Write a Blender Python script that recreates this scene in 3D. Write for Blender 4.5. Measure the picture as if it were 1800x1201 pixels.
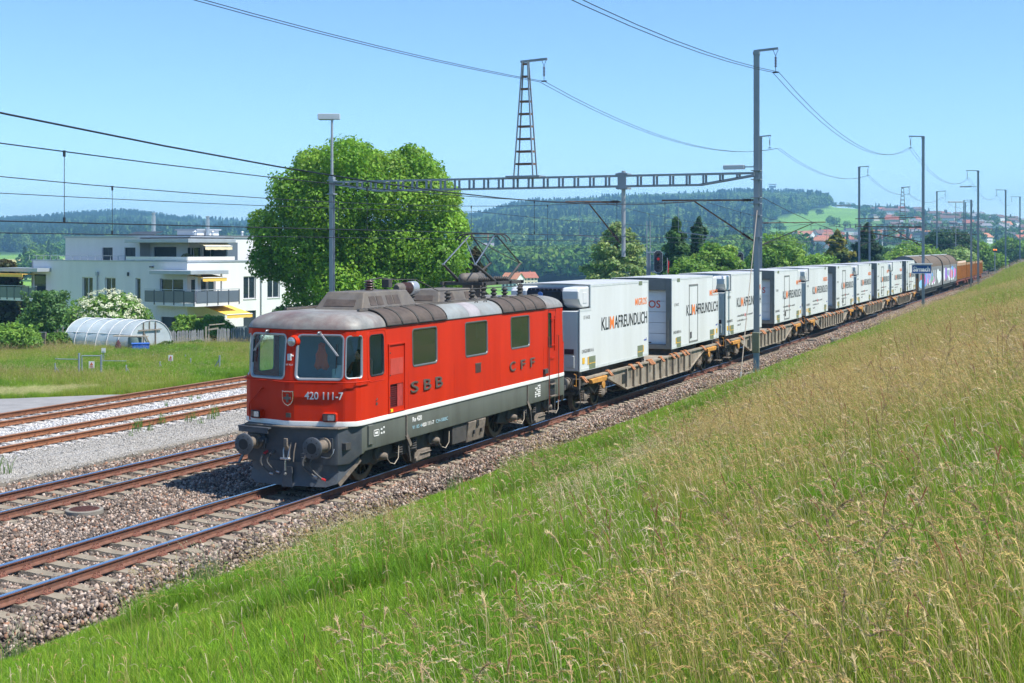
import bpy, bmesh, math, random
import numpy as np
from mathutils import Vector, Matrix, Euler, noise as mnoise

for _o in list(bpy.data.objects):
    bpy.data.objects.remove(_o)
scene = bpy.context.scene
COL = scene.collection
R = math.radians
rng = random.Random(7)
nrg = np.random.default_rng(7)

# ------------------------------------------------------------------ camera
# world: X across the line (+X towards the camera side), Y along the main track, Z=0 top of rail
THETA = math.atan(1000 / 2400)
CAM = Vector((16.3, 0.0, 5.42))
cam_data = bpy.data.cameras.new('camera')
cam = bpy.data.objects.new('camera', cam_data)
COL.objects.link(cam)
cam.location = CAM
cam.rotation_euler = (R(90), 0, THETA)
cam_data.sensor_width = 36
cam_data.lens = 48
cam_data.shift_y = -164.5 / 1800
cam_data.clip_start = 0.1
cam_data.clip_end = 20000
scene.camera = cam

# ------------------------------------------------------------------ sky and sun
SUN = Vector((2.35, 0.0, 3.7)).normalized()
world = bpy.data.worlds.new('World')
scene.world = world
world.use_nodes = True
wn = world.node_tree
bg = wn.nodes['Background']
sky = wn.nodes.new('ShaderNodeTexSky')
sky.sky_type = 'NISHITA'
sky.sun_disc = False
sky.sun_elevation = math.asin(SUN.z)
sky.sun_rotation = math.atan2(SUN.x, SUN.y)
sky.altitude = 500
sky.air_density = 0.85
sky.dust_density = 0.0
sky.ozone_density = 8.0
grade = wn.nodes.new('ShaderNodeMix'); grade.data_type = 'RGBA'; grade.blend_type = 'MULTIPLY'; grade.inputs[0].default_value = 1
grade.inputs[7].default_value = (1.04, 1.06, 1.04, 1)
wn.links.new(sky.outputs[0], grade.inputs[6])
wn.links.new(grade.outputs[2], bg.inputs[0])
bg.inputs[1].default_value = 0.132
sun_data = bpy.data.lights.new('sun', 'SUN')
sun_data.energy = 4.6
sun_data.angle = R(0.53)
sun_data.color = (1.0, 0.955, 0.88)
sun = bpy.data.objects.new('sun', sun_data)
COL.objects.link(sun)
sun.rotation_euler = SUN.to_track_quat('Z', 'Y').to_euler()
sun.location = (60, -20, 90)
vs = scene.view_settings
vs.view_transform = 'Standard'
vs.look = 'None'
vs.exposure = 0.66
vs.gamma = 1.0
scene.render.engine = 'CYCLES'
scene.render.film_transparent = False
cy = scene.cycles
cy.max_bounces = 5; cy.diffuse_bounces = 2; cy.glossy_bounces = 2; cy.transmission_bounces = 3
cy.volume_bounces = 0; cy.transparent_max_bounces = 8
cy.use_adaptive_sampling = True; cy.adaptive_threshold = 0.02
cy.use_denoising = True

CT, ST = math.cos(THETA), math.sin(THETA)
def cam_pt(lat, D, z=0.0):
    """point at lateral offset lat and depth D in the camera-aligned ground frame"""
    return Vector((CAM.x + lat * CT - D * ST, CAM.y + lat * ST + D * CT, z))
def at(x, D, z=0.0):
    return cam_pt((x - 900) / 2400 * D, D, z)
def cam_frame(X, Y):
    dx, dy = X - CAM.x, Y - CAM.y
    return dx * CT + dy * ST, -dx * ST + dy * CT

# ------------------------------------------------------------------ helpers
def tag(o, label=None, cat=None, group=None, kind=None):
    if label: o['label'] = label
    if cat: o['category'] = cat
    if group: o['group'] = group
    if kind: o['kind'] = kind
    return o
def empty(name, loc=(0, 0, 0), rz=0.0, parent=None):
    o = bpy.data.objects.new(name, None)
    COL.objects.link(o)
    o.location = loc
    o.rotation_euler = (0, 0, rz)
    o.empty_display_size = 0.3
    if parent: o.parent = parent
    return o
def thing(name, label, cat, loc=(0, 0, 0), rz=0.0, group=None):
    return tag(empty(name, loc, rz), label, cat, group)
def put(name, mesh, parent=None, loc=(0, 0, 0), rot=(0, 0, 0), scale=(1, 1, 1)):
    o = bpy.data.objects.new(name, mesh)
    COL.objects.link(o)
    o.location = loc; o.rotation_euler = rot; o.scale = scale
    if parent: o.parent = parent
    return o
def children_of(o):
    return [c for c in bpy.data.objects if c.parent == o]
def copy_tree(o, kids, parent=None):
    c = o.copy(); COL.objects.link(c); c.parent = parent
    for ch in kids.get(o.name, []):
        copy_tree(ch, kids, c)
    return c
def kid_map():
    d = {}
    for o in bpy.data.objects:
        if o.parent: d.setdefault(o.parent.name, []).append(o)
    return d

class MB:
    def __init__(s):
        s.v = []; s.f = []; s.m = []
    def add(s, verts, faces, mi=0):
        n = len(s.v)
        s.v.extend([tuple(p) for p in verts])
        s.f.extend([tuple(i + n for i in f) for f in faces])
        s.m.extend([mi] * len(faces))
        return s
    def box(s, x0, x1, y0, y1, z0, z1, mi=0):
        v = [(x0, y0, z0), (x1, y0, z0), (x1, y1, z0), (x0, y1, z0), (x0, y0, z1), (x1, y0, z1), (x1, y1, z1), (x0, y1, z1)]
        return s.add(v, [(0, 3, 2, 1), (4, 5, 6, 7), (0, 1, 5, 4), (1, 2, 6, 5), (2, 3, 7, 6), (3, 0, 4, 7)], mi)
    def obox(s, c, size, rot=(0, 0, 0), mi=0):
        m = Euler(rot).to_matrix(); c = Vector(c); hx, hy, hz = size[0] / 2, size[1] / 2, size[2] / 2
        v = [c + m @ Vector(p) for p in [(-hx, -hy, -hz), (hx, -hy, -hz), (hx, hy, -hz), (-hx, hy, -hz), (-hx, -hy, hz), (hx, -hy, hz), (hx, hy, hz), (-hx, hy, hz)]]
        return s.add(v, [(0, 3, 2, 1), (4, 5, 6, 7), (0, 1, 5, 4), (1, 2, 6, 5), (2, 3, 7, 6), (3, 0, 4, 7)], mi)
    def bar(s, p0, p1, w, h, mi=0, up=(0, 0, 1)):
        p0, p1 = Vector(p0), Vector(p1); d = (p1 - p0)
        if d.length < 1e-6: return s
        d.normalize(); u = Vector(up)
        if abs(d.dot(u)) > .98: u = Vector((0, 1, 0))
        a = d.cross(u).normalized(); b = a.cross(d).normalized()
        v = []
        for p in (p0, p1):
            for i, j in ((-1, -1), (1, -1), (1, 1), (-1, 1)):
                v.append(p + a * (w / 2 * i) + b * (h / 2 * j))
        return s.add(v, [(0, 1, 2, 3), (7, 6, 5, 4), (0, 4, 5, 1), (1, 5, 6, 2), (2, 6, 7, 3), (3, 7, 4, 0)], mi)
    def cyl(s, p0, p1, r0, r1=None, n=12, mi=0, caps=True):
        if r1 is None: r1 = r0
        return s.tube([p0, p1], [r0, r1], n, mi, caps)
    def tube(s, pts, r, n=6, mi=0, caps=True):
        pts = [Vector(p) for p in pts]
        rs = r if isinstance(r, (list, tuple)) else [r] * len(pts)
        v = []; f = []; a = None
        for i, p in enumerate(pts):
            d = (pts[min(i + 1, len(pts) - 1)] - pts[max(i - 1, 0)])
            if d.length < 1e-9: d = Vector((0, 0, 1))
            d.normalize()
            if a is None:
                u = Vector((0, 0, 1)) if abs(d.z) < .9 else Vector((1, 0, 0))
                a = d.cross(u).normalized()
            else:
                a = (a - d * a.dot(d)).normalized()
            b = d.cross(a)
            for k in range(n):
                t = 2 * math.pi * k / n
                v.append(p + (a * math.cos(t) + b * math.sin(t)) * rs[i])
        for i in range(len(pts) - 1):
            for k in range(n):
                k2 = (k + 1) % n
                f.append((i * n + k, i * n + k2, (i + 1) * n + k2, (i + 1) * n + k))
        if caps:
            f.append(tuple(range(n - 1, -1, -1)))
            f.append(tuple((len(pts) - 1) * n + k for k in range(n)))
        return s.add(v, f, mi)
    def lathe(s, prof, org, axis, n=20, mi=0, caps=True):
        """prof: (h, r) along axis from org"""
        d = Vector(axis).normalized(); o = Vector(org)
        u = Vector((0, 0, 1)) if abs(d.z) < .9 else Vector((1, 0, 0))
        a = d.cross(u).normalized(); b = d.cross(a)
        v = []; f = []
        for h, r in prof:
            for k in range(n):
                t = 2 * math.pi * k / n
                v.append(o + d * h + (a * math.cos(t) + b * math.sin(t)) * r)
        for i in range(len(prof) - 1):
            for k in range(n):
                k2 = (k + 1) % n
                f.append((i * n + k, i * n + k2, (i + 1) * n + k2, (i + 1) * n + k))
        if caps:
            f.append(tuple(range(n - 1, -1, -1)))
            f.append(tuple((len(prof) - 1) * n + k for k in range(n)))
        return s.add(v, f, mi)
    def prism(s, poly, axis, a, b, mi=0):
        n = len(poly)
        def P(p, t):
            if axis == 'x': return (t, p[0], p[1])
            if axis == 'y': return (p[0], t, p[1])
            return (p[0], p[1], t)
        v = [P(p, a) for p in poly] + [P(p, b) for p in poly]
        f = [tuple(range(n - 1, -1, -1)), tuple(range(n, 2 * n))]
        for i in range(n):
            j = (i + 1) % n
            f.append((i, j, n + j, n + i))
        return s.add(v, f, mi)
    def grid(s, rows, mi=0, closed=False):
        nr, nc = len(rows), len(rows[0])
        v = [p for r in rows for p in r]; f = []
        for i in range(nr - 1):
            for j in range(nc if closed else nc - 1):
                j2 = (j + 1) % nc
                f.append((i * nc + j, i * nc + j2, (i + 1) * nc + j2, (i + 1) * nc + j))
        return s.add(v, f, mi)
    def mesh(s, name, mats, smooth=None, fix=True):
        me = bpy.data.meshes.new(name)
        me.from_pydata(s.v, [], s.f)
        for m in (mats if isinstance(mats, (list, tuple)) else [mats]):
            me.materials.append(m)
        if any(s.m): me.polygons.foreach_set('material_index', s.m)
        if fix:
            bm = bmesh.new(); bm.from_mesh(me)
            bmesh.ops.recalc_face_normals(bm, faces=bm.faces)
            bm.to_mesh(me); bm.free()
        if smooth:
            me.polygons.foreach_set('use_smooth', [True] * len(me.polygons))
            me.set_sharp_from_angle(angle=R(smooth))
        me.update()
        return me
    def build(s, name, mats, parent=None, loc=(0, 0, 0), rot=(0, 0, 0), smooth=None, bevel=0.0, seg=1, fix=True):
        o = put(name, s.mesh(name, mats, smooth, fix), parent, loc, rot)
        if bevel:
            b = o.modifiers.new('bevel', 'BEVEL')
            b.width = bevel; b.segments = seg; b.limit_method = 'ANGLE'; b.angle_limit = R(40)
        return o

def np_mesh(name, verts, faces, mats, smooth=False, cols=None, midx=None):
    """fast mesh from numpy verts (n,3) and faces (m,k) of one size; cols per vertex (n,3)"""
    verts = np.asarray(verts, dtype=np.float32); faces = np.asarray(faces, dtype=np.int32)
    me = bpy.data.meshes.new(name)
    me.vertices.add(len(verts)); me.vertices.foreach_set('co', verts.ravel())
    k = faces.shape[1]
    me.loops.add(faces.size); me.loops.foreach_set('vertex_index', faces.ravel())
    me.polygons.add(len(faces))
    me.polygons.foreach_set('loop_start', np.arange(0, faces.size, k, dtype=np.int32))
    me.polygons.foreach_set('loop_total', np.full(len(faces), k, dtype=np.int32))
    for m in (mats if isinstance(mats, (list, tuple)) else [mats]): me.materials.append(m)
    if midx is not None: me.polygons.foreach_set('material_index', np.asarray(midx, dtype=np.int32))
    if smooth: me.polygons.foreach_set('use_smooth', [True] * len(faces))
    me.update(calc_edges=True)
    if cols is not None:
        a = me.color_attributes.new('Col', 'FLOAT_COLOR', 'POINT')
        c = np.ones((len(verts), 4), dtype=np.float32); c[:, :3] = cols
        a.data.foreach_set('color', c.ravel())
    return me

def text_mesh(body, size, mat, width=None, depth=0.002, align='LEFT', bold=0.0):
    cu = bpy.data.curves.new('txt', 'FONT')
    cu.body = body; cu.size = size; cu.extrude = depth; cu.offset = bold
    cu.align_x = align; cu.resolution_u = 3
    o = bpy.data.objects.new('txt', cu); COL.objects.link(o)
    dg = bpy.context.evaluated_depsgraph_get()
    me = bpy.data.meshes.new_from_object(o.evaluated_get(dg))
    bpy.data.objects.remove(o); bpy.data.curves.remove(cu)
    xs = [v.co.x for v in me.vertices]
    if width and xs:
        w = max(xs) - min(xs); x0 = min(xs)
        for v in me.vertices: v.co.x = (v.co.x - x0) * width / w
    me.materials.clear(); me.materials.append(mat)
    return me
SIDE = (R(90), 0, R(90))      # lettering that faces +X and reads along +Y
FACE = (R(90), 0, 0)          # lettering that faces -Y and reads along +X

# ------------------------------------------------------------------ materials
MATS = {}
def mat(name, col, rough=0.6, metal=0.0, var=0.12, vs=2.0, bump=0.0, bs=30.0, spec=0.4, tint=None, streak=False, dirt=None, dirt_amt=0.5, dirt_scale=1.0, coat=0.0, each=False):
    if name in MATS: return MATS[name]
    m = bpy.data.materials.new(name); m.use_nodes = True
    nt = m.node_tree; N = nt.nodes; L = nt.links
    p = N['Principled BSDF']
    p.inputs['Roughness'].default_value = rough
    p.inputs['Metallic'].default_value = metal
    p.inputs['Specular IOR Level'].default_value = spec
    if coat: p.inputs['Coat Weight'].default_value = coat
    tc = N.new('ShaderNodeTexCoord')
    mp = N.new('ShaderNodeMapping')
    L.new(tc.outputs['Object'], mp.inputs[0])
    if streak: mp.inputs['Scale'].default_value = (1, 1, .12)
    if each:                       # every copy wears its own dirt
        oi = N.new('ShaderNodeObjectInfo'); mm = N.new('ShaderNodeMath'); mm.operation = 'MULTIPLY'; mm.inputs[1].default_value = 71.0
        cx = N.new('ShaderNodeCombineXYZ'); L.new(oi.outputs['Random'], mm.inputs[0])
        for k in range(3): L.new(mm.outputs[0], cx.inputs[k])
        L.new(cx.outputs[0], mp.inputs['Location'])
    base = None
    c = (*col, 1)
    if var > 0:
        nz = N.new('ShaderNodeTexNoise'); nz.inputs['Scale'].default_value = vs; nz.inputs['Detail'].default_value = 6
        nz.inputs['Roughness'].default_value = .65
        L.new(mp.outputs[0], nz.inputs['Vector'])
        rp = N.new('ShaderNodeValToRGB')
        rp.color_ramp.elements[0].position = .3; rp.color_ramp.elements[1].position = .7
        t = tint or col
        rp.color_ramp.elements[0].color = (col[0] * (1 - var), col[1] * (1 - var), col[2] * (1 - var), 1)
        rp.color_ramp.elements[1].color = (min(1, t[0] * (1 + var)), min(1, t[1] * (1 + var)), min(1, t[2] * (1 + var)), 1)
        L.new(nz.outputs['Fac'], rp.inputs[0]); base = rp.outputs[0]
    if dirt:
        nz2 = N.new('ShaderNodeTexNoise'); nz2.inputs['Scale'].default_value = dirt_scale; nz2.inputs['Detail'].default_value = 8
        nz2.inputs['Roughness'].default_value = .7
        L.new(mp.outputs[0], nz2.inputs['Vector'])
        mr = N.new('ShaderNodeMapRange'); mr.inputs[1].default_value = .45; mr.inputs[2].default_value = .75
        mr.inputs[4].default_value = dirt_amt
        L.new(nz2.outputs['Fac'], mr.inputs[0])
        mx = N.new('ShaderNodeMix'); mx.data_type = 'RGBA'
        L.new(mr.outputs[0], mx.inputs[0])
        if base: L.new(base, mx.inputs[6])
        else: mx.inputs[6].default_value = c
        mx.inputs[7].default_value = (*dirt, 1)
        base = mx.outputs[2]
    if base: L.new(base, p.inputs['Base Color'])
    else: p.inputs['Base Color'].default_value = c
    if bump > 0:
        nb = N.new('ShaderNodeTexNoise'); nb.inputs['Scale'].default_value = bs; nb.inputs['Detail'].default_value = 4
        L.new(tc.outputs['Object'], nb.inputs['Vector'])
        b = N.new('ShaderNodeBump'); b.inputs['Strength'].default_value = bump; b.inputs['Distance'].default_value = .02
        L.new(nb.outputs['Fac'], b.inputs['Height']); L.new(b.outputs[0], p.inputs['Normal'])
    MATS[name] = m
    return m
def attr_mat(name, rough=0.8, mul=(1, 1, 1), transl=0.0, objvar=0.0, spec=0.2, noise=0.0, nscale=1.0, bump=0.0):
    """colour from the vertex attribute Col, varied per instance; optional leaf translucency"""
    m = bpy.data.materials.new(name); m.use_nodes = True
    nt = m.node_tree; N = nt.nodes; L = nt.links
    p = N['Principled BSDF']; p.inputs['Roughness'].default_value = rough
    p.inputs['Specular IOR Level'].default_value = spec
    at_ = N.new('ShaderNodeAttribute'); at_.attribute_name = 'Col'
    col = at_.outputs['Color']
    mx = N.new('ShaderNodeMix'); mx.data_type = 'RGBA'; mx.blend_type = 'MULTIPLY'; mx.inputs[0].default_value = 1
    L.new(col, mx.inputs[6]); mx.inputs[7].default_value = (*mul, 1); col = mx.outputs[2]
    if objvar:
        oi = N.new('ShaderNodeObjectInfo')
        hs = N.new('ShaderNodeHueSaturation')
        mr = N.new('ShaderNodeMapRange'); mr.inputs[3].default_value = 1 - objvar; mr.inputs[4].default_value = 1 + objvar
        L.new(oi.outputs['Random'], mr.inputs[0]); L.new(mr.outputs[0], hs.inputs['Value'])
        mr2 = N.new('ShaderNodeMapRange'); mr2.inputs[3].default_value = .5 - objvar * .06; mr2.inputs[4].default_value = .5 + objvar * .06
        ma = N.new('ShaderNodeMath'); ma.operation = 'FRACT'; mm = N.new('ShaderNodeMath'); mm.operation = 'MULTIPLY'; mm.inputs[1].default_value = 17.31
        L.new(oi.outputs['Random'], mm.inputs[0]); L.new(mm.outputs[0], ma.inputs[0]); L.new(ma.outputs[0], mr2.inputs[0])
        L.new(mr2.outputs[0], hs.inputs['Hue'])
        L.new(col, hs.inputs['Color']); col = hs.outputs[0]
    if noise:
        tc = N.new('ShaderNodeTexCoord'); nz = N.new('ShaderNodeTexNoise'); nz.inputs['Scale'].default_value = nscale; nz.inputs['Detail'].default_value = 8
        nz.inputs['Roughness'].default_value = .7
        L.new(tc.outputs['Object'], nz.inputs['Vector'])
        mr = N.new('ShaderNodeMapRange'); mr.inputs[1].default_value = .25; mr.inputs[2].default_value = .75
        mr.inputs[3].default_value = 1 - noise; mr.inputs[4].default_value = 1 + noise
        L.new(nz.outputs['Fac'], mr.inputs[0])
        vm = N.new('ShaderNodeVectorMath'); vm.operation = 'SCALE'
        L.new(col, vm.inputs[0]); L.new(mr.outputs[0], vm.inputs['Scale']); col = vm.outputs[0]
        if bump:
            b = N.new('ShaderNodeBump'); b.inputs['Strength'].default_value = bump; b.inputs['Distance'].default_value = .05
            L.new(nz.outputs['Fac'], b.inputs['Height']); L.new(b.outputs[0], p.inputs['Normal'])
    L.new(col, p.inputs['Base Color'])
    if transl:
        out = N['Material Output']; tr = N.new('ShaderNodeBsdfTranslucent'); ms = N.new('ShaderNodeMixShader')
        ms.inputs[0].default_value = transl
        hs2 = N.new('ShaderNodeHueSaturation'); hs2.inputs['Value'].default_value = 1.3; hs2.inputs['Hue'].default_value = .49
        L.new(col, hs2.inputs['Color']); L.new(hs2.outputs[0], tr.inputs[0])
        L.new(p.outputs[0], ms.inputs[1]); L.new(tr.outputs[0], ms.inputs[2]); L.new(ms.outputs[0], out.inputs[0])
    return m
def glass_mat(name, tint=(0.7, 0.8, 0.8), refl=0.12, rough=0.02, opacity=0.0, body=(0.05, 0.07, 0.06)):
    m = bpy.data.materials.new(name); m.use_nodes = True
    nt = m.node_tree; N = nt.nodes; L = nt.links; out = N['Material Output']
    N.remove(N['Principled BSDF'])
    t = N.new('ShaderNodeBsdfTransparent'); t.inputs[0].default_value = (*tint, 1)
    d = N.new('ShaderNodeBsdfDiffuse'); d.inputs[0].default_value = (*body, 1)
    g = N.new('ShaderNodeBsdfGlossy'); g.inputs['Roughness'].default_value = rough
    m1 = N.new('ShaderNodeMixShader'); m1.inputs[0].default_value = opacity
    m2 = N.new('ShaderNodeMixShader')
    fr = N.new('ShaderNodeLayerWeight'); fr.inputs['Blend'].default_value = .25
    mr = N.new('ShaderNodeMapRange'); mr.inputs[3].default_value = refl; mr.inputs[4].default_value = .75
    fr.inputs['Blend'].default_value = .5; pw = N.new('ShaderNodeMath'); pw.operation = 'POWER'; pw.inputs[1].default_value = 4.0
    L.new(fr.outputs['Facing'], pw.inputs[0]); L.new(pw.outputs[0], mr.inputs[0]); L.new(mr.outputs[0], m2.inputs[0])
    L.new(t.outputs[0], m1.inputs[1]); L.new(d.outputs[0], m1.inputs[2])
    L.new(m1.outputs[0], m2.inputs[1]); L.new(g.outputs[0], m2.inputs[2]); L.new(m2.outputs[0], out.inputs[0])
    return m

def scatter(name, pts, rot, scl, idx, protos, label=None, cat=None, parent=None):
    """one object: instances of the prototype meshes on points (geometry nodes)"""
    pts = np.asarray(pts, dtype=np.float32)
    me = bpy.data.meshes.new(name + '_points')
    me.vertices.add(len(pts)); me.vertices.foreach_set('co', pts.ravel())
    a = me.attributes.new('rot', 'FLOAT_VECTOR', 'POINT'); a.data.foreach_set('vector', np.asarray(rot, dtype=np.float32).ravel())
    a = me.attributes.new('scl', 'FLOAT', 'POINT'); a.data.foreach_set('value', np.asarray(scl, dtype=np.float32))
    a = me.attributes.new('idx', 'INT', 'POINT'); a.data.foreach_set('value', np.asarray(idx, dtype=np.int32))
    o = put(name, me, parent)
    pc = bpy.data.collections.new(name + '_prototypes')
    for i, pm in enumerate(protos):
        po = bpy.data.objects.new('%s_%02d' % (name, i), pm); pc.objects.link(po)
    g = bpy.data.node_groups.new(name + '_nodes', 'GeometryNodeTree')
    g.interface.new_socket('Geometry', in_out='INPUT', socket_type='NodeSocketGeometry')
    g.interface.new_socket('Geometry', in_out='OUTPUT', socket_type='NodeSocketGeometry')
    N = g.nodes; L = g.links
    gi = N.new('NodeGroupInput'); go = N.new('NodeGroupOutput')
    ci = N.new('GeometryNodeCollectionInfo'); ci.inputs['Collection'].default_value = pc
    ci.inputs['Separate Children'].default_value = True; ci.inputs['Reset Children'].default_value = True
    ip = N.new('GeometryNodeInstanceOnPoints'); ip.inputs['Pick Instance'].default_value = True
    def na(nm, ty):
        n = N.new('GeometryNodeInputNamedAttribute'); n.data_type = ty; n.inputs['Name'].default_value = nm; return n.outputs[0]
    er = N.new('FunctionNodeEulerToRotation')
    L.new(na('rot', 'FLOAT_VECTOR'), er.inputs[0]); L.new(er.outputs[0], ip.inputs['Rotation'])
    L.new(na('scl', 'FLOAT'), ip.inputs['Scale']); L.new(na('idx', 'INT'), ip.inputs['Instance Index'])
    L.new(gi.outputs[0], ip.inputs['Points']); L.new(ci.outputs[0], ip.inputs['Instance']); L.new(ip.outputs[0], go.inputs[0])
    md = o.modifiers.new('scatter', 'NODES'); md.node_group = g
    tag(o, label, cat, kind='stuff')
    return o

def smooth(t):
    t = np.clip(t, 0, 1); return t * t * (3 - 2 * t)

# ================================================================== TERRAIN
# profile of the land seen along several bearings: depth -> height
_DN = np.array([0, 60, 110, 150, 300, 500, 800, 1100, 1500, 2000, 2500, 3000, 4500, 9000], dtype=float)
_cols = {   # bearing column: elevation (in 1/2400 of depth) at depth 800, 1100, 1500, 2000, 2500
    -900: (470, 455, 440, 425, 420),
    0: (463, 450, 428, 408, 399), 220: (463, 449, 420, 398, 385), 330: (461, 446, 424, 408, 397),
    440: (465, 449, 427, 410, 402), 620: (470, 452, 432, 414, 402), 800: (482, 458, 428, 405, 394),
    950: (484, 455, 410, 378, 366), 1150: (480, 452, 406, 370, 356), 1330: (464, 446, 400, 360, 349),
    1440: (458, 436, 392, 361, 352), 1480: (452, 428, 388, 366, 370), 1560: (447, 422, 390, 371, 376),
    1700: (442, 415, 388, 388, 392), 1850: (442, 424, 402, 402, 406), 2700: (445, 430, 415, 410, 412)}
_ck = sorted(_cols)
_near = {k: ([-.35, -.45, -2.0, -3.0, -8.0, -11.0] if k < 1300 else ([-.35, -.4, -1.2, -1.8, -3.5, -5.0] if k < 1460 else [-.35, -.35, -.6, -1.0, -1.5, -2.0])) for k in _ck}
_tab = []
for k in _ck:
    zs = list(_near[k])
    for y, D in zip(_cols[k], (800, 1100, 1500, 2000, 2500)):
        zs.append(5.42 - (y - 436) * D / 2400)
    zs += [zs[-1] - 14, zs[-1] - 40, zs[-1] - 60]
    _tab.append(zs)
_tab = np.array(_tab); _cka = np.array(_ck, dtype=float)
def far_z(xc, D):
    xc = np.asarray(xc, dtype=float); D = np.asarray(D, dtype=float)
    cols = np.stack([np.interp(D, _DN, _tab[i]) for i in range(len(_ck))], 0)
    j = np.clip(np.searchsorted(_cka, xc) - 1, 0, len(_ck) - 2)
    t = smooth((np.clip(xc, _cka[0], _cka[-1]) - _cka[j]) / (_cka[j + 1] - _cka[j]))
    ii = np.arange(xc.size).reshape(xc.shape)
    c2 = cols.reshape(len(_ck), -1); jj = j.ravel()
    z = c2[jj, ii.ravel()] * (1 - t.ravel()) + c2[jj + 1, ii.ravel()] * t.ravel()
    return z.reshape(xc.shape)
def vnoise(X, Y, s, seed=0):
    """cheap smooth value noise for arrays"""
    x = X / s + seed * 17.3; y = Y / s + seed * 9.1
    xi = np.floor(x).astype(np.int64); yi = np.floor(y).astype(np.int64); fx = x - xi; fy = y - yi
    fx = fx * fx * (3 - 2 * fx); fy = fy * fy * (3 - 2 * fy)
    def h(a, b):
        n = (a * 374761393 + b * 668265263 + seed * 1442695041) & 0x7fffffff
        n = ((n ^ (n >> 13)) * 1274126177) & 0x7fffffff
        return ((n ^ (n >> 16)) & 0xffff) / 65535.0
    return (h(xi, yi) * (1 - fx) + h(xi + 1, yi) * fx) * (1 - fy) + (h(xi, yi + 1) * (1 - fx) + h(xi + 1, yi + 1) * fx) * fy
def bank_z(X, Y):
    """grass bank on the camera side of the line"""
    top = 15.5 + 1.2 * np.sin(Y / 37.0)
    up = np.clip(X - 2.2, 0, None)
    z = -.42 + .284 * up
    z = np.where(X > 17, -.42 + .284 * 14.8 + .06 * (X - 17), z)
    z = z + .10 * (vnoise(X, Y, 2.3, 3) - .5) * np.clip(up / 2, 0, 1) + .5 * (vnoise(X, Y, 9, 5) - .5) * np.clip((up - 1.5) / 5, 0, 1)
    z = z + smooth((Y - 130) / 120) * np.clip((X - 3.5) / 3, 0, 1) * 1.5
    return z
def ground_z(X, Y):
    X = np.asarray(X, dtype=float); Y = np.asarray(Y, dtype=float)
    lat, D = cam_frame(X, Y)
    Ds = np.where(D > 1, D, 1.0)
    xc = np.where(D > 1, 900 + 2400 * lat / Ds, np.where(lat > 0, 2700, -900))
    z = far_z(xc, np.clip(D, 0, 9000))
    # the railway runs level
    line = 1 - smooth((np.abs(X + 8) - 14) / 22)
    line = np.where(Y > 900, 0, line)
    z = z * (1 - line) + (-.55) * line
    near_field = (X < -17.6) & (D < 80)
    z = np.where(near_field, -.33 + .12 * (vnoise(X, Y, 6, 8) - .5), z)
    wf = smooth((X + 40) / 4) * (X < -17.6) * (D < 100)
    rise = smooth((X - 2.0) / .2)
    zb = bank_z(X, Y)
    bank = (X > 1.9) & (D < 900)
    blend = smooth((D - 500) / 300)
    z = np.where(bank, zb * (1 - blend) + z * blend, z)
    return z

# ---- what grows where, by bearing column and depth (real zones of the landscape)
def zone(xc, D):
    """0 meadow, 1 forest, 2 town, 3 dry field, 4 pale field"""
    z = np.zeros(np.shape(xc), dtype=int)
    wob = 40 * np.sin(xc / 31.0) + 30 * np.sin(xc / 11.0 + 2)
    left = xc < 800
    z = np.where(left & (D > 1180 + wob) & (D < 2900), 1, z)
    z = np.where(left & (D > 880) & (D < 1000 + wob * .5) & (xc < 130), 3, z)
    z = np.where(left & (D > 640) & (D < 760) & (xc < 90 + wob), 4, z)
    z = np.where((xc > 185 + wob * .2) & (xc < 345 + wob * .3) & (D > 1700) & (D < 2050 + wob), 0, z)
    z = np.where((xc > 290) & (xc < 330) & (D > 1720) & (D < 1900), 3, z)
    z = np.where((xc > 340) & (xc < 470) & (D > 1750) & (D < 2450), 0, z)
    z = np.where((xc > 350) & (xc < 470) & (D > 2150) & (D < 2420), 3, z)
    mid = (xc >= 800) & (xc < 1345)
    z = np.where(mid & (D > 640 + wob * .5) & (D < 2900), 1, z)
    z = np.where((xc >= 800) & (xc < 985) & (D > 960) & (D < 1120), 0, z)
    r1 = (xc >= 1345) & (xc < 1452 + wob * .25)
    z = np.where(r1 & (D > 1560 + (xc - 1345) * 3 + wob) & (D < 2900), 1, z)
    z = np.where((xc >= 1310) & (xc < 1530) & (D > 840) & (D < 1210 + wob * .4), 2, z)
    z = np.where((xc >= 1515 + wob * .1) & (D > 850) & (D < 2300), 2, z)
    z = np.where((xc >= 1530) & (xc < 1600) & (D > 1250) & (D < 1500) & (np.sin(xc / 9.0) > .2), 0, z)
    return z

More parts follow.
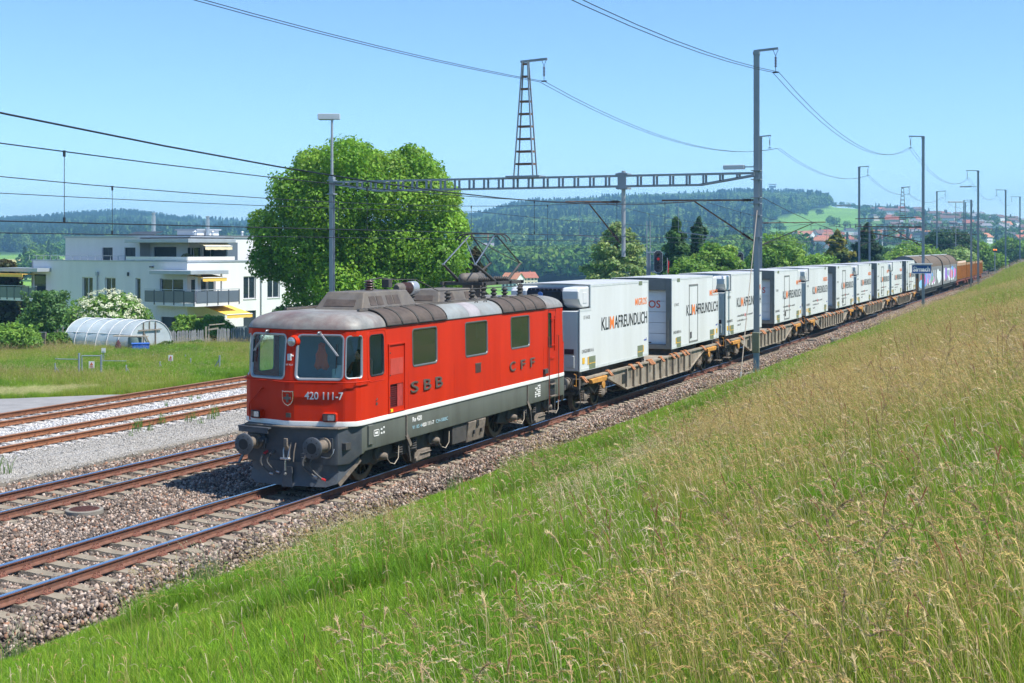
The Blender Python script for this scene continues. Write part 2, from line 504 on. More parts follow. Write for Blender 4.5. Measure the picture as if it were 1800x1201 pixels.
# ---- one ground sheet, polar rings so that it is fine near and coarse far
def build_ground():
    az = np.concatenate([np.arange(-180, -36, 4.0), np.arange(-36, 36.01, .3), np.arange(40, 180, 4.0)])
    rr = [1.0]
    while rr[-1] < 3500: rr.append(rr[-1] * (1.03 if rr[-1] < 60 else 1.045) + .02)
    rr = np.array(rr); A, RR = np.meshgrid(np.radians(az), rr)
    lat = RR * np.sin(A); D = RR * np.cos(A)
    X = CAM.x + lat * CT - D * ST; Y = CAM.y + lat * ST + D * CT
    Z = ground_z(X, Y)
    n_a = len(az); n_r = len(rr)
    v = np.stack([X, Y, Z], -1).reshape(-1, 3)
    i, j = np.meshgrid(np.arange(n_r - 1), np.arange(n_a), indexing='ij'); j2 = (j + 1) % n_a
    f = np.stack([i * n_a + j, i * n_a + j2, (i + 1) * n_a + j2, (i + 1) * n_a + j], -1).reshape(-1, 4)
    # centre cap
    xc = np.where(D > 1, 900 + 2400 * lat / np.where(D > 1, D, 1), 5000)
    zn = zone(xc, RR)
    pal = np.array([(.17, .33, .055), (.06, .12, .03), (.12, .22, .055), (.46, .42, .16), (.28, .42, .19)])
    c = pal[zn]
    n1 = vnoise(X, Y, 60, 2)[..., None]; n2 = vnoise(X, Y, 260, 4)[..., None]
    c = c * (.8 + .4 * n1) * np.array([1 + .0, 1, 1]) + np.array([.05, .03, 0]) * (n2 - .4) * (zn == 0)[..., None]
    nearb = (X > 1.8) & (RR < 500)
    cb = np.array([.11, .17, .03]) * (.7 + .6 * vnoise(X, Y, 1.5, 6)[..., None])
    c = np.where(nearb[..., None], cb, c)
    fld = (X < -17) & (D < 110)
    c = np.where(fld[..., None], np.array([.16, .20, .045]) * (.7 + .6 * vnoise(X, Y, 2.5, 9)[..., None]), c)
    rail = (np.abs(X + 7.5) < 10) & (Y < 800)
    c = np.where(rail[..., None], np.array([.12, .10, .08]), c)
    me = np_mesh('ground', v, f, attr_mat('land', rough=.95, noise=.35, nscale=.9, bump=.4, spec=.05), smooth=True, cols=np.clip(c, .005, 1).reshape(-1, 3))
    o = put('ground', me); tag(o, kind='structure')
    # flip if needed
    if me.polygons[len(me.polygons) // 2].normal.z < 0:
        me.flip_normals()
    return o
build_ground()

# ================================================================== RAILWAY BED
def strip(name, prof, y0, y1, dy, m, jit=0.0, label=None, cat=None, kind='structure', parent=None):
    mb = MB(); rows = []
    n = int((y1 - y0) / dy) + 1
    for i in range(n):
        y = y0 + i * dy
        rows.append([(x + (rng.uniform(-jit, jit) if 0 < k < len(prof) - 1 else rng.uniform(-jit, jit) * 1.5), y, z + rng.uniform(-jit, jit) * .25) for k, (x, z) in enumerate(prof)])
    mb.grid(rows)
    o = mb.build(name, m, parent, smooth=50)
    tag(o, label, cat, kind=kind)
    return o
m_ballast = mat('ballast_bed', (.10, .08, .065), .95, var=.45, vs=9, bump=1.0, bs=22, spec=.1)
m_ballast_l = mat('siding_ballast_bed', (.33, .33, .33), .95, var=.4, vs=9, bump=1.0, bs=22, spec=.1)
m_gravel = mat('fine_gravel', (.36, .345, .32), .95, var=.32, vs=18, bump=.8, bs=60, spec=.1, dirt=(.15, .14, .11), dirt_amt=.6, dirt_scale=.7)
m_asphalt = mat('old_asphalt', (.27, .265, .26), .9, var=.15, vs=1.2, bump=.4, bs=80, spec=.2)
m_conc = mat('weathered_concrete', (.26, .24, .205), .9, var=.3, vs=5, bump=.4, bs=25, dirt=(.10, .085, .06), dirt_amt=.8, dirt_scale=2.5)
m_sleeper = mat('sleeper_concrete', (.27, .23, .17), .9, var=.35, vs=6, bump=.5, bs=30, dirt=(.12, .095, .075), dirt_amt=.7, dirt_scale=3)
m_sleeper_l = mat('pale_sleeper_concrete', (.45, .43, .40), .9, var=.2, vs=6, bump=.4, bs=30, dirt=(.25, .2, .16), dirt_amt=.6, dirt_scale=3)
m_rail = mat('rail_rust', (.19, .09, .06), .75, .25, var=.25, vs=6, bump=.2, bs=60, dirt=(.08, .05, .04), dirt_amt=.7, dirt_scale=4)
m_rail_o = mat('siding_rail_rust', (.25, .105, .05), .8, .15, var=.25, vs=6, bump=.3, bs=60, dirt=(.14, .07, .04), dirt_amt=.7, dirt_scale=4)
m_railtop = mat('rail_polished_top', (.62, .64, .67), .22, 1.0, var=.08, vs=20)
m_railtop_o = mat('siding_rail_top', (.42, .22, .13), .5, .5, var=.2, vs=12)
m_clip = mat('clip_rust', (.24, .10, .07), .7, .3, var=.3, vs=30)

strip('ballast_bed', [(-7.45, -.30), (-6.7, -.26), (-5.8, -.255), (-3.9, -.25), (-2.4, -.28), (-1.3, -.25), (1.3, -.25), (1.65, -.27), (2.45, -.50)], 2, 420, 1.0, m_ballast, .03)
strip('siding_ballast', [(-17.75, -.36), (-17.1, -.26), (-14.3, -.24), (-13.6, -.26), (-12.9, -.24), (-10.2, -.25), (-9.75, -.34)], 14, 300, 1.0, m_ballast_l, .04)
strip('gravel_path', [(-10.35, -.30), (-10.1, -.19), (-9.0, -.165), (-7.66, -.155)], 10, 300, 1.0, m_gravel, .02)
mb = MB(); mb.prism([(-7.66, -.5), (-7.42, -.5), (-7.44, -.155), (-7.64, -.140)], 'y', 5, 300)
o = mb.build('kerb', m_conc, bevel=.02); tag(o, kind='structure')
# old asphalt yard in front of the meadow
poly = [(-17.7, 43.0), (-18.3, 42.7), (-20.9, 40.1), (-22.5, 38.9), (-27, 36.0), (-30, 20), (-17.72, 10)]
mb = MB(); mb.add([(x, y, -.245) for x, y in poly], [tuple(range(len(poly)))])
o = mb.build('asphalt_yard', m_asphalt); tag(o, kind='structure')

# ---- tracks
RAILP = [(-.075, -.172), (.075, -.172), (.075, -.160), (.028, -.142), (.0095, -.128), (.0095, -.048), (.036, -.036), (.037, -.012), (.030, 0), (-.030, 0), (-.037, -.012), (-.036, -.036), (-.0095, -.048), (-.0095, -.128), (-.028, -.142), (-.075, -.160)]
def rail_mesh(length, mats):
    mb = MB(); n = len(RAILP)
    mb.prism(RAILP, 'y', 0, length)
    for i, f in enumerate(mb.f):
        zs = [mb.v[k][2] for k in f]
        if len(f) == 4 and min(zs) > -.0125: mb.m[i] = 1
    return mb.mesh('rail', mats, smooth=30)
def sleeper_mesh(m):
    prof = [(-1.25, -.30), (-1.25, -.205), (-.98, -.176), (-.52, -.176), (-.2, -.205), (.2, -.205), (.52, -.176), (.98, -.176), (1.25, -.205), (1.25, -.30)]
    mb = MB()
    n = len(prof)
    rows = []
    for x, z in prof:
        w = .12 if z > -.25 else .15
        rows.append([(x, -w - .02, -.32), (x, -w, z), (x, w, z), (x, w + .02, -.32)])
    mb.grid(rows)
    return mb.mesh('sleeper', m)
def clip_mesh(m):
    mb = MB()
    for s in (-1, 1):
        for q in (-1, 1):
            pts = []
            for k in range(8):
                t = k / 7 * 1.6 * math.pi - .3
                pts.append((s * (.105 + .042 * math.cos(t)), q * .05 + .028 * math.sin(t * .9), -.135 + .032 * math.sin(t)))
            mb.tube(pts, .0085, 4)
        mb.box(s * .105 - .05, s * .105 + .05, -.1, .1, -.177, -.158)
    mb.box(-.16, .16, -.085, .085, -.1785, -.1735)
    return mb.mesh('rail_clip', m)
def bolt_mesh(m):
    mb = MB()
    for s in (-1, 1):
        mb.box(s * .11 - .035, s * .11 + .035, -.06, .06, -.178, -.15)
        mb.cyl((s * .11, 0, -.155), (s * .11, 0, -.11), .02, n=6)
    mb.box(-.16, .16, -.05, .05, -.1795, -.1735)
    return mb.mesh('rail_bolt', m)
me_sl, me_sl_l = sleeper_mesh(m_sleeper), sleeper_mesh(m_sleeper_l)
me_clip, me_bolt = clip_mesh(m_clip), bolt_mesh(m_rail_o)
def track(label, xc, y0, y1, sl_end, clip_end, rails, me_s, me_c, cname, spacing=.6):
    t = thing('railway_track', label, 'railway track', (xc, y0, 0))
    rm = rail_mesh(y1 - y0, rails)
    for s in (-1, 1): put('rail', rm, t, (s * .7535, 0, 0), (0, s * R(-1.4), 0))
    y = .3
    while y0 + y < sl_end:
        put('sleeper', me_s, t, (rng.uniform(-.02, .02), y, rng.uniform(-.008, .004)), (0, 0, R(rng.uniform(-.6, .6))))
        if y0 + y < clip_end:
            for s in (-1, 1): put(cname, me_c, t, (s * .7535, y, 0))
        y += spacing
    return t
track('main railway track under the freight train, polished rails on dark ballast', 0, 4, 420, 150, 64, [m_rail, m_railtop], me_sl, me_clip, 'rail_clip')
track('second main track left of the train with shiny rail tops', -4.95, 12, 420, 90, 48, [m_rail, m_railtop], me_sl, me_clip, 'rail_clip')
track('rusty siding track nearer the gravel path', -11.65, 22, 300, 66, 60, [m_rail_o, m_railtop_o], me_sl_l, me_bolt, 'rail_bolt')
track('rusty siding track along the meadow edge', -15.65, 26, 300, 66, 60, [m_rail_o, m_railtop_o], me_sl_l, me_bolt, 'rail_bolt')

# ---- loose stones
def stone_patch(seed, n, rad, size, pal):
    r = np.random.default_rng(seed)
    t = (1 + 5 ** .5) / 2
    ico = np.array([(-1, t, 0), (1, t, 0), (-1, -t, 0), (1, -t, 0), (0, -1, t), (0, 1, t), (0, -1, -t), (0, 1, -t), (t, 0, -1), (t, 0, 1), (-t, 0, -1), (-t, 0, 1)]) / 1.9
    fc = np.array([(0, 11, 5), (0, 5, 1), (0, 1, 7), (0, 7, 10), (0, 10, 11), (1, 5, 9), (5, 11, 4), (11, 10, 2), (10, 7, 6), (7, 1, 8), (3, 9, 4), (3, 4, 2), (3, 2, 6), (3, 6, 8), (3, 8, 9), (4, 9, 5), (2, 4, 11), (6, 2, 10), (8, 6, 7), (9, 8, 1)])
    V = []; F = []; C = []
    for k in range(n):
        a = r.uniform(0, 6.283); d = rad * math.sqrt(r.uniform())
        s = size * r.uniform(.55, 1.35) * .5 * np.array([r.uniform(.7, 1.5), r.uniform(.7, 1.2), r.uniform(.5, .95)])
        v = ico * (1 + r.uniform(-.28, .28, (12, 1))) * s
        m = np.array(Euler((r.uniform(0, 6), r.uniform(0, 6), r.uniform(0, 6))).to_matrix())
        v = v @ m.T + np.array([d * math.cos(a), d * math.sin(a), r.uniform(-.2, .55) * size])
        V.append(v); F.append(fc + 12 * k)
        c = np.array(pal[r.integers(len(pal))]) * r.uniform(.7, 1.3)
        C.append(np.tile(c, (12, 1)))
    return np_mesh('stones', np.concatenate(V), np.concatenate(F), m_stone, cols=np.concatenate(C))
m_stone = attr_mat('stone', rough=.9, spec=.15)
PAL_B = [(0.159, 0.121, 0.097), (0.212, 0.162, 0.124), (0.295, 0.213, 0.162), (0.106, 0.084, 0.071), (0.366, 0.28, 0.221), (0.283, 0.157, 0.103), (0.165, 0.14, 0.124), (0.307, 0.241, 0.194), (0.13, 0.101, 0.081), (0.448, 0.37, 0.308)]
PAL_S = [(.44, .44, .45), (.36, .37, .39), (.52, .52, .52), (.28, .28, .29), (.60, .59, .58), (.40, .38, .35)]
def in_view(X, Y, marg=90):
    lat, D = cam_frame(X, Y)
    xc = 900 + 2400 * lat / np.maximum(D, .1)
    return (D > 1) & (xc > -marg) & (xc < 1800 + marg)
def scatter_strip(name, x0, x1, y0, y1, step, zf, protos, jitter=.5, keep=None, scl=(.85, 1.25), label=None, cat=None):
    xs = np.arange(x0, x1, step); ys = np.arange(y0, y1, step)
    X, Y = np.meshgrid(xs, ys); X = X.ravel() + nrg.uniform(-jitter, jitter, X.size) * step; Y = Y.ravel() + nrg.uniform(-jitter, jitter, Y.size) * step
    k = in_view(X, Y)
    if keep is not None: k &= keep(X, Y)
    X = X[k]; Y = Y[k]; Z = zf(X, Y); n = len(X)
    rot = np.zeros((n, 3)); rot[:, 2] = nrg.uniform(0, 6.283, n)
    return scatter(name, np.stack([X, Y, Z], -1), rot, nrg.uniform(scl[0], scl[1], n), nrg.integers(0, len(protos), n), protos, label, cat)
st_b = [stone_patch(100 + i, 46, .36, .066, PAL_B) for i in range(6)]
st_s = [stone_patch(200 + i, 46, .36, .062, PAL_S) for i in range(5)]
def bed_z(X, Y):
    return np.interp(X, [-7.5, -6.7, -6.3, -6.1, -3.8, -3.6, -2.4, -1.4, -1.2, 1.2, 1.4, 1.75, 2.45], [-.31, -.265, -.235, -.268, -.268, -.235, -.275, -.225, -.268, -.268, -.235, -.262, -.50])
scatter_strip('ballast_stones', -7.3, 2.5, 10, 75, .30, bed_z, st_b, keep=lambda X, Y: (X + 3.42) ** 2 + (Y - 23.49) ** 2 > .70 ** 2, label='brown and grey ballast stones around the main tracks', cat='ballast')
scatter_strip('ballast_stones', 1.0, 2.5, 75, 190, .36, bed_z, st_b, scl=(1.1, 1.5), label='ballast stones along the far stretch beside the train', cat='ballast')
def sid_z(X, Y):
    return np.interp(X, [-17.75, -17.1, -14.3, -13.6, -12.9, -10.2, -9.75], [-.37, -.275, -.255, -.275, -.255, -.265, -.35])
scatter_strip('siding_stones', -17.6, -9.9, 28, 62, .34, sid_z, st_s, scl=(.9, 1.3), label='pale grey stones between the rusty siding tracks', cat='ballast')

st_g = [stone_patch(230 + i, 60, .42, .034, [(.42, .40, .37), (.34, .33, .31), (.50, .47, .43), (.26, .25, .23), (.38, .35, .31)]) for i in range(4)]
scatter_strip('gravel_stones', -10.2, -7.66, 24, 60, .36, lambda X, Y: np.interp(X, [-10.2, -9, -7.6], [-.20, -.172, -.162]), st_g, label='fine pale gravel of the path between the sidings and the main tracks', cat='gravel')

# concrete trough covers along the grass edge
tr = thing('cable_trough', 'low concrete cable trough half overgrown along the ballast edge', 'cable trough', (2.47, 8, -.44))
cm = MB().box(-.14, .14, 0, .97, -.12, .03).mesh('cover_slab', m_conc)
for i in range(60):
    put('cover_slab', cm, tr, (rng.uniform(-.02, .02), i * 1.0, rng.uniform(-.012, .012)), (R(rng.uniform(-.5, .5)), R(rng.uniform(-1, 1)), R(rng.uniform(-.6, .6))))
# manhole cover between the tracks
mh = thing('manhole_cover', 'round rusty manhole cover in the ballast between the main tracks', 'manhole cover', (-3.42, 23.49, -.185))
MB().lathe([(-.1, .40), (0, .40), (.012, .385), (.012, .33)], (0, 0, 0), (0, 0, 1), 28).build('rim', m_conc, mh, smooth=30)
m_mh = mat('manhole_iron', (.16, .075, .06), .8, .4, var=.3, vs=8, bump=.6, bs=60)
mb = MB(); mb.lathe([(0, .32), (.016, .32), (.02, .31)], (0, 0, 0), (0, 0, 1), 28)
for i in range(-4, 5):
    w = math.sqrt(max(0, .29 ** 2 - (i * .065) ** 2))
    mb.box(-w, w, i * .065 - .012, i * .065 + .012, .018, .028)
mb.build('lid', m_mh, mh)

# ================================================================== LOCOMOTIVE
m_red = mat('loco_red', (.52, .024, .005), .5, var=.07, vs=1.2, tint=(.57, .030, .006), spec=.14, dirt=(.38, .021, .010), dirt_amt=.5, dirt_scale=.9, streak=True)
m_white = mat('loco_white', (.78, .77, .73), .5, var=.06, vs=3)
m_grey = mat('loco_grey', (.125, .135, .115), .6, var=.15, vs=1.5, dirt=(.075, .07, .055), dirt_amt=.6, dirt_scale=2, streak=True)
m_front = mat('loco_front_grey', (.062, .072, .086), .55, var=.2, vs=3, dirt=(.11, .10, .085), dirt_amt=.5, dirt_scale=5)
m_roof = mat('loco_roof', (.19, .19, .18), .55, .1, var=.25, vs=1.6, tint=(.27, .265, .24), dirt=(.16, .075, .065), dirt_amt=.85, dirt_scale=.9)
m_roofp = mat('loco_roof_panel', (.31, .33, .315), .5, .2, var=.15, vs=2.5, dirt=(.22, .17, .12), dirt_amt=.55, dirt_scale=2.2)
m_louv = mat('louver_brown', (.085, .067, .058), .75, .1, var=.3, vs=4, dirt=(.16, .12, .09), dirt_amt=.45, dirt_scale=3)
m_hood = mat('roof_hood', (.125, .112, .10), .65, .1, var=.3, vs=2, dirt=(.25, .20, .13), dirt_amt=.55, dirt_scale=1.5)
m_dark = mat('under_dark', (.055, .052, .049), .7, var=.3, vs=5, dirt=(.10, .085, .07), dirt_amt=.6, dirt_scale=4)
m_brn = mat('brake_dust', (.20, .165, .13), .85, var=.3, vs=6, dirt=(.07, .055, .045), dirt_amt=.7, dirt_scale=4)
m_steel = mat('bare_steel', (.45, .45, .44), .35, .9, var=.15, vs=8)
m_alu = mat('window_frame', (.36, .37, .38), .42, .6, var=.1, vs=8)
m_alud = mat('dark_window_frame', (.16, .17, .165), .45, .5, var=.1, vs=8)
m_black = mat('black_rubber', (.02, .02, .022), .6, var=.2, vs=8)
m_hose = mat('rubber_hose', (.07, .07, .07), .55, var=.2, vs=10)
m_letter = mat('cast_letters', (.16, .135, .115), .5, .5, var=.2, vs=12)
m_chrome = mat('chrome', (.7, .7, .7), .18, 1.0, var=.05)
m_yel = mat('yellow_paint', (.72, .42, .03), .55, var=.15, vs=5)
m_redp = mat('red_paint', (.55, .03, .03), .5, var=.1)
m_insul = mat('brown_insulator', (.09, .05, .045), .3, var=.2, vs=10)
m_cab = mat('cab_interior', (.18, .29, .31), .7, var=.1)
m_cabd = mat('cab_desk', (.09, .10, .10), .6, var=.1)
m_glass = glass_mat('cab_glass', (.76, .86, .85), .05)
m_glass2 = glass_mat('frosted_glass', (.5, .6, .5), .16, .05, .85, (.028, .038, .028))
m_lens = mat('lamp_lens', (.42, .44, .45), .08, .5, var=.3, vs=22)

LOCO = thing('electric_locomotive', 'red four-axle electric locomotive with weathered roof leading the train', 'locomotive', (0, 25.7, 0))
LL = 15.4
NR = .75
HALF = [(0, 0), (.12, .008), (1.20, .29), (1.25, .315), (1.43, .47), (1.475, .62), (1.485, .80)]
NOSE = .5
front = [(x, NOSE + d) for x, d in HALF]
rear = [(x, LL - NR - d) for x, d in reversed(HALF)]
right = front + rear                       # nose -> right side -> rear nose
PATH = right + [(-x, y) for x, y in reversed(right)][1:]   # closes at the front nose
U = [0.0]
for i in range(1, len(PATH)):
    U.append(U[-1] + math.hypot(PATH[i][0] - PATH[i - 1][0], PATH[i][1] - PATH[i - 1][1]))
UT = U[-1]
def plan(u):
    u = max(0, min(UT, u))
    for i in range(len(U) - 1):
        if u <= U[i + 1] + 1e-9:
            t = (u - U[i]) / (U[i + 1] - U[i])
            a, b = PATH[i], PATH[i + 1]
            return (a[0] + (b[0] - a[0]) * t, a[1] + (b[1] - a[1]) * t), (b[0] - a[0], b[1] - a[1])
def PU(u, z, off=0.0):
    (x, y), (tx, ty) = plan(u)
    l = math.hypot(tx, ty); nx, ny = ty / l, -tx / l
    if nx * x + ny * (y - LL / 2) < 0: nx, ny = -nx, -ny
    d = max(0, z - 2.47)
    wf = max(0, min(1, (.9 + NOSE - y) / .9)); wr = max(0, min(1, (y - (LL - NR - .9)) / .9))
    y += d * .115 * wf - d * .115 * wr
    x *= 1 - d * .012
    return (x + nx * off, y + ny * off, z)
def uR(y): return U[len(front) - 1] + (y - front[-1][1])
def uL(y): return UT - uR(y)
def shell(mb, z0, z1, holes=(), extra_z=(2.47,)):
    us = set(round(u, 5) for u in U); vz = {z0, z1} | {z for z in extra_z if z0 < z < z1}
    for a, b, c, d, r in holes:
        us |= {round(a, 5), round(b, 5)}; vz |= {c, d}
    us = sorted(us); vz = sorted(vz)
    for i in range(len(us) - 1):
        if us[i + 1] - us[i] < 1e-4: continue
        for j in range(len(vz) - 1):
            cu, cz = (us[i] + us[i + 1]) / 2, (vz[j] + vz[j + 1]) / 2
            if any(a < cu < b and c < cz < d for a, b, c, d, r in holes): continue
            mb.add([PU(us[i] + 1e-5, vz[j]), PU(us[i + 1] - 1e-5, vz[j]), PU(us[i + 1] - 1e-5, vz[j + 1]), PU(us[i] + 1e-5, vz[j + 1])], [(0, 1, 2, 3)])
    for a, b, c, d, r in holes:
        for (cu, cz, su, sz) in ((a, c, 1, 1), (b, c, -1, 1), (b, d, -1, -1), (a, d, 1, -1)):
            pts = [PU(cu + su * 1e-5, cz)]
            for k in range(6):
                t = k / 5 * math.pi / 2
                pts.append(PU(cu + su * (r - r * math.sin(t)), cz + sz * (r - r * math.cos(t))))
            mb.add(pts, [tuple(range(len(pts)))])
def rrect(a, b, c, d, r, n=5):
    out = []
    for (cu, cz, t0) in ((b - r, d - r, 0), (a + r, d - r, 90), (a + r, c + r, 180), (b - r, c + r, 270)):
        for k in range(n):
            t = R(t0 + 90 * k / (n - 1)); out.append((cu + r * math.cos(t), cz + r * math.sin(t)))
    return out
def window(name, hole, frame_m, glass_m, wout=.022, win=.022, proud=.014, depth=.03, parent=LOCO, label=None):
    a, b, c, d, r = hole
    mb = MB(); rows = []
    for gw, off in ((wout, -.002), (wout, proud * .7), (0, proud), (-win * .5, proud * .6), (-win, -depth)):
        rows.append([PU(u, z, off) for u, z in rrect(a - gw, b + gw, c - gw, d + gw, max(.02, r + gw))])
    mb.grid(rows, closed=True)
    fr = mb.build(name, frame_m, parent, smooth=50)
    gm = MB(); lp = rrect(a + .004, b - .004, c + .004, d - .004, r)
    nl = len(lp); vv = [PU(u, z, -depth + .006) for u, z in lp] + [PU((a + b) / 2, (c + d) / 2, -depth + .006)]
    gm.add(vv, [(k, (k + 1) % nl, nl) for k in range(nl)])
    gm.build('pane', glass_m, fr)
    return fr
z0, z1 = 2.50, 3.47
wsR = (U[1] + .035, U[2] - .012, z0, z1, .10)
coR = (U[3] + .005, U[5] + .05, z0 + .02, z1 - .02, .08)
doorR = (uR(1.53), uR(2.19), 2.52, 3.44, .09)
w1 = (uR(3.67), uR(5.00), 2.58, 3.45, .08); w2 = (uR(6.72), uR(8.13), 2.58, 3.45, .08); w3 = (uR(9.80), uR(11.18), 2.58, 3.45, .08)
mir = lambda h: (UT - h[1], UT - h[0], h[2], h[3], h[4])
# rear cab, mirrored about the middle of the locomotive
uend = uR(LL - front[-1][1])           # u where right side ends
mid2 = (U[len(front) - 1] + U[len(front)]) / 2
refl = lambda h: (2 * mid2 - h[1], 2 * mid2 - h[0], h[2], h[3], h[4])
rdoor = (uR(12.72), uR(12.98), 2.42, 3.45, .05)
grille_low = (uR(2.50), uR(3.16), 1.70, 2.24, .01)
holes = [wsR, mir(wsR), coR, mir(coR), doorR, mir(doorR), w1, w2, w3, mir(w1), mir(w2), mir(w3), refl(wsR), mir(refl(wsR)), refl(coR), mir(refl(coR)), rdoor, grille_low]
mb = MB(); shell(mb, 1.56, 3.60, holes)
bm_o = mb.build('body_shell', m_red, LOCO)
bm = bmesh.new(); bm.from_mesh(bm_o.data); bmesh.ops.remove_doubles(bm, verts=bm.verts, dist=.0004); bmesh.ops.recalc_face_normals(bm, faces=bm.faces); bm.to_mesh(bm_o.data); bm.free()
for h in (wsR, mir(wsR)): window('windscreen', h, m_alu, m_glass, .028, .03, .02)
for h in (refl(wsR), mir(refl(wsR))): window('windscreen', h, m_alu, m_glass2, .028, .03, .02)
for h in (coR, mir(coR)): window('corner_window', h, m_alu, m_glass, .02, .02, .014)
for h in (refl(coR), mir(refl(coR))): window('corner_window', h, m_alu, m_glass2, .02, .02, .014)
for h in (doorR, mir(doorR)): window('cab_side_window', h, m_black, m_glass, .016, .02, .012)
window('door_window', rdoor, m_black, m_glass2, .01, .012, .008)
for h in (w1, w2, w3, mir(w1), mir(w2), mir(w3)): window('engine_room_window', h, m_alud, m_glass2, .028, .02, .014, .02)
# thin welded outline round the cab side window
mb = MB(); a, b, c, d, r = doorR
lp = rrect(a - .12, b + .12, c - .13, d + .10, .16, 7)
mb.tube([PU(u, z, .002) for u, z in lp] + [PU(*lp[0], .002)], .006, 5)
mb.build('window_surround', m_red, LOCO, smooth=50)
# white stripe and its sill
mb = MB()
rows = [[PU(u + (1e-5 if i == 0 else 0), z, o) for i, u in enumerate(U)] for z, o in ((1.455, -.01), (1.455, .012), (1.475, .016), (1.56, .008), (1.565, -.004))]
mb.grid(rows); mb.build('white_stripe', m_white, LOCO, smooth=40)
# grey lower body
LOW = [(0, .60), (1.12, .60), (1.17, .62), (1.44, 1.22), (1.47, 1.35)]
lowr = LOW + [(x, LL - y) for x, y in reversed(LOW)]
low = lowr + [(-x, y) for x, y in reversed(lowr)][1:]
def low_z(x, y):
    e = min(y, LL - y)
    return .62 if e < 1.15 else (.80 if e < 1.3 else .86)
mb = MB()
pts = []
for i in range(len(low) - 1):
    (xa, ya), (xb, yb) = low[i], low[i + 1]
    n = 14 if abs(yb - ya) > 5 else 2
    for k in range(n): pts.append((xa + (xb - xa) * k / n, ya + (yb - ya) * k / n))
pts.append(low[-1])
rows = [[(x, y, 1.46) for x, y in pts], [(x, y, 1.30) for x, y in pts], [(x, y, low_z(x, y) + .03) for x, y in pts], [(x * .99, y, low_z(x, y)) for x, y in pts], [(x * .93, y, low_z(x, y)) for x, y in pts]]
mb.grid(rows)
for i, f in enumerate(mb.f):
    ys = [mb.v[k][1] for k in f]
    if max(ys) < 1.25: mb.m[i] = 1
mb.build('lower_body', [m_grey, m_front], LOCO, smooth=30)
mb = MB(); mb.box(-1.32, 1.32, .72, LL - .72, .95, 1.10); mb.build('underframe', m_dark, LOCO)
# ledge under the stripe at the front, step board on the left
mb = MB()
fp = [(-1.30, .86), (-1.22, .56), (-.1, .40), (.1, .40), (1.22, .56), (1.30, .86)]
mb.prism(fp, 'z', 1.415, 1.452); mb.build('front_ledge', m_brn, LOCO, bevel=.008)
mb = MB(); mb.prism([(-1.36, .50), (-.42, .30), (-.40, .40), (-1.36, .80)], 'z', 1.37, 1.405); mb.prism([(-1.34, .50), (-.44, .31), (-.44, .34), (-1.34, .54)], 'z', 1.27, 1.37)
mb.build('front_step_board', m_front, LOCO, bevel=.006)
# buffers
def buffer_pair(parent, y, d, zc=1.06, name='buffer', mh=None, mst=None, oval=False):
    mh = mh or m_front; mst = mst or m_brn
    for s in (-.875, .875):
        b = empty(name, (s, y, zc), 0, parent)
        MB().lathe([(0, .205), (.015, .235), (.045, .24), (.06, .20), (.07, .11), (.10, .085)], (0, 0, 0), (0, d, 0), 24).build('buffer_head', mh, b, smooth=35)
        MB().lathe([(.09, .085), (.20, .085), (.205, .12), (.50, .125), (.505, .17), (.56, .17)], (0, 0, 0), (0, d, 0), 18).build('buffer_sleeve', mst, b, smooth=35)
        mb = MB(); yy = sorted((d * .545, d * .575)); mb.box(-.21, .21, yy[0], yy[1], -.16, .16); mb.build('buffer_plate', mh, b, bevel=.008)
        mb = MB(); mb.lathe([(-.003, .12), (.002, .12)], (0, 0, 0), (0, d, 0), 20)
        for k in range(8):
            t = k * math.pi / 4; mb.cyl((.17 * math.cos(t), -.004 * d, .17 * math.sin(t)), (.17 * math.cos(t), .003 * d, .17 * math.sin(t)), .014, n=8)
        mb.build('buffer_face_marks', m_black, b)
buffer_pair(LOCO, 0, 1); buffer_pair(LOCO, LL, -1)
# snow plough / rail guard
mb = MB(); rows = []
for x, yo in ((-1.30, 1.35), (-1.12, .72), (-.9, .62), (-.05, .50), (.05, .50), (.9, .62), (1.12, .72), (1.30, 1.35)):
    ax = abs(x)
    top = .66 if ax < 1.2 else .80
    bot = .13 if ax < 1.0 else (.20 if ax < 1.2 else .62)
    rows.append([(x, yo, top), (x, yo + .03, (top + bot) / 2), (x, yo - .03, bot + .08), (x, yo - .06, bot), (x, yo + .0, bot)])
mb.grid(rows); mb.build('rail_guard', m_front, LOCO, smooth=25)
mb = MB(); mb.bar((1.13, .74, .17), (1.31, 1.38, .66), .03, .10); mb.bar((-1.13, .74, .17), (-1.31, 1.38, .66), .03, .10); mb.build('guard_edge', m_brn, LOCO)
mb = MB(); mb.prism([(-.10, .55), (.10, .55), (.13, .10), (-.16, .10)], 'y', .44, .475); mb.build('guard_centre_plate', m_front, LOCO)
# coupling
cp = empty('screw_coupling', (0, .55, 1.04), 0, LOCO)
MB().prism([(-.10, -.05), (-.02, -.16), (.06, -.14), (.09, -.05), (.05, -.02), (.0, -.08), (-.04, -.02), (-.05, .12), (-.10, .12)], 'x', -.045, .045).build('draw_hook', m_brn, cp, loc=(0, -.12, .03), bevel=.01)
mb = MB()
for s in (-1, 1): mb.tube([(s * .06, -.10, .0), (s * .075, -.17, -.12), (s * .05, -.20, -.30)], .016, 6)
mb.tube([(-.13, -.20, -.30), (.13, -.20, -.30)], .028, 8); mb.tube([(0, -.20, -.30), (0, -.21, -.56)], .022, 6)
mb.lathe([(0, .01), (.02, .035), (.05, .035), (.07, .01)], (-.0, -.21, -.60), (0, 0, -1), 10)
mb.build('coupling_links', m_steel, cp, smooth=40)
mb = MB()
for s in (-1, 1): mb.tube([(s * .06 + .14, -.10, .05), (s * .06 + .13, -.16, -.15), (s * .05 + .13, -.17, -.36)], .014, 6)
mb.build('coupling_shackle', m_brn, cp, smooth=40)
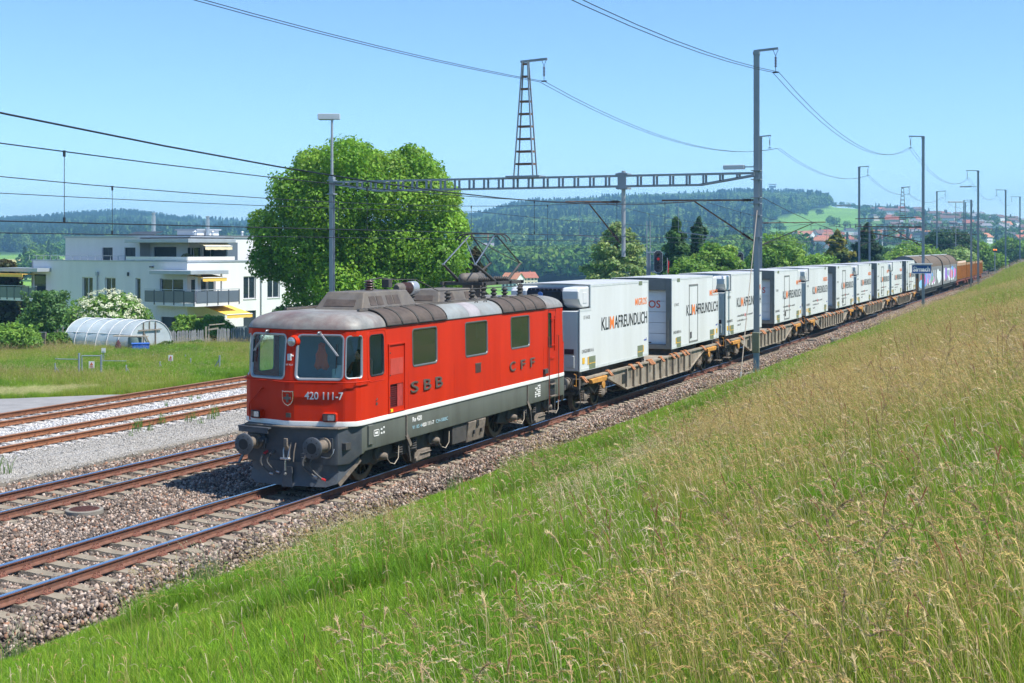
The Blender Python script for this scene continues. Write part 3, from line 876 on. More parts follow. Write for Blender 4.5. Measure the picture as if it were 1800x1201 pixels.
for x, l in ((-.62, .34), (-.45, .30), (.46, .34), (.66, .38)):
    h = empty('brake_hose', (x, .56, .82), 0, LOCO)
    pts = []
    for k in range(9):
        t = k / 8; sgn = -1 if x < -.5 or x > .6 else -1
        pts.append((-.10 * math.sin(t * math.pi) + .04 * t + (.10 * t * t if x < 0 else .16 * t * t), -.10 - .07 * math.sin(t * math.pi), -.02 - l * 1.25 * t + .02 * math.sin(t * 3)))
    MB().tube(pts, .024, 8).build('hose', m_hose, h, smooth=50)
    MB().cyl((0, .02, .02), (-.005, -.11, -.02), .032, n=8).build('hose_valve', m_redp if x in (-.62, .66) else m_steel, h, smooth=40)
    e = Vector(pts[-1]); MB().cyl(e, e + Vector((.09, .0, -.02)), .026, n=8).build('hose_coupling', m_redp if x > .6 else m_steel, h, smooth=40)
mb = MB(); mb.box(-.78, -.60, .50, .60, 1.02, 1.16); mb.cyl((-.69, .49, 1.09), (-.69, .42, 1.09), .045, n=10); mb.build('jumper_socket', m_front, LOCO, bevel=.01)
mb = MB(); mb.box(.30, .58, .48, .60, .78, .86); mb.box(.34, .44, .44, .52, .68, .78); mb.build('jumper_bracket', m_front, LOCO, bevel=.008)
# step irons under the left buffer, hand irons under the right buffer
mb = MB(); mb.bar((-1.10, .50, .95), (-1.22, .34, .58), .10, .03); mb.bar((-1.22, .36, .58), (-1.30, .10, .60), .12, .025); mb.build('shunter_step', m_front, LOCO)
mb = MB(); mb.tube([(.80, .54, .80), (.95, .50, .79), (1.04, .50, .80), (1.09, .56, .90), (1.09, .60, .98)], .012, 6); mb.build('hand_iron', m_steel, LOCO, smooth=50)
# headlights
for s in (-1, 1):
    yb = NOSE + .282 * (.93 - .12) / 1.08
    hl = empty('headlight', (s * .93, yb, 1.665), s * R(14.5), LOCO)
    lp = rrect(-.165, .165, -.10, .10, .04); MB().prism(lp, 'y', -.10, .03).build('housing', m_red, hl, bevel=.012, seg=2)
    lp = rrect(-.15, .15, -.085, .085, .03); MB().prism(lp, 'y', -.125, -.098).build('bezel', m_black, hl, bevel=.008)
    lp = rrect(-.03, .125, -.062, .062, .02); MB().prism(lp, 'y', -.132, -.12).build('lens', m_lens, hl)
    lp = rrect(-.13, -.04, -.062, .062, .02); MB().prism(lp, 'y', -.132, -.12).build('tail_lens', mat('tail_lens', (.12, .06, .055), .12, var=.2), hl)
tl = empty('top_lamp', (0, NOSE + .10, 3.33), 0, LOCO)
MB().lathe([(-.02, .14), (.04, .14), (.09, .115), (.12, .11)], (.06, .04, 0), (0, -1, 0), 24).build('housing', m_red, tl, smooth=40)
MB().lathe([(.0, .095), (.015, .09), (.028, .05), (.03, .01)], (.04, -.075, 0), (0, -1, 0), 20).build('lens', m_lens, tl, smooth=60)
MB().lathe([(.0, .105), (.012, .105)], (.04, -.072, 0), (0, -1, 0), 20).build('rim', m_alu, tl)
mb = MB(); mb.box(-.05, .05, -.06, .03, -.075, .075); mb.cyl((.06, -.02, .03), (.09, -.02, .03), .025, n=8); mb.build('horn_socket', mat('socket_white', (.6, .6, .58), .5), LOCO, loc=(-.02, NOSE + .08, 2.98), bevel=.01)
# shield with cross, relief vents, number
sh = empty('shield', (-.03, NOSE - .012, 2.07), 0, LOCO)
def shield_poly(s):
    p = [(-.145, .17), (-.08, .155), (0, .165), (.08, .155), (.145, .17), (.15, .05), (.135, -.06), (.09, -.13), (0, -.18), (-.09, -.13), (-.135, -.06), (-.15, .05)]
    return [(a * s, b * s) for a, b in p]
MB().prism(shield_poly(1.0), 'y', -.012, .012).build('rim', m_chrome, sh, bevel=.006)
MB().prism(shield_poly(.86), 'y', -.018, .0).build('field', m_red, sh)
mb = MB(); mb.prism([(-.03, .095), (.03, .095), (.03, .03), (.095, .03), (.095, -.03), (.03, -.03), (.03, -.095), (-.03, -.095), (-.03, -.03), (-.095, -.03), (-.095, .03), (-.03, .03)], 'y', -.03, -.005)
mb.build('cross', m_letter, sh, bevel=.004)
mb = MB()
for i in range(6): mb.box(-.06 + i * .022, -.046 + i * .022, -.012, .01, -.05, .05)
mb.build('relief_marks', m_letter, LOCO, loc=(-.02, NOSE - .005, 1.69))
put('number', text_mesh('420 111-7', .235, m_white, width=.88, depth=.005, bold=.003), LOCO, (.36, NOSE + .282 * .22 - .004, 2.055), (R(90), 0, R(14.6)))
put('front_note', text_mesh('UIC 18 pol.', .05, m_white, width=.18), LOCO, (-.08, NOSE - .012, 2.80), FACE)
# handrail across the front with its stays
mb = MB(); hp = [PU(u, 2.44, .07) for u in (U[6] + .1, U[5], U[4], U[3], U[2], U[1], 0)]
hp2 = [(-p[0], p[1], p[2]) for p in reversed(hp)][1:]
mb.tube(hp + hp2, .014, 6)
for u in (U[6] + .1, U[4], U[2] - .2, U[1] + .3):
    for s in (1, -1):
        p, q = PU(u, 2.44, .07), PU(u, 2.42, -.01); mb.tube([(p[0] * s, p[1], p[2]), (q[0] * s, q[1], q[2])], .010, 5)
mb.build('front_handrail', m_red, LOCO, smooth=50)
mb = MB(); g = [PU(UT - u, z, o) for u, z, o in ((U[2] - .42, 2.24, .0), (U[2] - .42, 2.24, .06), (U[3] - .1, 1.90, .07), (U[3] - .08, 1.82, .07), (U[3] - .08, 1.50, .05))]
mb.tube(g, .014, 6); mb.build('grab_rail', m_red, LOCO, smooth=50)
# wipers
for (ux, ztop, ub, zb) in ((U[2] - .55, 3.52, U[2] - .13, 3.02), (UT - (U[2] - .50), 3.53, UT - (U[2] - .10), 3.08)):
    w = empty('windscreen_wiper', (0, 0, 0), 0, LOCO)
    mb = MB(); p, q = PU(ux, ztop, .08), PU(ub, zb, .05)
    mb.tube([p, q], .011, 6); mb.tube([PU(ux + .035, ztop, .075), PU(ub + .035, zb, .045)], .008, 5); mb.build('arm', m_steel, w)
    MB().lathe([(0, .03), (.10, .035), (.13, .02)], PU(ux, ztop + .01, -.01), (0, -1, 0), 10).build('pivot', m_steel, w, smooth=40)
    s = 1 if ux < UT / 2 else -1
    mb = MB(); mb.bar(PU(ub - .02, zb + .26, .03), PU(ub - .02, zb - .26, .03), .018, .022); mb.build('blade', m_black, w)

# ---- roof
mb = MB(); rows = []
inner_f = 1.05
for k in range(9):
    t = k / 8 * math.pi / 2; s = 1 - math.cos(t); h = math.sin(t)
    row = []
    for (x, y), u in zip(PATH, U):
        px_, py_, _ = PU(u, 3.60)
        e0 = NOSE + .9
        fx = 1 - s * .36
        yc = py_
        wf = max(0, (2.2 - py_) / 2.2) if py_ < LL / 2 else 0
        if py_ < LL / 2: yc = py_ + s * .72 * max(0, min(1, (e0 + .1 - py_) / .5 + .18))
        else: yc = py_ - s * .72 * max(0, min(1, (py_ - (LL - NR - 1.0)) / .5 + .18))
        over = .02 if k == 0 else .012
        row.append((px_ * fx * (1.004), yc, 3.592 + h * .36))
    rows.append(row)
mb.grid(rows)
mb.add(rows[-1][:-1], [tuple(range(len(rows[-1]) - 1))])
mb.build('roof', m_roof, LOCO, smooth=40)
mb = MB(); gp = [PU(u, 3.597, .012) for u in U]; mb.tube(gp, .010, 5, caps=False); mb.build('gutter', m_dark, LOCO, smooth=50)
def roof_pt(y, t, off=0.0, s=1):
    a = t * math.pi / 2
    x = 1.464 * (1 - (1 - math.cos(a)) * .36); z = 3.592 + math.sin(a) * .36
    n = Vector((math.cos(a) * .36 * .98 + .0, 0, math.sin(a) * 1.0)); n = Vector((math.cos(a) / .53, 0, math.sin(a) / .36)).normalized()
    return (s * (x + n.x * off), y, z + n.z * off)
def louver(y0, y1, s, ribs=True):
    mb = MB(); rows = []
    nr = 15 if ribs else 2
    if ribs:
        n = nr * 2
        for i in range(n + 1):
            y = y0 + (y1 - y0) * i / n
            rows.append([roof_pt(y, .05 + .90 * k / 8, .030 + (.010 if i % 2 else 0), s) for k in range(9)])
    else:
        rows = [[roof_pt(y, .03 + .93 * k / 8, .014, s) for k in range(9)] for y in (y0, y1)]
    mb.grid(rows)
    edge = [[roof_pt(y, t, -.01, s) for y in (y0, y1)] for t in (.05,)]
    lp = [roof_pt(y0, .05 + .90 * k / 8, .045, s) for k in range(9)] + [roof_pt(y1, .05 + .90 * (8 - k) / 8, .045, s) for k in range(9)]
    if ribs: mb.tube(lp + [lp[0]], .014, 4, 1, caps=False)
    return mb
for s in (1, -1):
    yy = [2.30, 3.10, 3.95, 4.78, 5.58]
    for i in range(4): louver(yy[i] + .02, yy[i + 1] - .03, s).build('louver_panel', [m_louv, m_dark], LOCO)
    yy = [9.18, 10.02, 10.85, 11.68, 12.50]
    for i in range(4): louver(yy[i] + .02, yy[i + 1] - .03, s).build('louver_panel', [m_louv, m_dark], LOCO)
    for a, b, mm in ((5.60, 6.95, m_roofp), (6.97, 7.72, mat('roof_panel_mauve', (.40, .37, .37), .55, .2, var=.2, vs=3)), (7.74, 9.16, m_roofp)):
        louver(a, b, s, False).build('roof_panel', mm, LOCO, smooth=60)
    mb = MB()
    for y in (8.0, 8.6): mb.tube([roof_pt(y, .72, 0, s), roof_pt(y, .72, .05, s), roof_pt(y + .18, .72, .05, s), roof_pt(y + .18, .72, 0, s)], .010, 5)
    mb.build('roof_grab_iron', m_dark, LOCO, smooth=50)
    # walkway edge rail
    mb = MB(); mb.bar((s * .97, 1.9, 3.985), (s * .97, 13.1, 3.985), .07, .05)
    for k in range(60): mb.box(s * .97 - .04, s * .97 + .04, 2.0 + k * .185, 2.03 + k * .185, 4.008, 4.018)
    mb.build('roof_walkway', m_hood, LOCO)
# hoods
def hood(y0, y1, w0, w1, z0, z1, sl0, sl1, name, m, gr):
    h = empty(name, (0, 0, 0), 0, LOCO)
    v = [(-w0, y0, z0), (w0, y0, z0), (w0, y1, z0), (-w0, y1, z0), (-w1, y0 + sl0, z1), (w1, y0 + sl0, z1), (w1, y1 - sl1, z1), (-w1, y1 - sl1, z1)]
    MB().add(v, [(0, 3, 2, 1), (4, 5, 6, 7), (0, 1, 5, 4), (1, 2, 6, 5), (2, 3, 7, 6), (3, 0, 4, 7)]).build('hood_cover', m, h, bevel=.025, seg=2)
    def side(y, t, off=.008): return (w0 + (w1 - w0) * t + off, y, z0 + (z1 - z0) * t + off * .5)
    for a, b in gr:
        MB().add([side(a, .25), side(b, .25), side(b - .02, .75), side(a + .02, .75), side(a, .25, -.01), side(b, .25, -.01), side(b - .02, .75, -.01), side(a + .02, .75, -.01)], [(0, 1, 2, 3), (4, 7, 6, 5), (0, 4, 5, 1), (1, 5, 6, 2), (2, 6, 7, 3), (3, 7, 4, 0)]).build('grille', m_louv, h)
    if sl0 > .2:
        f = lambda x, t, o=.008: (x, y0 + sl0 * t - o, z0 + (z1 - z0) * t + o)
        MB().add([f(-.44, .22), f(.40, .22), f(.38, .58), f(-.42, .58), f(-.44, .22, -.01), f(.40, .22, -.01), f(.38, .58, -.01), f(-.42, .58, -.01)], [(0, 1, 2, 3), (4, 7, 6, 5), (0, 4, 5, 1), (1, 5, 6, 2), (2, 6, 7, 3), (3, 7, 4, 0)]).build('front_grille', m_louv, h)
    mb = MB()
    for k in range(5):
        y = y0 + .1 + (y1 - y0 - .2) * k / 4
        mb.box(w0 - .01, w0 + .05, y, y + .06, z0, z0 + .05)
    mb.build('latch', m_dark, h)
    return h
hood(2.65, 5.62, .66, .50, 3.93, 4.36, .38, .36, 'roof_hood', m_hood, [(3.15, 3.47), (3.51, 3.83), (4.02, 4.34), (4.38, 4.70)])
hood(6.9, 9.6, .62, .48, 3.93, 4.30, .30, .40, 'roof_hood', m_hood, [(7.6, 7.95), (8.7, 9.05)])
# insulators and high-voltage gear
def insulator(parent, p, h, r, m, n=4, name='insulator'):
    prof = [(0, r * .6)]
    for k in range(n):
        a = h * (k + .1) / n; prof += [(a, r * .6), (a + h / n * .35, r), (a + h / n * .55, r * .95), (a + h / n * .75, r * .55)]
    prof.append((h, r * .5))
    return MB().lathe(prof, p, (0, 0, 1), 14).build(name, m, parent, smooth=30)
for y in (7.0, 8.55, 10.05, 10.85, 12.0):
    insulator(LOCO, (.84, y, 3.97), .30, .10, m_dark, 3)
mb = MB(); mb.tube([(.84, 6.4, 4.30), (.84, 7.0, 4.29), (.84, 12.0, 4.29), (.60, 12.3, 4.36)], .016, 6); mb.tube([(.0, 5.0, 4.62), (.4, 6.0, 4.60), (.84, 6.4, 4.30)], .012, 5); mb.build('high_voltage_bus', m_dark, LOCO, smooth=50)
insulator(LOCO, (-.1, 4.4, 4.36), .26, .14, m_insul, 4)
mb = MB(); mb.tube([(-.1, 4.4, 4.62), (-.1, 5.0, 4.66), (0, 5.6, 4.60)], .018, 6); mb.box(-.1, .1, 5.05, 5.25, 4.42, 4.62); mb.build('bus_link', m_dark, LOCO)
cb = empty('circuit_breaker', (.0, 5.75, 3.84), 0, LOCO); cb.scale = (.8, .95, .95)
MB().lathe([(0, .11), (.1, .16), (.32, .16), (.34, .13)], (0, -.10, .55), (0, 1, 0), 18).build('breaker_drum', m_hood, cb, smooth=40)
mb = MB()
for k in range(6): mb.lathe([(0, .12), (.03, .17), (.06, .12)], (0, .25 + k * .07, .55), (0, 1, 0), 16)
mb.build('breaker_coil', m_insul, cb, smooth=40)
MB().lathe([(0, .17), (.02, .19), (.34, .19), (.42, .12)], (0, .68, .55), (0, 1, 0), 18).build('breaker_tank', mat('light_steel', (.42, .44, .46), .4, .5), cb, smooth=40)
insulator(cb, (0, .1, -.03), .45, .12, m_dark, 4, 'support_insulator'); insulator(cb, (0, .85, -.03), .42, .12, m_dark, 4, 'support_insulator')
tk = MB(); tk.lathe([(0, .02), (.05, .11), (.14, .17), (1.35, .17), (1.44, .11), (1.49, .02)], (-.2, 10.1, 4.52), (0, 1, 0), 18); tk.box(-.35, -.05, 10.5, 10.6, 3.95, 4.4); tk.box(-.35, -.05, 11.1, 11.2, 3.95, 4.4)
tk.build('air_reservoir', m_hood, LOCO, smooth=40)
# pantograph
pg = empty('pantograph', (0, 11.2, 0), 0, LOCO)
mb = MB()
for s in (-1, 1):
    mb.bar((s * .62, -1.55, 4.40), (s * .62, 1.55, 4.40), .07, .10)
for y in (-1.4, -.5, .5, 1.4): mb.bar((-.72, y, 4.40), (.72, y, 4.40), .08, .08)
mb.build('base_frame', m_dark, pg)
for sx in (-1, 1):
    for y in (-1.4, 1.4): insulator(pg, (sx * .62, y, 3.96), .38, .09, m_dark, 3, 'support_insulator')
for sx in (-1, 1):
    for sy in (-1, 1):
        mb = MB(); mb.tube([(sx * .58, sy * .48, 4.46), (sx * .50, sy * 1.68, 4.95)], [.048, .034], 8); mb.build('lower_arm', m_dark, pg, smooth=50)
        mb = MB(); mb.tube([(sx * .50, sy * 1.68, 4.95), (sx * .40, sy * .10, 5.78)], .021, 6)
        if sx > 0: mb.tube([(.50, sy * 1.68, 4.95), (-.40, sy * .35, 5.66)], .014, 5)
        mb.lathe([(0, .03), (.07, .03)], (sx * .50 - .035, sy * 1.68, 4.95), (1, 0, 0), 8)
        mb.build('upper_arm', m_steel if sy < 0 else m_dark, pg, smooth=50)
mb = MB()
for sy in (-.16, .16):
    pts = [(-.82, sy, 5.60), (-.78, sy, 5.70), (-.66, sy, 5.80), (-.5, sy, 5.835)] + [(x, sy, 5.84) for x in (-.25, .25)] + [(.5, sy, 5.835), (.66, sy, 5.80), (.78, sy, 5.70), (.82, sy, 5.60)]
    mb.tube(pts, .020, 6)
mb.tube([(-.42, 0, 5.76), (-.2, 0, 5.72), (.2, 0, 5.72), (.42, 0, 5.76)], .018, 6)
for s in (-1, 1): mb.bar((s * .42, -.16, 5.82), (s * .42, .16, 5.82), .03, .03); mb.tube([(s * .42, 0, 5.76), (s * .36, 0, 5.80), (s * .42, 0, 5.83)], .014, 5)
mb.build('collector_head', m_dark, pg, smooth=50)
for y in (-.55, .55):
    mb = MB()
    for k in range(7): mb.lathe([(0, .05), (.03, .085), (.06, .05)], (.10 + k * .065, y, 4.50), (1, 0, 0), 10)
    mb.build('spring_unit', m_dark, pg, smooth=40)

# ---- side details
gr = empty('side_locker', (0, 0, 0), 0, LOCO)
def side_box(mb, ya, yb, za, zb, a=-.01, b=.012): return mb.box(1.485 + a, 1.485 + b, ya, yb, za, zb)
mb = MB()
for (ya, yb, za, zb) in ((2.40, 2.43, 1.58, 3.19), (3.21, 3.24, 1.58, 3.19), (2.43, 3.21, 3.16, 3.19), (2.43, 3.21, 1.58, 1.60)): side_box(mb, ya, yb, za, zb, -.01, .02)
mb.build('locker_frame', m_red, gr)
mb = MB(); side_box(mb, 2.50, 3.14, 2.46, 2.84, -.004, .006); mb.build('flap', mat('faded_red', (.50, .06, .04), .5, var=.15, vs=3), gr)
mb = MB()
for k in range(11): side_box(mb, 2.50, 3.16, 1.70 + k * .05, 1.725 + k * .05, -.06, -.03)
mb.box(1.40, 1.42, 2.48, 3.18, 1.66, 2.28)
mb.build('louver_slats', mat('dark_red_mesh', (.14, .012, .012), .7, var=.2), gr)
mb = MB(); side_box(mb, 2.88, 3.16, 1.70, 2.24, -.028, -.012); mb.build('mesh_screen', mat('faded_red_mesh', (.42, .05, .04), .6, var=.2, vs=8), gr)
mb = MB()
for (ya, za) in ((2.47, 2.46), (2.47, 2.98), (2.47, 1.95), (2.47, 1.64)): mb.lathe([(0, .018), (.02, .014)], (1.495, ya, za), (1, 0, 0), 8)
mb.build('locker_screws', m_dark, gr)
mb = MB(); side_box(mb, 2.50, 2.62, 1.59, 1.67, 0, .014); mb.build('yellow_sticker', mat('yellow_sticker', (.85, .60, .02), .5), gr)
for txt, ys in (('S', 3.52), ('B', 4.22), ('B', 4.88), ('C', 9.66), ('F', 10.47), ('F', 11.20)):
    put('cast_letter', text_mesh(txt, .38, m_letter, width=.40 if txt != 'F' else .34, depth=.012, bold=.002), LOCO, (1.505, ys, 1.95), SIDE)
mb = MB()
for k in range(6): side_box(mb, 7.33 + k * .062, 7.36 + k * .062, 2.10, 2.33, 0, .014)
side_box(mb, 7.31, 7.70, 2.33, 2.36, 0, .014)
mb.build('relief_marks', m_letter, LOCO)
put('class_text', text_mesh('Re 420', .16, m_white, width=.50, depth=.002, bold=.004), LOCO, (1.478, 3.66, 1.24), SIDE)
put('vehicle_number', text_mesh('91 85 4', .12, mat('text_blue', (.35, .55, .62), .5), width=.50, depth=.002), LOCO, (1.478, 3.66, 1.06), SIDE)
put('vehicle_number', text_mesh('420 111-7', .125, m_white, width=.66, depth=.002, bold=.003), LOCO, (1.478, 4.18, 1.06), SIDE)
put('vehicle_number', text_mesh('CH-SBBC', .12, MATS['text_blue'], width=.70, depth=.002), LOCO, (1.478, 4.95, 1.06), SIDE)
mb = MB()
for (y, z, w, h) in ((1.72, 1.26, .26, .02), (1.72, 1.13, .26, .02), (1.72, 1.13, .02, .15), (1.96, 1.13, .02, .15), (1.78, 1.18, .14, .05), (2.06, 1.24, .07, .04), (2.18, 1.27, .06, .04), (2.06, 1.15, .07, .04), (2.18, 1.15, .06, .05)):
    side_box(mb, y, y + w, z, z + h, -.02, -.008)
mb.build('brake_data_panel', m_white, LOCO)
mb = MB()
for i in range(4):
    for j in range(6):
        if rng.random() < .75: side_box(mb, 11.65 + i * .11, 11.74 + i * .11, 1.02 + j * .06, 1.06 + j * .06, -.02, -.008)
mb.build('brake_data_panel', m_white, LOCO)
mb = MB(); side_box(mb, 1.42, 1.64, .98, 1.42, -.03, .03); mb.build('cover_plate', m_grey, LOCO, bevel=.01)
for y in (3.30, 11.0):
    mb = MB(); side_box(mb, y, y + .035, .95, 1.44, -.02, .02); mb.bar((1.49, y + .02, .98), (1.51, y + .22, .70), .02, .09); mb.build('roof_ladder_bracket', m_brn, LOCO)
# rear driver door: ladder, rails, handle
dr = empty('cab_door', (0, 0, 0), 0, LOCO)
mb = MB(); mb.tube([(1.49, 12.68, 1.50), (1.49, 12.68, 3.50), (1.49, 12.74, 3.56), (1.49, 13.30, 3.56), (1.47, 13.36, 3.50), (1.46, 13.36, 1.50)], .006, 5); mb.build('door_gap', m_black, dr)
mb = MB()
for y in (12.62, 13.42): mb.tube([(1.49, y, 2.75), (1.55, y, 2.75), (1.55, y, 1.55), (1.55, y + .02, .70)], .014, 6)
mb.build('door_handrail', mat('dark_red_rail', (.20, .05, .03), .5), dr, smooth=50)
mb = MB()
for z in (3.28, 2.48, 2.10): mb.tube([(1.49, 12.85, z), (1.53, 12.85, z), (1.53, 13.12, z), (1.49, 13.12, z)], .012, 5)
mb.bar((1.52, 13.15, 3.35), (1.52, 13.15, 2.3), .03, .02)
mb.build('door_handle', m_red, dr, smooth=50)
mb = MB(); side_box(mb, 12.25, 12.52, 1.66, 1.80, -.01, .08); mb.build('socket_box', m_dark, LOCO, bevel=.01)
st = empty('cab_ladder', (0, 0, 0), 0, LOCO)
mb = MB()
for y in (12.75, 13.28): mb.bar((1.46, y, 1.40), (1.46, y, .42), .03, .05)
mb.build('stringer', m_dark, st)
for z in (1.28, .92, .44):
    mb = MB(); mb.box(1.34, 1.56, 12.77, 13.26, z, z + .03); mb.build('tread', m_brn, st)
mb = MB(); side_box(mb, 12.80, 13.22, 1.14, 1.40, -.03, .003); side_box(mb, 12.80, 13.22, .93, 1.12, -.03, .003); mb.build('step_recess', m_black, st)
# cab ladder of the leading cab on the left side is out of sight; equipment under the frame
mb = MB(); mb.box(1.12, 1.40, 6.1, 7.95, .35, .84); mb.build('battery_box', m_dark, LOCO, bevel=.02)
mb = MB(); mb.prism([(1.12, .30), (1.40, .30), (1.48, .84), (1.12, .84)], 'y', 6.95, 8.05); mb.build('equipment_box', m_brn, LOCO, bevel=.015)
mb = MB(); mb.box(1.455, 1.475, 7.25, 7.34, .50, .60); mb.box(1.455, 1.475, 7.72, 7.81, .50, .60); mb.box(1.46, 1.485, 7.42, 7.58, .68, .84); mb.build('box_latch', m_black, LOCO)
mb = MB(); mb.box(-1.1, 1.1, 5.75, 8.6, .35, .95); mb.build('transformer', m_dark, LOCO, bevel=.03)

# welded panel joints and screw rows on the long side
mb = MB()
for y in (3.42, 6.0, 9.0, 12.3): mb.box(1.4835, 1.4875, y, y + .007, 1.57, 2.46)
mb.build('panel_seam', mat('seam_dark_red', (.30, .014, .006), .6, var=.1), LOCO)  # joints drawn as thin strips of a darker red
mb = MB()
for y in (7.35, 7.62, 6.4, 8.3):
    for z in (1.76, 1.90): mb.lathe([(0, .010), (.006, .006)], (1.484, y, z), (1, 0, 0), 6)
mb.build('rivet', m_dark, LOCO)
mb = MB(); mb.tube([(1.487, 1.80, 1.93), (1.50, 1.80, 1.95), (1.50, 1.84, 1.99), (1.487, 1.86, 1.97)], .012, 5); mb.box(1.48, 1.495, 1.79, 1.87, 1.84, 1.90); mb.build('tie_hook', m_dark, LOCO)

# ---- bogies
def wheelset(parent, y, r, spoke=True, gauge=.7535, name='wheelset', mtyre=None, mdisc=None):
    w = empty(name, (0, y, r), 0, parent)
    mt = mtyre or m_brn; md = mdisc or m_dark
    for s in (-1, 1):
        x = s * gauge
        MB().lathe([(-.065, r * .80), (-.065, r * .985), (.04, r), (.055, r + .028), (.07, r + .026), (.07, r * .80)], (x, 0, 0), (-s, 0, 0), 32, caps=False).build('tyre', m_wheel, w, smooth=40)
        mb = MB()
        if spoke:
            for k in range(12):
                t = k * math.pi / 6
                mb.bar((x, .13 * math.cos(t), .13 * math.sin(t)), (x, r * .82 * math.cos(t), r * .82 * math.sin(t)), .045, .06, up=(1, 0, 0))
            mb.lathe([(-.09, .15), (.09, .15)], (x, 0, 0), (1, 0, 0), 16)
            mb.lathe([(-.055, r * .76), (-.055, r * .82), (.055, r * .82), (.055, r * .76)], (x, 0, 0), (1, 0, 0), 28, caps=False)
        else:
            mb.lathe([(-.06, .10), (-.02, r * .5), (-.045, r * .82)], (x + s * .03, 0, 0), (s, 0, 0), 24); mb.lathe([(-.1, .12), (.1, .12)], (x, 0, 0), (1, 0, 0), 14)
        mb.build('wheel_centre', md, w, smooth=40)
    MB().cyl((-.95, 0, 0), (.95, 0, 0), .085, n=12).build('axle', md, w, smooth=40)
    return w
m_wheel = mat('wheel_tyre', (.13, .105, .085), .55, .5, var=.25, vs=5)
def loco_bogie(yc, d):
    bg_ = empty('bogie', (0, yc, 0), 0, LOCO)
    for s in (-1.4, 1.4): wheelset(bg_, s, .63)
    mb = MB()
    for s in (-1, 1): mb.prism([(-2.15, .52), (-1.9, .80), (1.9, .80), (2.15, .52), (1.9, .46), (.9, .42), (-.9, .42), (-1.9, .46)], 'x', s * 1.10 - .06, s * 1.10 + .06)
    mb.box(-1.05, 1.05, -.25, .25, .45, .75)
    mb.build('bogie_frame', m_dark, bg_, bevel=.02)
    for s in (-1, 1):
        for y in (-1.4, 1.4):
            mb = MB(); mb.lathe([(0, .26), (.05, .27), (.16, .25), (.18, .16), (.24, .14), (.25, .05)], (s * 1.0, y, .64), (s, 0, 0), 18); mb.build('axle_box', m_dark, bg_, smooth=40)
            mb = MB(); mb.lathe([(0, .09), (.16, .08), (.20, .05)], (s * 1.22, y + .1, .58), (s, .2, 0), 12); mb.build('speed_sensor', m_brn, bg_, smooth=40)
            mb = MB(); mb.tube([(s * 1.38, y + .14, .56), (s * 1.40, y + .30, .40), (s * 1.40, y + .52, .34), (s * 1.40, y + .72, .46), (s * 1.36, y + .82, .74)], .010, 5); mb.build('earthing_cable', mat('grey_cable', (.42, .36, .28), .7), bg_, smooth=50)
        for y in (-.42, .32):
            mb = MB(); pts = [(s * 1.24 + .12 * math.cos(k * .9), y + .12 * math.sin(k * .9), .50 + k * .0085) for k in range(42)]
            mb.tube(pts, .022, 6); mb.build('coil_spring', m_dark, bg_, smooth=50)
        mb = MB(); mb.prism([(.35, .22), (.35, .30), (.62, .46), (1.12, .46), (1.12, .24)], 'x', s * 1.30 - .06, s * 1.30 + .06)
        mb.box(s * 1.30 - .10, s * 1.30 + .10, .55, 1.12, .38, .40); mb.build('sand_box_step', m_brn, bg_, bevel=.012)
        mb = MB(); mb.bar((s * 1.28, -.02, .90), (s * 1.30, .12, .26), .06, .05); mb.bar((s * 1.28, .30, .86), (s * 1.28, .36, .30), .05, .05); mb.build('damper', m_dark, bg_)
        mb = MB()
        for y in (-2.06, -.72, .72, 2.06): mb.prism([(y - .06, .40), (y + .06, .40), (y + .05, .85), (y - .05, .85)], 'x', s * .80 - .05, s * .80 + .05)
        mb.build('brake_block', m_brn, bg_)
    mb = MB(); mb.box(-.55, .55, -1.9, 1.9, .22, .62); mb.build('traction_motor', m_dark, bg_, bevel=.05)
loco_bogie(3.75, 1); loco_bogie(11.65, -1)

# ---- cab interior
cabi = empty('cab_interior', (0, 0, 0), 0, LOCO)
mb = MB(); mb.box(-1.40, 1.40, 2.30, 2.36, 1.6, 3.55); mb.build('bulkhead', m_cab, cabi)
mb = MB(); mb.box(-1.38, 1.38, .95, 2.3, 1.62, 1.68); mb.build('floor', m_cabd, cabi)
mb = MB(); mb.box(-1.36, 1.36, 1.0, 2.3, 3.52, 3.58); mb.build('ceiling', m_cab, cabi)
mb = MB(); mb.prism([(-1.15, .95), (1.15, .95), (1.35, 1.35), (-1.35, 1.35)], 'z', 2.36, 2.46); mb.prism([(-1.1, 1.0), (1.1, 1.0), (1.3, 1.3), (-1.3, 1.3)], 'z', 1.68, 2.36); mb.build('driver_desk', m_cab, cabi, bevel=.01)
mb = MB(); mb.obox((.98, 1.08, 2.62), (.26, .08, .32), (R(-12), 0, R(-20))); mb.build('display', mat('display_case', (.42, .50, .46), .5), cabi, bevel=.01)
mb = MB(); mb.obox((.80, 1.12, 2.58), (.08, .10, .24), (0, 0, 0)); mb.build('control_handle', mat('handle_green', (.35, .48, .42), .5), cabi, bevel=.01)
mb = MB(); mb.box(.72, 1.22, 1.72, 2.14, 2.05, 2.17); mb.box(.74, 1.20, 2.12, 2.20, 2.15, 2.85); mb.cyl((.97, 1.93, 1.68), (.97, 1.93, 2.06), .06, n=10); mb.build('driver_seat', mat('seat_fabric', (.03, .035, .05), .9), cabi, bevel=.03, seg=2)
vest = MB(); rows = []
for i in range(8):
    z = 3.24 - i * .085; w = .06 + .10 * math.sin(min(1, i / 5) * 1.5) + (.03 if i % 3 == 0 else 0) - (.05 if i > 6 else 0)
    rows.append([(.25 - w + w * 2 * k / 5, 1.50 + .03 * math.sin(k * 1.9 + i * .6), z - .02 * math.cos(k * 1.3)) for k in range(6)])
vest.grid(rows)
o = vest.build('safety_vest', mat('hi_vis_orange', (.95, .16, .03), .7, var=.1), None, loc=(0, 25.7, 0), smooth=60)
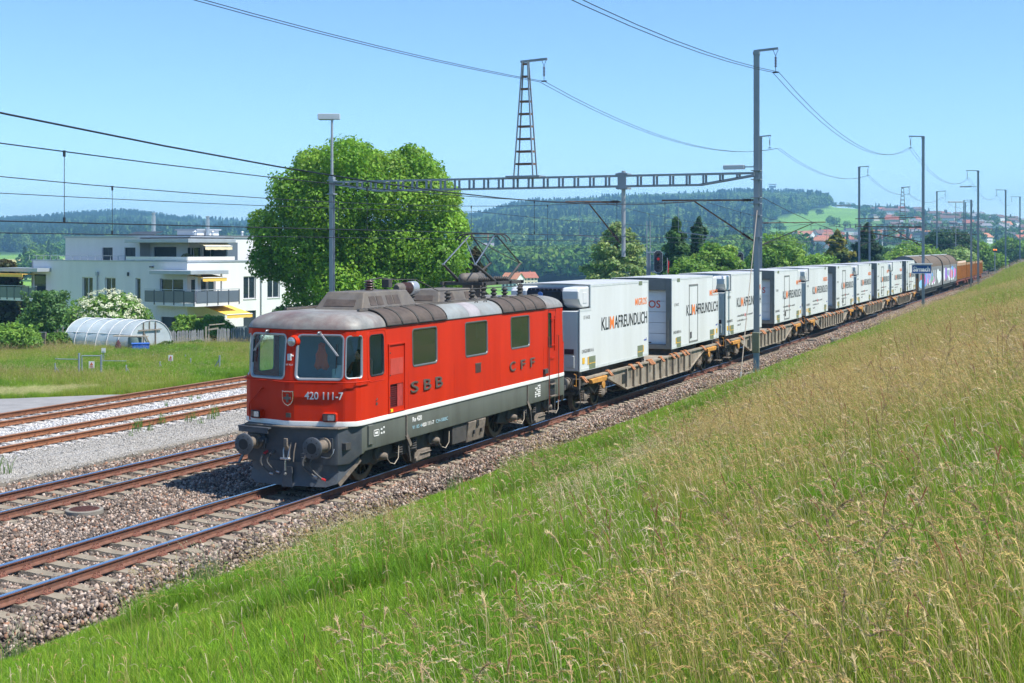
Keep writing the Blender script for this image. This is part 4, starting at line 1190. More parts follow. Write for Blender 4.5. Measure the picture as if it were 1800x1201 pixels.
s_ = o.modifiers.new('thick', 'SOLIDIFY'); s_.thickness = .02
tag(o, 'orange high-visibility vest hanging behind the right windscreen of the red locomotive', 'safety vest')

# ---- driver, one skinned figure
def skin_body(name, J, E_, Rr, mats, loc, rootj, sub=2, rz=0):
    me = bpy.data.meshes.new(name); names = list(J)
    me.from_pydata([J[n] for n in names], [(names.index(a), names.index(b)) for a, b in E_], [])
    o = put(name, me, None, loc, (0, 0, rz))
    sk = o.modifiers.new('skin', 'SKIN'); sk.use_smooth_shade = True
    for i, n in enumerate(names):
        r = Rr[n]; r = r if isinstance(r, tuple) else (r, r)
        me.skin_vertices[0].data[i].radius = r
        me.skin_vertices[0].data[i].use_root = (n == rootj)
    ss = o.modifiers.new('sub', 'SUBSURF'); ss.levels = sub; ss.render_levels = sub
    for m in mats: me.materials.append(m)
    return o
J = {'pelvis': (0, 0, 0), 'waist': (0, .01, .18), 'chest': (0, .02, .36), 'neckb': (0, .0, .50), 'neck': (0, -.01, .56),
     'shl': (-.17, .01, .46), 'ell': (-.24, -.10, .22), 'wrl': (-.17, -.32, .24), 'hl': (-.15, -.40, .24),
     'shr': (.17, .01, .46), 'elr': (.25, -.08, .20), 'wrr': (.22, -.30, .22), 'hr': (.21, -.38, .22),
     'hipl': (-.10, -.04, -.02), 'knl': (-.12, -.42, .02), 'anl': (-.12, -.46, -.36), 'tol': (-.12, -.60, -.38),
     'hipr': (.10, -.04, -.02), 'knr': (.12, -.42, .02), 'anr': (.12, -.46, -.36), 'tor': (.12, -.60, -.38)}
E_ = [('pelvis', 'waist'), ('waist', 'chest'), ('chest', 'neckb'), ('neckb', 'neck'), ('chest', 'shl'), ('shl', 'ell'), ('ell', 'wrl'), ('wrl', 'hl'), ('chest', 'shr'), ('shr', 'elr'), ('elr', 'wrr'), ('wrr', 'hr'),
      ('pelvis', 'hipl'), ('hipl', 'knl'), ('knl', 'anl'), ('anl', 'tol'), ('pelvis', 'hipr'), ('hipr', 'knr'), ('knr', 'anr'), ('anr', 'tor')]
Rr = {'pelvis': (.15, .11), 'waist': (.14, .10), 'chest': (.16, .115), 'neckb': .075, 'neck': .055, 'shl': .065, 'ell': .048, 'wrl': .034, 'hl': .03, 'shr': .065, 'elr': .048, 'wrr': .034, 'hr': .03,
      'hipl': .09, 'knl': .06, 'anl': .042, 'tol': .035, 'hipr': .09, 'knr': .06, 'anr': .042, 'tor': .035}
m_cloth = mat('dark_jacket', (.018, .02, .026), .9); m_skin = mat('skin', (.42, .24, .16), .6)
drv = thing('person', 'train driver in dark jacket seated behind the corner window of the red locomotive', 'person', (.97, 25.7 + 1.93, 2.28))
b_ = skin_body('body', J, E_, Rr, [m_cloth], (0, 0, 0), 'pelvis'); b_.parent = drv
hd = MB()
rows = []
for i in range(11):
    t = math.pi * i / 10; rr = math.sin(t); z = .115 * math.cos(t)
    row = []
    for k in range(14):
        a = 2 * math.pi * k / 14; x = .075 * rr * math.cos(a); y = .095 * rr * math.sin(a)
        if y < 0 and z < .02: x *= 1 - .18 * (-z / .115) if z < 0 else 1
        if k in (10, 11) and 5 <= i <= 6: y -= .020 if i == 6 else .012
        row.append((x, y, z))
    rows.append(row)
hd.grid(rows, closed=True)
hd.lathe([(0, .008), (.02, .028), (.028, .02)], (-.078, .01, -.01), (-1, .2, 0), 8); hd.lathe([(0, .008), (.02, .028), (.028, .02)], (.078, .01, -.01), (1, .2, 0), 8)
h_ = hd.build('head', m_skin, drv, loc=(0, -.025, .68), rot=(0, 0, R(-15)), smooth=70)
mb = MB(); rows = []
for i in range(6):
    t = math.pi * .5 * i / 5; rr = math.sin(t)
    rows.append([(.083 * rr * math.cos(a), .012 + .10 * rr * math.sin(a) * (.86 if math.sin(a) < 0 else 1), .02 + .108 * math.cos(t)) for a in [2 * math.pi * k / 14 for k in range(14)]])
mb.grid(rows, closed=True); mb.build('hair', mat('dark_hair', (.02, .015, .012), .8), h_, smooth=70)
mb = MB()
for s in (-1, 1):
    pts = [(s * .033 + .024 * math.cos(k * .7), -.094, .012 + .018 * math.sin(k * .7)) for k in range(10)]; mb.tube(pts, .003, 4)
    mb.lathe([(0, .010), (.006, .008)], (s * .03, -.088, .010), (0, -1, 0), 8)
mb.tube([(-.012, -.098, .014), (.012, -.098, .014)], .003, 4); mb.build('glasses', m_black, h_)
MB().obox((0, -.083, -.058), (.045, .012, .008)).build('mouth', mat('lips', (.3, .1, .08), .6), h_)
for s, w_ in ((-1, (-.15, -.40, .24)), (1, (.21, -.38, .22))):
    mb = MB(); mb.obox((0, -.02, 0), (.075, .09, .028), (0, 0, 0))
    for k, ln in enumerate((.075, .085, .08, .06)):
        x = -.028 + k * .019; mb.tube([(x, -.06, .004), (x, -.06 - ln * .5, .0), (x, -.06 - ln * .85, -.03)], [.009, .009, .007], 6)
    mb.tube([(s * -.036, .0, 0), (s * -.058, -.035, -.005), (s * -.056, -.06, -.02)], [.011, .010, .008], 6)
    mb.build('hand', m_skin, drv, loc=w_, smooth=50)

# ================================================================== CONTAINER WAGONS
m_wag = mat('wagon_grey', (.31, .27, .21), .8, var=.25, vs=2, dirt=(.14, .085, .05), dirt_amt=.85, dirt_scale=1.8, each=True)
m_wagd = mat('wagon_dark', (.085, .075, .066), .75, var=.3, vs=4, dirt=(.14, .115, .095), dirt_amt=.55, dirt_scale=4)
m_wyel = mat('wagon_yellow', (.55, .26, .05), .6, var=.25, vs=5, dirt=(.25, .11, .04), dirt_amt=.6, dirt_scale=4)
m_worg = mat('lock_rust_orange', (.45, .19, .08), .7, var=.3, vs=9)
m_cont = mat('reefer_white', (.66, .675, .655), .45, var=.04, vs=1.0, dirt=(.54, .55, .51), dirt_amt=.75, dirt_scale=.6, streak=True, each=True)
m_cont2 = mat('reefer_frame', (.55, .58, .56), .5, var=.1, vs=3)
m_contg = mat('door_frame_grey', (.20, .20, .185), .6, var=.15, vs=3)
m_door = mat('roller_door', (.70, .75, .80), .4, var=.04, vs=2)
m_blk = mat('print_black', (.03, .03, .03), .5, var=0)
m_org = mat('print_orange', (.80, .20, .03), .5, var=0)
m_blue = mat('print_blue', (.05, .09, .35), .5, var=0)
m_cool = mat('cooling_white', (.66, .67, .67), .3, var=.05, vs=3, dirt=(.55, .55, .53), dirt_amt=.4, dirt_scale=2)
m_coold = mat('cooling_navy', (.018, .025, .045), .45, var=.15, vs=6)
m_olive = mat('pocket_olive', (.17, .20, .12), .7, var=.15, vs=6)
m_maroon = mat('unit_maroon', (.05, .02, .025), .5, var=.2)
m_rooft = mat('container_roof', (.50, .51, .52), .5, .1, var=.15, vs=1.5)
WL = 19.76

def y25_bogie(parent, yc):
    b = empty('bogie', (0, yc, 0), 0, parent)
    for s in (-.9, .9): wheelset(b, s, .46, spoke=False)
    mb = MB()
    for s in (-1, 1):
        mb.prism([(-1.45, .60), (-1.3, .78), (-.55, .80), (-.4, .95), (.4, .95), (.55, .80), (1.3, .78), (1.45, .60), (1.2, .62), (.5, .62), (.35, .52), (-.35, .52), (-.5, .62), (-1.2, .62)], 'x', s * 1.0 - .05, s * 1.0 + .05)
    mb.box(-1.0, 1.0, -.2, .2, .55, .90); mb.box(-.95, .95, -1.48, -1.36, .58, .70); mb.box(-.95, .95, 1.36, 1.48, .58, .70)
    mb.build('bogie_frame', m_wagd, b, bevel=.015)
    for s in (-1, 1):
        for y in (-.9, .9):
            mb = MB(); mb.lathe([(0, .15), (.10, .17), (.14, .14), (.17, .08)], (s * 1.0, y, .46), (s, 0, 0), 14); mb.box(s * 1.05 - .09, s * 1.05 + .09, y - .22, y + .22, .40, .60); mb.build('axle_box', m_brn, b, smooth=30)
            for dy in (-.26, .26):
                mb = MB()
                for k in range(5): mb.lathe([(0, .075), (.02, .10), (.04, .075)], (s * 1.08, y + dy, .42 + k * .062), (0, 0, 1), 10)
                mb.build('suspension_spring', m_brn, b, smooth=40)
        mb = MB(); mb.bar((s * 1.12, -.5, .78), (s * 1.12, .0, .52), .04, .05); mb.bar((s * 1.12, .5, .78), (s * 1.12, .0, .52), .04, .05); mb.build('brake_rigging', m_brn, b)
    return b
def make_wagon():
    t = thing('container_wagon', '', 'freight wagon', (0, 0, 0))
    for s in (-1, 1):
        mb = MB(); a, c = s * 1.22 - .02, s * 1.22 + .02
        mb.prism([(3.4, 1.13), (3.4, .98), (5.65, .38), (14.1, .38), (16.36, .98), (16.36, 1.13)], 'x', a, c)
        mb.build('side_girder', m_wag, t)
    mb = MB()
    for s in (-1, 1):
        mb.box(s * 1.22 - .06, s * 1.22 + .10, .9, 18.86, 1.10, 1.16)
        mb.box(s * 1.22 - .05, s * 1.22 + .07, 5.65, 14.1, .35, .385)
        mb.bar((s * 1.23, 3.4, .965), (s * 1.23, 5.65, .365), .14, .03); mb.bar((s * 1.23, 14.1, .365), (s * 1.23, 16.36, .965), .14, .03)
    mb.build('girder_flange', m_wag, t)
    rib = {q: MB().box(-.0425, .0425, -.05, .05, q, 1.10).mesh('girder_rib', m_wag) for q in (.385, .45)}
    for s in (-1, 1):
        for k in range(11):
            y = 5.6 + k * .86; z0_ = .385 if 5.65 < y < 14.1 else .45
            put('girder_rib', rib[z0_], t, (s * 1.2825, y, 0))
    mb = MB(); mb.box(-1.18, 1.18, 7.4, 12.3, 1.08, 1.13); mb.box(-.25, .25, .7, 19.06, .75, 1.10); mb.box(-1.18, 1.18, 3.2, 3.5, .85, 1.1); mb.box(-1.18, 1.18, 16.26, 16.56, .85, 1.1); mb.build('centre_sill', m_wag, t)
    for y, d in ((.62, 1), (WL - .62, -1)):
        mb = MB(); ya, yb = sorted((y, y + .14 * d)); mb.box(-1.28, 1.28, ya, yb, .82, 1.16); ya, yb = sorted((y, y + 2.9 * d)); mb.box(-1.26, -1.10, ya, yb, .92, 1.14); mb.box(1.10, 1.26, ya, yb, .92, 1.14); mb.build('end_beam', m_wagd, t, bevel=.01)
        mb = MB(); ya, yb = sorted((y + .9 * d, y + 2.5 * d)); mb.prism([(ya, 1.03), (ya + .12, .92), (yb - .12, .90), (yb, 1.03), (yb, 1.08), (ya, 1.08)], 'x', 1.26, 1.40)
        mb.prism([(ya, 1.03), (ya + .12, .92), (yb - .12, .90), (yb, 1.03), (yb, 1.08), (ya, 1.08)], 'x', -1.40, -1.26); mb.build('yellow_bracket', m_wyel, t, bevel=.02)
        mb = MB()
        for s in (-1, 1): mb.lathe([(0, .13), (.03, .15), (.06, .13)], (s * 1.34, y + 2.15 * d, .80), (s, 0, 0), 14); mb.cyl((s * 1.2, y + 2.15 * d, .80), (s * 1.4, y + 2.15 * d, .80), .03, n=8)
        mb.build('brake_wheel', m_wyel, t, smooth=40)
        st_ = empty('shunter_step', (0, 0, 0), 0, t)
        mb = MB()
        for s in (-1, 1):
            mb.bar((s * 1.25, y + .05 * d, 1.0), (s * 1.30, y + .05 * d, .40), .03, .03)
            mb.bar((s * 1.25, y + .40 * d, .95), (s * 1.30, y + .40 * d, .40), .03, .03)
        mb.build('hanger', m_wagd, st_)
        mb = MB(); ya, yb = sorted((y - .02 * d, y + .46 * d))
        for s in (-1, 1): mb.box(s * 1.28 - .14, s * 1.28 + .14, ya, yb, .37, .40)
        mb.build('tread', m_brn, st_)
        mb = MB(); mb.tube([(1.12, y - .04 * d, .95), (1.22, y - .12 * d, .93), (1.22, y - .14 * d, 1.30), (1.12, y - .04 * d, 1.32)], .016, 6); mb.build('hand_iron', m_wyel, t, smooth=50)
        mb = MB(); mb.prism([(-.08, -.05), (-.02, -.16), (.06, -.14), (.09, -.05), (.05, -.02), (.0, -.08), (-.04, -.02), (-.05, .12), (-.10, .12)], 'x', -.04, .04); mb.build('draw_hook', m_brn, t, loc=(0, y - .12 * d, 1.05), rot=(0, 0, 0 if d > 0 else R(180)))
        mb = MB(); pts = [(.35, y - .02 * d, .92), (.30, y - .18 * d, .72), (.22, y - .40 * d, .60), (.15, y - .60 * d, .66)]; mb.tube(pts, .026, 6); mb.build('brake_hose', m_hose, t, smooth=50)
        buffer_pair(t, 0 if d > 0 else WL, d, 1.04, mh=m_wagd, mst=m_brn)
    # twist lock fittings along the side
    for y in (.95, 3.55, 6.1, 7.0, 8.3, 8.6, 9.9, 11.4, 12.0, 13.0, 13.5, 16.2, 18.8):
        for s in (-1, 1):
            mb = MB(); mb.box(s * 1.26 - .05, s * 1.26 + .05, y - .12, y + .12, 1.16, 1.22)
            mb.bar((s * 1.28, y - .06, 1.19), (s * 1.44, y - .06, 1.02), .07, .05); mb.bar((s * 1.28, y + .08, 1.19), (s * 1.44, y + .08, 1.02), .07, .05); mb.build('twist_lock', m_worg, t, bevel=.008)
    for y in (1.1, 8.0, 12.0, 18.5):
        mb = MB(); mb.box(-1.15, 1.15, y - .15, y + .15, 1.12, 1.36); mb.build('support_cradle', m_wagd, t)
    mb = MB(); mb.box(1.245, 1.26, 5.2, 5.55, .60, .92); mb.build('data_plate', m_blk, t)
    for y in (2.55, WL - 2.55): y25_bogie(t, y)
    mb = MB()
    for s in (-1, 1): mb.tube([(s * .95, 4.0, .55), (s * .95, 5.0, .34), (s * .95, 6.4, .30), (s * .9, 9.8, .33), (s * .95, 13.4, .30), (s * .95, 15.7, .55)], .018, 5)
    mb.build('brake_pipe', m_brn, t, smooth=50)
    return t
CL = 7.66
def side_text(parent, s):
    """print on one long side; s=+1 faces +X"""
    def T(name, txt, y, z, size, w, m):
        me = text_mesh(txt, size, m, width=w, depth=.0015, bold=size * .012)
        if s > 0: put(name, me, parent, (1.2615, y, z), SIDE)
        else: put(name, me, parent, (-1.2615, CL - y, z), (R(90), 0, R(-90)))
    return T
def make_container(no, serial, extra, door_no):
    t = thing('refrigerated_container', '', 'container', (0, 0, 0))
    z0_, z1_ = 1.38, 4.20
    # body: stepped profile in Y-Z, the top front notch holds the cooling unit
    prof = [(.30, z0_), (.30, 3.36), (1.20, 3.36), (1.20, z1_), (CL - .35, z1_), (CL - .35, z0_)]
    mb = MB(); mb.prism(prof, 'x', -1.235, 1.235); mb.build('box_body', m_cont, t)
    # side skins
    for s in (-1, 1):
        sp = [(0.06, z0_ + .05), (0.06, 3.38), (1.12, 3.38), (1.12, z1_ - .02), (CL - .02, z1_ - .02), (CL - .02, z0_ + .05)]
        mb = MB(); mb.prism(sp, 'x', s * 1.232, s * 1.256); mb.build('side_wall', m_cont, t)
        mb = MB()
        a, b = sorted((s * 1.225, s * 1.264))
        mb.box(a, b, 0.02, CL, z0_, z0_ + .085); mb.box(a, b, 1.08, CL, z1_ - .075, z1_ + .005)
        mb.box(a, b, .02, .10, z0_ + .085, 3.38); mb.box(a, b, 1.08, 1.15, 3.42, z1_ - .075); mb.box(a, b, CL - .06, CL, z0_ + .085, z1_ - .075); mb.box(a, b, .02, 1.15, 3.34, 3.42)
        mb.build('edge_profile', m_cont2, t)
        mb = MB()
        a, b = sorted((s * 1.23, s * 1.2685))
        for y in (.95, CL - 1.35): mb.box(a, b, y, y + .62, z0_ + .02, z0_ + .44)
        mb.box(a, b, CL - 1.20, CL - .80, z1_ - .15, z1_ - .01)
        mb.build('lift_pocket', m_olive, t)
        mb = MB(); a, b = sorted((s * 1.255, s * 1.2695))
        for y, z, w, h in ((.95, z0_ + .20, .62, .025), (CL - 1.35, z0_ + .20, .62, .025), (.80, z0_ + .18, .10, .26), (CL - .68, z0_ + .18, .08, .24), (.28, z0_ + .24, .22, .20)): mb.box(a, b, y, y + w, z, z + h)
        mb.build('yellow_mark', m_yel, t)
        T = side_text(t, s)
        if s > 0:
            pass
        x0 = 2.22
        W = 5.28
        T('slogan', 'KLI', x0, 2.62, .62, W * .158, m_blk); T('slogan', 'M', x0 + W * .170, 2.62, .62, W * .084, m_org); T('slogan', 'AFREUNDLICH', x0 + W * .266, 2.62, .62, W * .734, m_blk)
        T('shop_name', 'MIGROS', 6.02, 3.32, .36, 1.42, m_org)
        T('container_number', no, .42, 3.08, .16, .62, m_contg)
        T('serial_number', serial, .25, 1.97, .17, 1.15, m_contg)
        mk = MB(); a, b = sorted((s * 1.256, s * 1.262))
        for k_, (yy_, w_, h_) in enumerate(((.0, .07, .05), (.09, .06, .06), (.17, .07, .05), (.26, .05, .10))):
            ya = CL - .55 + yy_ if s > 0 else .55 - yy_ - w_
            mk.box(a, b, ya, ya + w_, 1.96, 1.96 + h_)
        mk.build('small_logo', m_blue, t)
        if extra:
            mk = MB(); a, b = sorted((s * 1.256, s * 1.2605)); rp = random.Random(4)
            for (y0_, y1_, z_) in ((2.30, 3.75, 2.14), (4.1, 5.6, 2.14), (2.30, 4.4, 1.92), (2.38, 3.0, 1.72)):
                yy_ = y0_
                while yy_ < y1_:
                    w_ = rp.uniform(.05, .09); ya = yy_ if s > 0 else CL - yy_ - w_
                    mk.box(a, b, ya, ya + w_, z_, z_ + rp.choice((.07, .07, .10))); yy_ += w_ + rp.choice((.02, .02, .02, .07))
            mk.build('small_print', m_contg, t)
            a, b = sorted((s * 1.256, s * 1.262)); yy = 3.88 if s > 0 else CL - 3.88 - .16
            MB().box(a, b, yy, yy + .16, 2.10, 2.26).build('red_mark', m_redp, t)
    # side door on the +X... drawn outline on the right hand side of the door end
    mb = MB(); yd0, yd1 = CL - 4.02, CL - 2.62
    for s in (-1,):
        for (a0, a1, b0, b1) in ((yd0, yd0 + .05, 1.50, 3.88), (yd1 - .05, yd1, 1.50, 3.88), (yd0, yd1, 3.83, 3.90), (yd0, yd1, 1.47, 1.54)): mb.box(-1.272, -1.256, a0, a1, b0, b1)
    mb.build('side_door_frame', m_contg, t)
    mb = MB(); mb.box(-1.285, -1.256, yd1 - .35, yd1 - .17, 1.66, 1.92); mb.build('side_door_handle', m_dark, t, bevel=.01)
    mb = MB(); rows = [[(x, y, z1_ + .03 * (1 - (x / 1.25) ** 2)) for x in (-1.25, -.6, 0, .6, 1.25)] for y in (1.12, CL)]; mb.grid(rows); mb.build('roof', m_rooft, t, smooth=60)
    # ---- cooling end
    ce = empty('cooling_unit', (0, 0, 0), 0, t)
    prof = [(.26, 3.55), (.10, 3.75), (.08, 4.0), (.16, 4.12), (1.14, 4.14), (1.14, 3.45), (.5, 3.45)]
    for s in (-1, 1):
        a, b = sorted((s * .62, s * 1.20)); mb = MB(); mb.prism(prof, 'x', a, b); mb.build('unit_end_cover', m_cool, ce, bevel=.05, seg=3)
    mb = MB(); mb.prism([(.24, 3.50), (.12, 3.75), (.11, 4.0), (.20, 4.10), (1.14, 4.10), (1.14, 3.42), (.6, 3.42)], 'x', -.62, .62); mb.build('unit_grille', m_coold, ce, bevel=.02)
    mb = MB()
    for k in range(8): mb.box(-.58 + k * .15, -.48 + k * .15, .10, .16, 4.03, 4.08)
    mb.box(.26, .56, .085, .12, 3.60, 3.98); mb.build('unit_vent', m_black, ce)
    MB().lathe([(0, .10), (.02, .09)], (-.15, .115, 3.88), (0, -1, 0), 20).build('unit_badge', mat('badge_blue', (.10, .22, .55), .4), ce)
    mb = MB(); mb.box(1.19, 1.215, .50, .86, 3.60, 3.95); mb.build('unit_hatch', m_cool, ce, bevel=.008)
    fe = empty('front_end', (0, 0, 0), 0, t)
    for s in (-1, 1):
        a, b = sorted((s * .60, s * 1.20)); mb = MB(); mb.box(a, b, .02, .32, z0_ + .02, 3.36); mb.build('equipment_cabinet', m_cont, fe, bevel=.02)
    mb = MB(); mb.box(-.60, .60, .16, .31, 2.2, 2.95); mb.build('dark_panel', m_maroon, fe)
    mb = MB(); mb.box(-.60, .60, .14, .31, 2.98, 3.34); mb.build('name_panel', m_cont, fe)
    put('container_number', text_mesh(no, .24, m_blk, width=.95, depth=.002, bold=.004), fe, (-.42, .135, 3.06), FACE)
    mb = MB(); mb.box(-.60, .60, .20, .31, 1.42, 2.18); mb.build('lower_panel', m_cont, fe)
    mb = MB(); mb.box(.74, 1.06, .0, .03, 1.95, 2.12); mb.build('socket_panel', m_maroon, fe)
    mb = MB(); mb.box(.76, 1.08, .0, .03, 1.50, 1.90); mb.build('socket_cover', m_cont2, fe, bevel=.02)
    # ---- door end
    de = empty('door_end', (0, 0, 0), 0, t)
    mb = MB()
    for s in (-1, 1): a, b = sorted((s * 1.02, s * 1.25)); mb.box(a, b, CL - .36, CL, z0_, z1_)
    mb.box(-1.02, 1.02, CL - .36, CL, 3.72, z1_); mb.box(-1.02, 1.02, CL - .36, CL, z0_, z0_ + .18); mb.build('door_frame', m_contg, de, bevel=.01)
    for k in range(5):
        z = 1.56 + k * .432; mb = MB(); mb.box(-1.02, 1.02, CL - .36, CL - .22, z + .006, z + .426); mb.build('door_panel', m_door, de, bevel=.006)
    put('container_number', text_mesh(door_no, .21, m_blk, width=1.0, depth=.002, bold=.004), de, (.75, CL - .218, 1.68), (R(90), 0, R(180)))
    put('shop_name', text_mesh('MIGROS', .42, mat('print_red', (.65, .07, .02), .5, var=0), width=1.45, depth=.002, bold=.006), de, (.72, CL - .218, 3.02), (R(90), 0, R(180)))
    mb = MB(); mb.box(-.35, -.05, CL - .23, CL - .20, 1.60, 1.64); mb.build('door_handle', m_black, de)
    mb = MB(); mb.tube([(-1.12, CL, 1.7), (-1.12, CL + .03, 1.7), (-1.12, CL + .03, 2.5), (-1.12, CL, 2.5)], .012, 5); mb.build('grab_handle', m_contg, de)
    return t
WY0 = 25.7 + 15.4
wag = make_wagon()
cA = make_container('LT 114 CK', 'LWGB 000114 6', False, 'LT 113 CK')
cB = make_container('LT 125 CK', 'LWGB 000125 2', True, 'LT 123 CK')
km = kid_map()
ordn = ['first', 'second', 'third', 'fourth', 'fifth']
for k in range(5):
    w = wag if k == 0 else copy_tree(wag, km)
    w.location = (0, WY0 + k * WL, 0)
    tag(w, 'grey container flat wagon with yellow brackets, %s behind the red locomotive' % ordn[k], 'freight wagon', 'container wagons of the train')
cnt = 0; first = {0: True, 1: True}
for k in range(5):
    for h in (0, 1):
        src = cA if k < 1 else cB
        key = 0 if src is cA else 1
        c = src if first[key] else copy_tree(src, km); first[key] = False
        if h == 0:
            c.location = (0, WY0 + k * WL + .69, 0); c.rotation_euler = (0, 0, 0)
            lb = 'white refrigerated container with forward-facing cooling unit at the front of the %s wagon' % ordn[k]
        else:
            c.location = (0, WY0 + k * WL + 19.18, 0); c.rotation_euler = (0, 0, R(180))
            lb = 'white refrigerated container with roller door facing forward at the rear of the %s wagon' % ordn[k]
        tag(c, lb, 'container', 'refrigerated containers on the train')

# ================================================================== SLIDING-WALL WAGON PAIR
m_vanroof = mat('van_roof', (.15, .12, .095), .95, 0, var=.2, vs=2, spec=.05); m_vanside = mat('van_side', (.20, .21, .21), .9, var=.2, vs=2, dirt=(.14, .12, .11), dirt_amt=.5)
m_vandk = mat('van_dark', (.06, .055, .05), .8, var=.2)
GR = [('paint_blue', (.10, .28, .62)), ('paint_magenta', (.60, .10, .42)), ('paint_red', (.50, .10, .06)), ('paint_pale', (.62, .66, .66)), ('paint_sky', (.25, .50, .72)), ('paint_green', (.16, .36, .24)), ('paint_violet', (.25, .14, .50))]
GR = [mat(n, tuple(min(1, v * 1.2) for v in c), .5, var=.15, vs=2) for n, c in GR]
def curved(x0, z_s, z_t, n=8):
    return [(x0 * math.cos(t), z_s + (z_t - z_s) * math.sin(t)) for t in [math.pi * .5 * k / n for k in range(n + 1)]]
def make_van(y0, L, label, seed):
    t = thing('sliding_wall_wagon', label, 'freight wagon', (0, y0, 0), group='sliding wall wagons of the train')
    r = random.Random(seed)
    q = curved(1.40, 3.35, 4.55); full = q + [(-x, z) for x, z in reversed(q)][1:]
    mb = MB(); n = 26; rows = []
    for i in range(n * 2 + 1):
        y = .5 + (L - 1.0) * i / (n * 2); d = .02 if i % 2 else 0
        rows.append([(x * (1 + d), y, z + d * .5) for x, z in full])
    mb.grid(rows); mb.build('roof', m_vanroof, t, smooth=25)
    mb = MB(); mb.box(-1.38, 1.38, .5, L - .5, 1.12, 3.36); mb.prism([(x * .985, z) for x, z in full], 'y', .45, .5); mb.prism([(x * .985, z) for x, z in full], 'y', L - .5, L - .45); mb.build('body', m_vanside, t)
    k = 2; wdt = (L - 1.0) / k
    for s in (-1, 1):
        for i in range(k):
            mb = MB(); a, b = sorted((s * 1.37, s * 1.42)); mb.box(a, b, .52 + i * wdt + .04, .52 + (i + 1) * wdt - .08, 1.15, 3.38); mb.build('sliding_wall', m_vanside, t, bevel=.02)
    mb = MB(); mb.box(-.16, .16, .6, L - .6, 4.545, 4.62); mb.build('roof_ridge', mat('ridge_pale', (.55, .58, .6), .5, .2), t)
    for i in range(k + 1):
        mb = MB(); yy = min(L - .42, max(.42, .5 + i * wdt)); pts = [(x * 1.01, yy, z * 1.003) for x, z in full]; mb.tube(pts, .05, 6); mb.bar((1.42, yy, 3.35), (1.42, yy, 1.1), .08, .08); mb.build('wall_joint', m_vandk, t)
    for i in range(16):
        w = r.uniform(2.2, 5.5); yy = r.uniform(.7, L - w - .7); zz = r.uniform(1.2, 2.0); h = r.uniform(.9, min(2.1, 3.3 - zz))
        lp = [(yy + w * (.5 + .5 * math.cos(a) * r.uniform(.7, 1)), zz + h * (.5 + .5 * math.sin(a) * r.uniform(.7, 1))) for a in [2 * math.pi * q_ / 9 for q_ in range(9)]]
        MB().prism(lp, 'x', 1.42, 1.4225 + i * .0006).build('graffiti', GR[i % len(GR)], t)
    for q_ in range(4):
        put('graffiti', text_mesh('TOLU'[q_], 2.2, GR[3], width=2.0, depth=.002, bold=.03), t, (1.436, L * .30 + q_ * 2.6, 1.45), SIDE)
    mb = MB(); mb.box(-1.3, 1.3, .3, L - .3, .92, 1.10)
    for s in (-1, 1): mb.prism([(3.2, .92), (4.6, .62), (L - 4.6, .62), (L - 3.2, .92)], 'x', s * 1.15 - .03, s * 1.15 + .03)
    mb.build('underframe', m_vandk, t)
    mb = MB(); mb.tube([(1.3, .34, 1.2), (1.3, .28, 1.25), (1.3, .28, 2.3), (1.3, .34, 2.35)], .03, 6); mb.build('hand_iron', m_wyel, t)
    for y in (2.2, L - 2.2):
        for s in (-.9, .9): wheelset(t, y + s, .46, spoke=False)
    for y, d in ((0, 1), (L, -1)): buffer_pair(t, y, d, 1.04, mh=m_wagd, mst=m_brn)
    return t
VY = WY0 + 5 * WL
make_van(VY, 26.0, 'curved-roof sliding wall wagon with graffiti, next to the last white container', 3)
make_van(VY + 26.0, 20.5, 'curved-roof sliding wall wagon with graffiti, directly ahead of the orange wagons', 5)
# orange open wagons
m_orange = mat('orange_tub', (.52, .22, .04), .6, var=.15, vs=2, dirt=(.33, .14, .05), dirt_amt=.5, dirt_scale=1.5)
m_orangel = mat('orange_tub_rim', (.72, .58, .42), .6, var=.1)
m_rusty = mat('rusty_frame', (.20, .06, .04), .8, var=.25, vs=4)
def make_tub(y0, L, label):
    t = thing('open_wagon', label, 'freight wagon', (0, y0, 0), group='orange open wagons at the end of the train')
    mb = MB(); mb.box(-1.28, 1.28, .6, L - .6, 1.25, 1.33)
    for s in (-1, 1): a, b = sorted((s * 1.22, s * 1.30)); mb.box(a, b, .6, L - .6, 1.33, 3.05)
    mb.box(-1.22, 1.22, .6, .68, 1.33, 3.05); mb.box(-1.22, 1.22, L - .68, L - .6, 1.33, 3.05); mb.build('tub', m_orange, t)
    mb = MB()
    for s in (-1, 1):
        a, b = sorted((s * 1.22, s * 1.33)); mb.box(a, b, .58, L - .58, 3.05, 3.35)
    mb.build('rim_panel', m_orangel, t)
    n = 9
    for i in range(n + 1):
        y = .66 + (L - 1.32) * i / n; mb = MB(); mb.box(1.30, 1.40, y - .07, y + .07, 1.3, 3.38); mb.box(-1.40, -1.30, y - .07, y + .07, 1.3, 3.38); mb.build('stake', m_orange, t)
    mb = MB(); mb.box(-1.2, 1.2, .3, L - .3, .90, 1.22); mb.build('underframe', m_rusty, t)
    for y in (2.2, L - 2.2):
        mb = MB(); mb.box(1.0, 1.32, y - .9, y + .9, .55, .85); mb.box(-1.32, -1.0, y - .9, y + .9, .55, .85); mb.build('bogie_side', m_rusty, t)
        for s in (-.9, .9): wheelset(t, y + s, .46, spoke=False)
    for y, d in ((0, 1), (L, -1)): buffer_pair(t, y, d, 1.04, mh=m_rusty, mst=m_wyel)
    return t
OY = VY + 46.5
for i, lb in enumerate(('orange open wagon coupled behind the curved-roof wagons', 'orange open wagon in the middle of the orange ones', 'last orange open wagon, at the tail of the train')):
    make_tub(OY + i * 17.0, 17.0, lb)

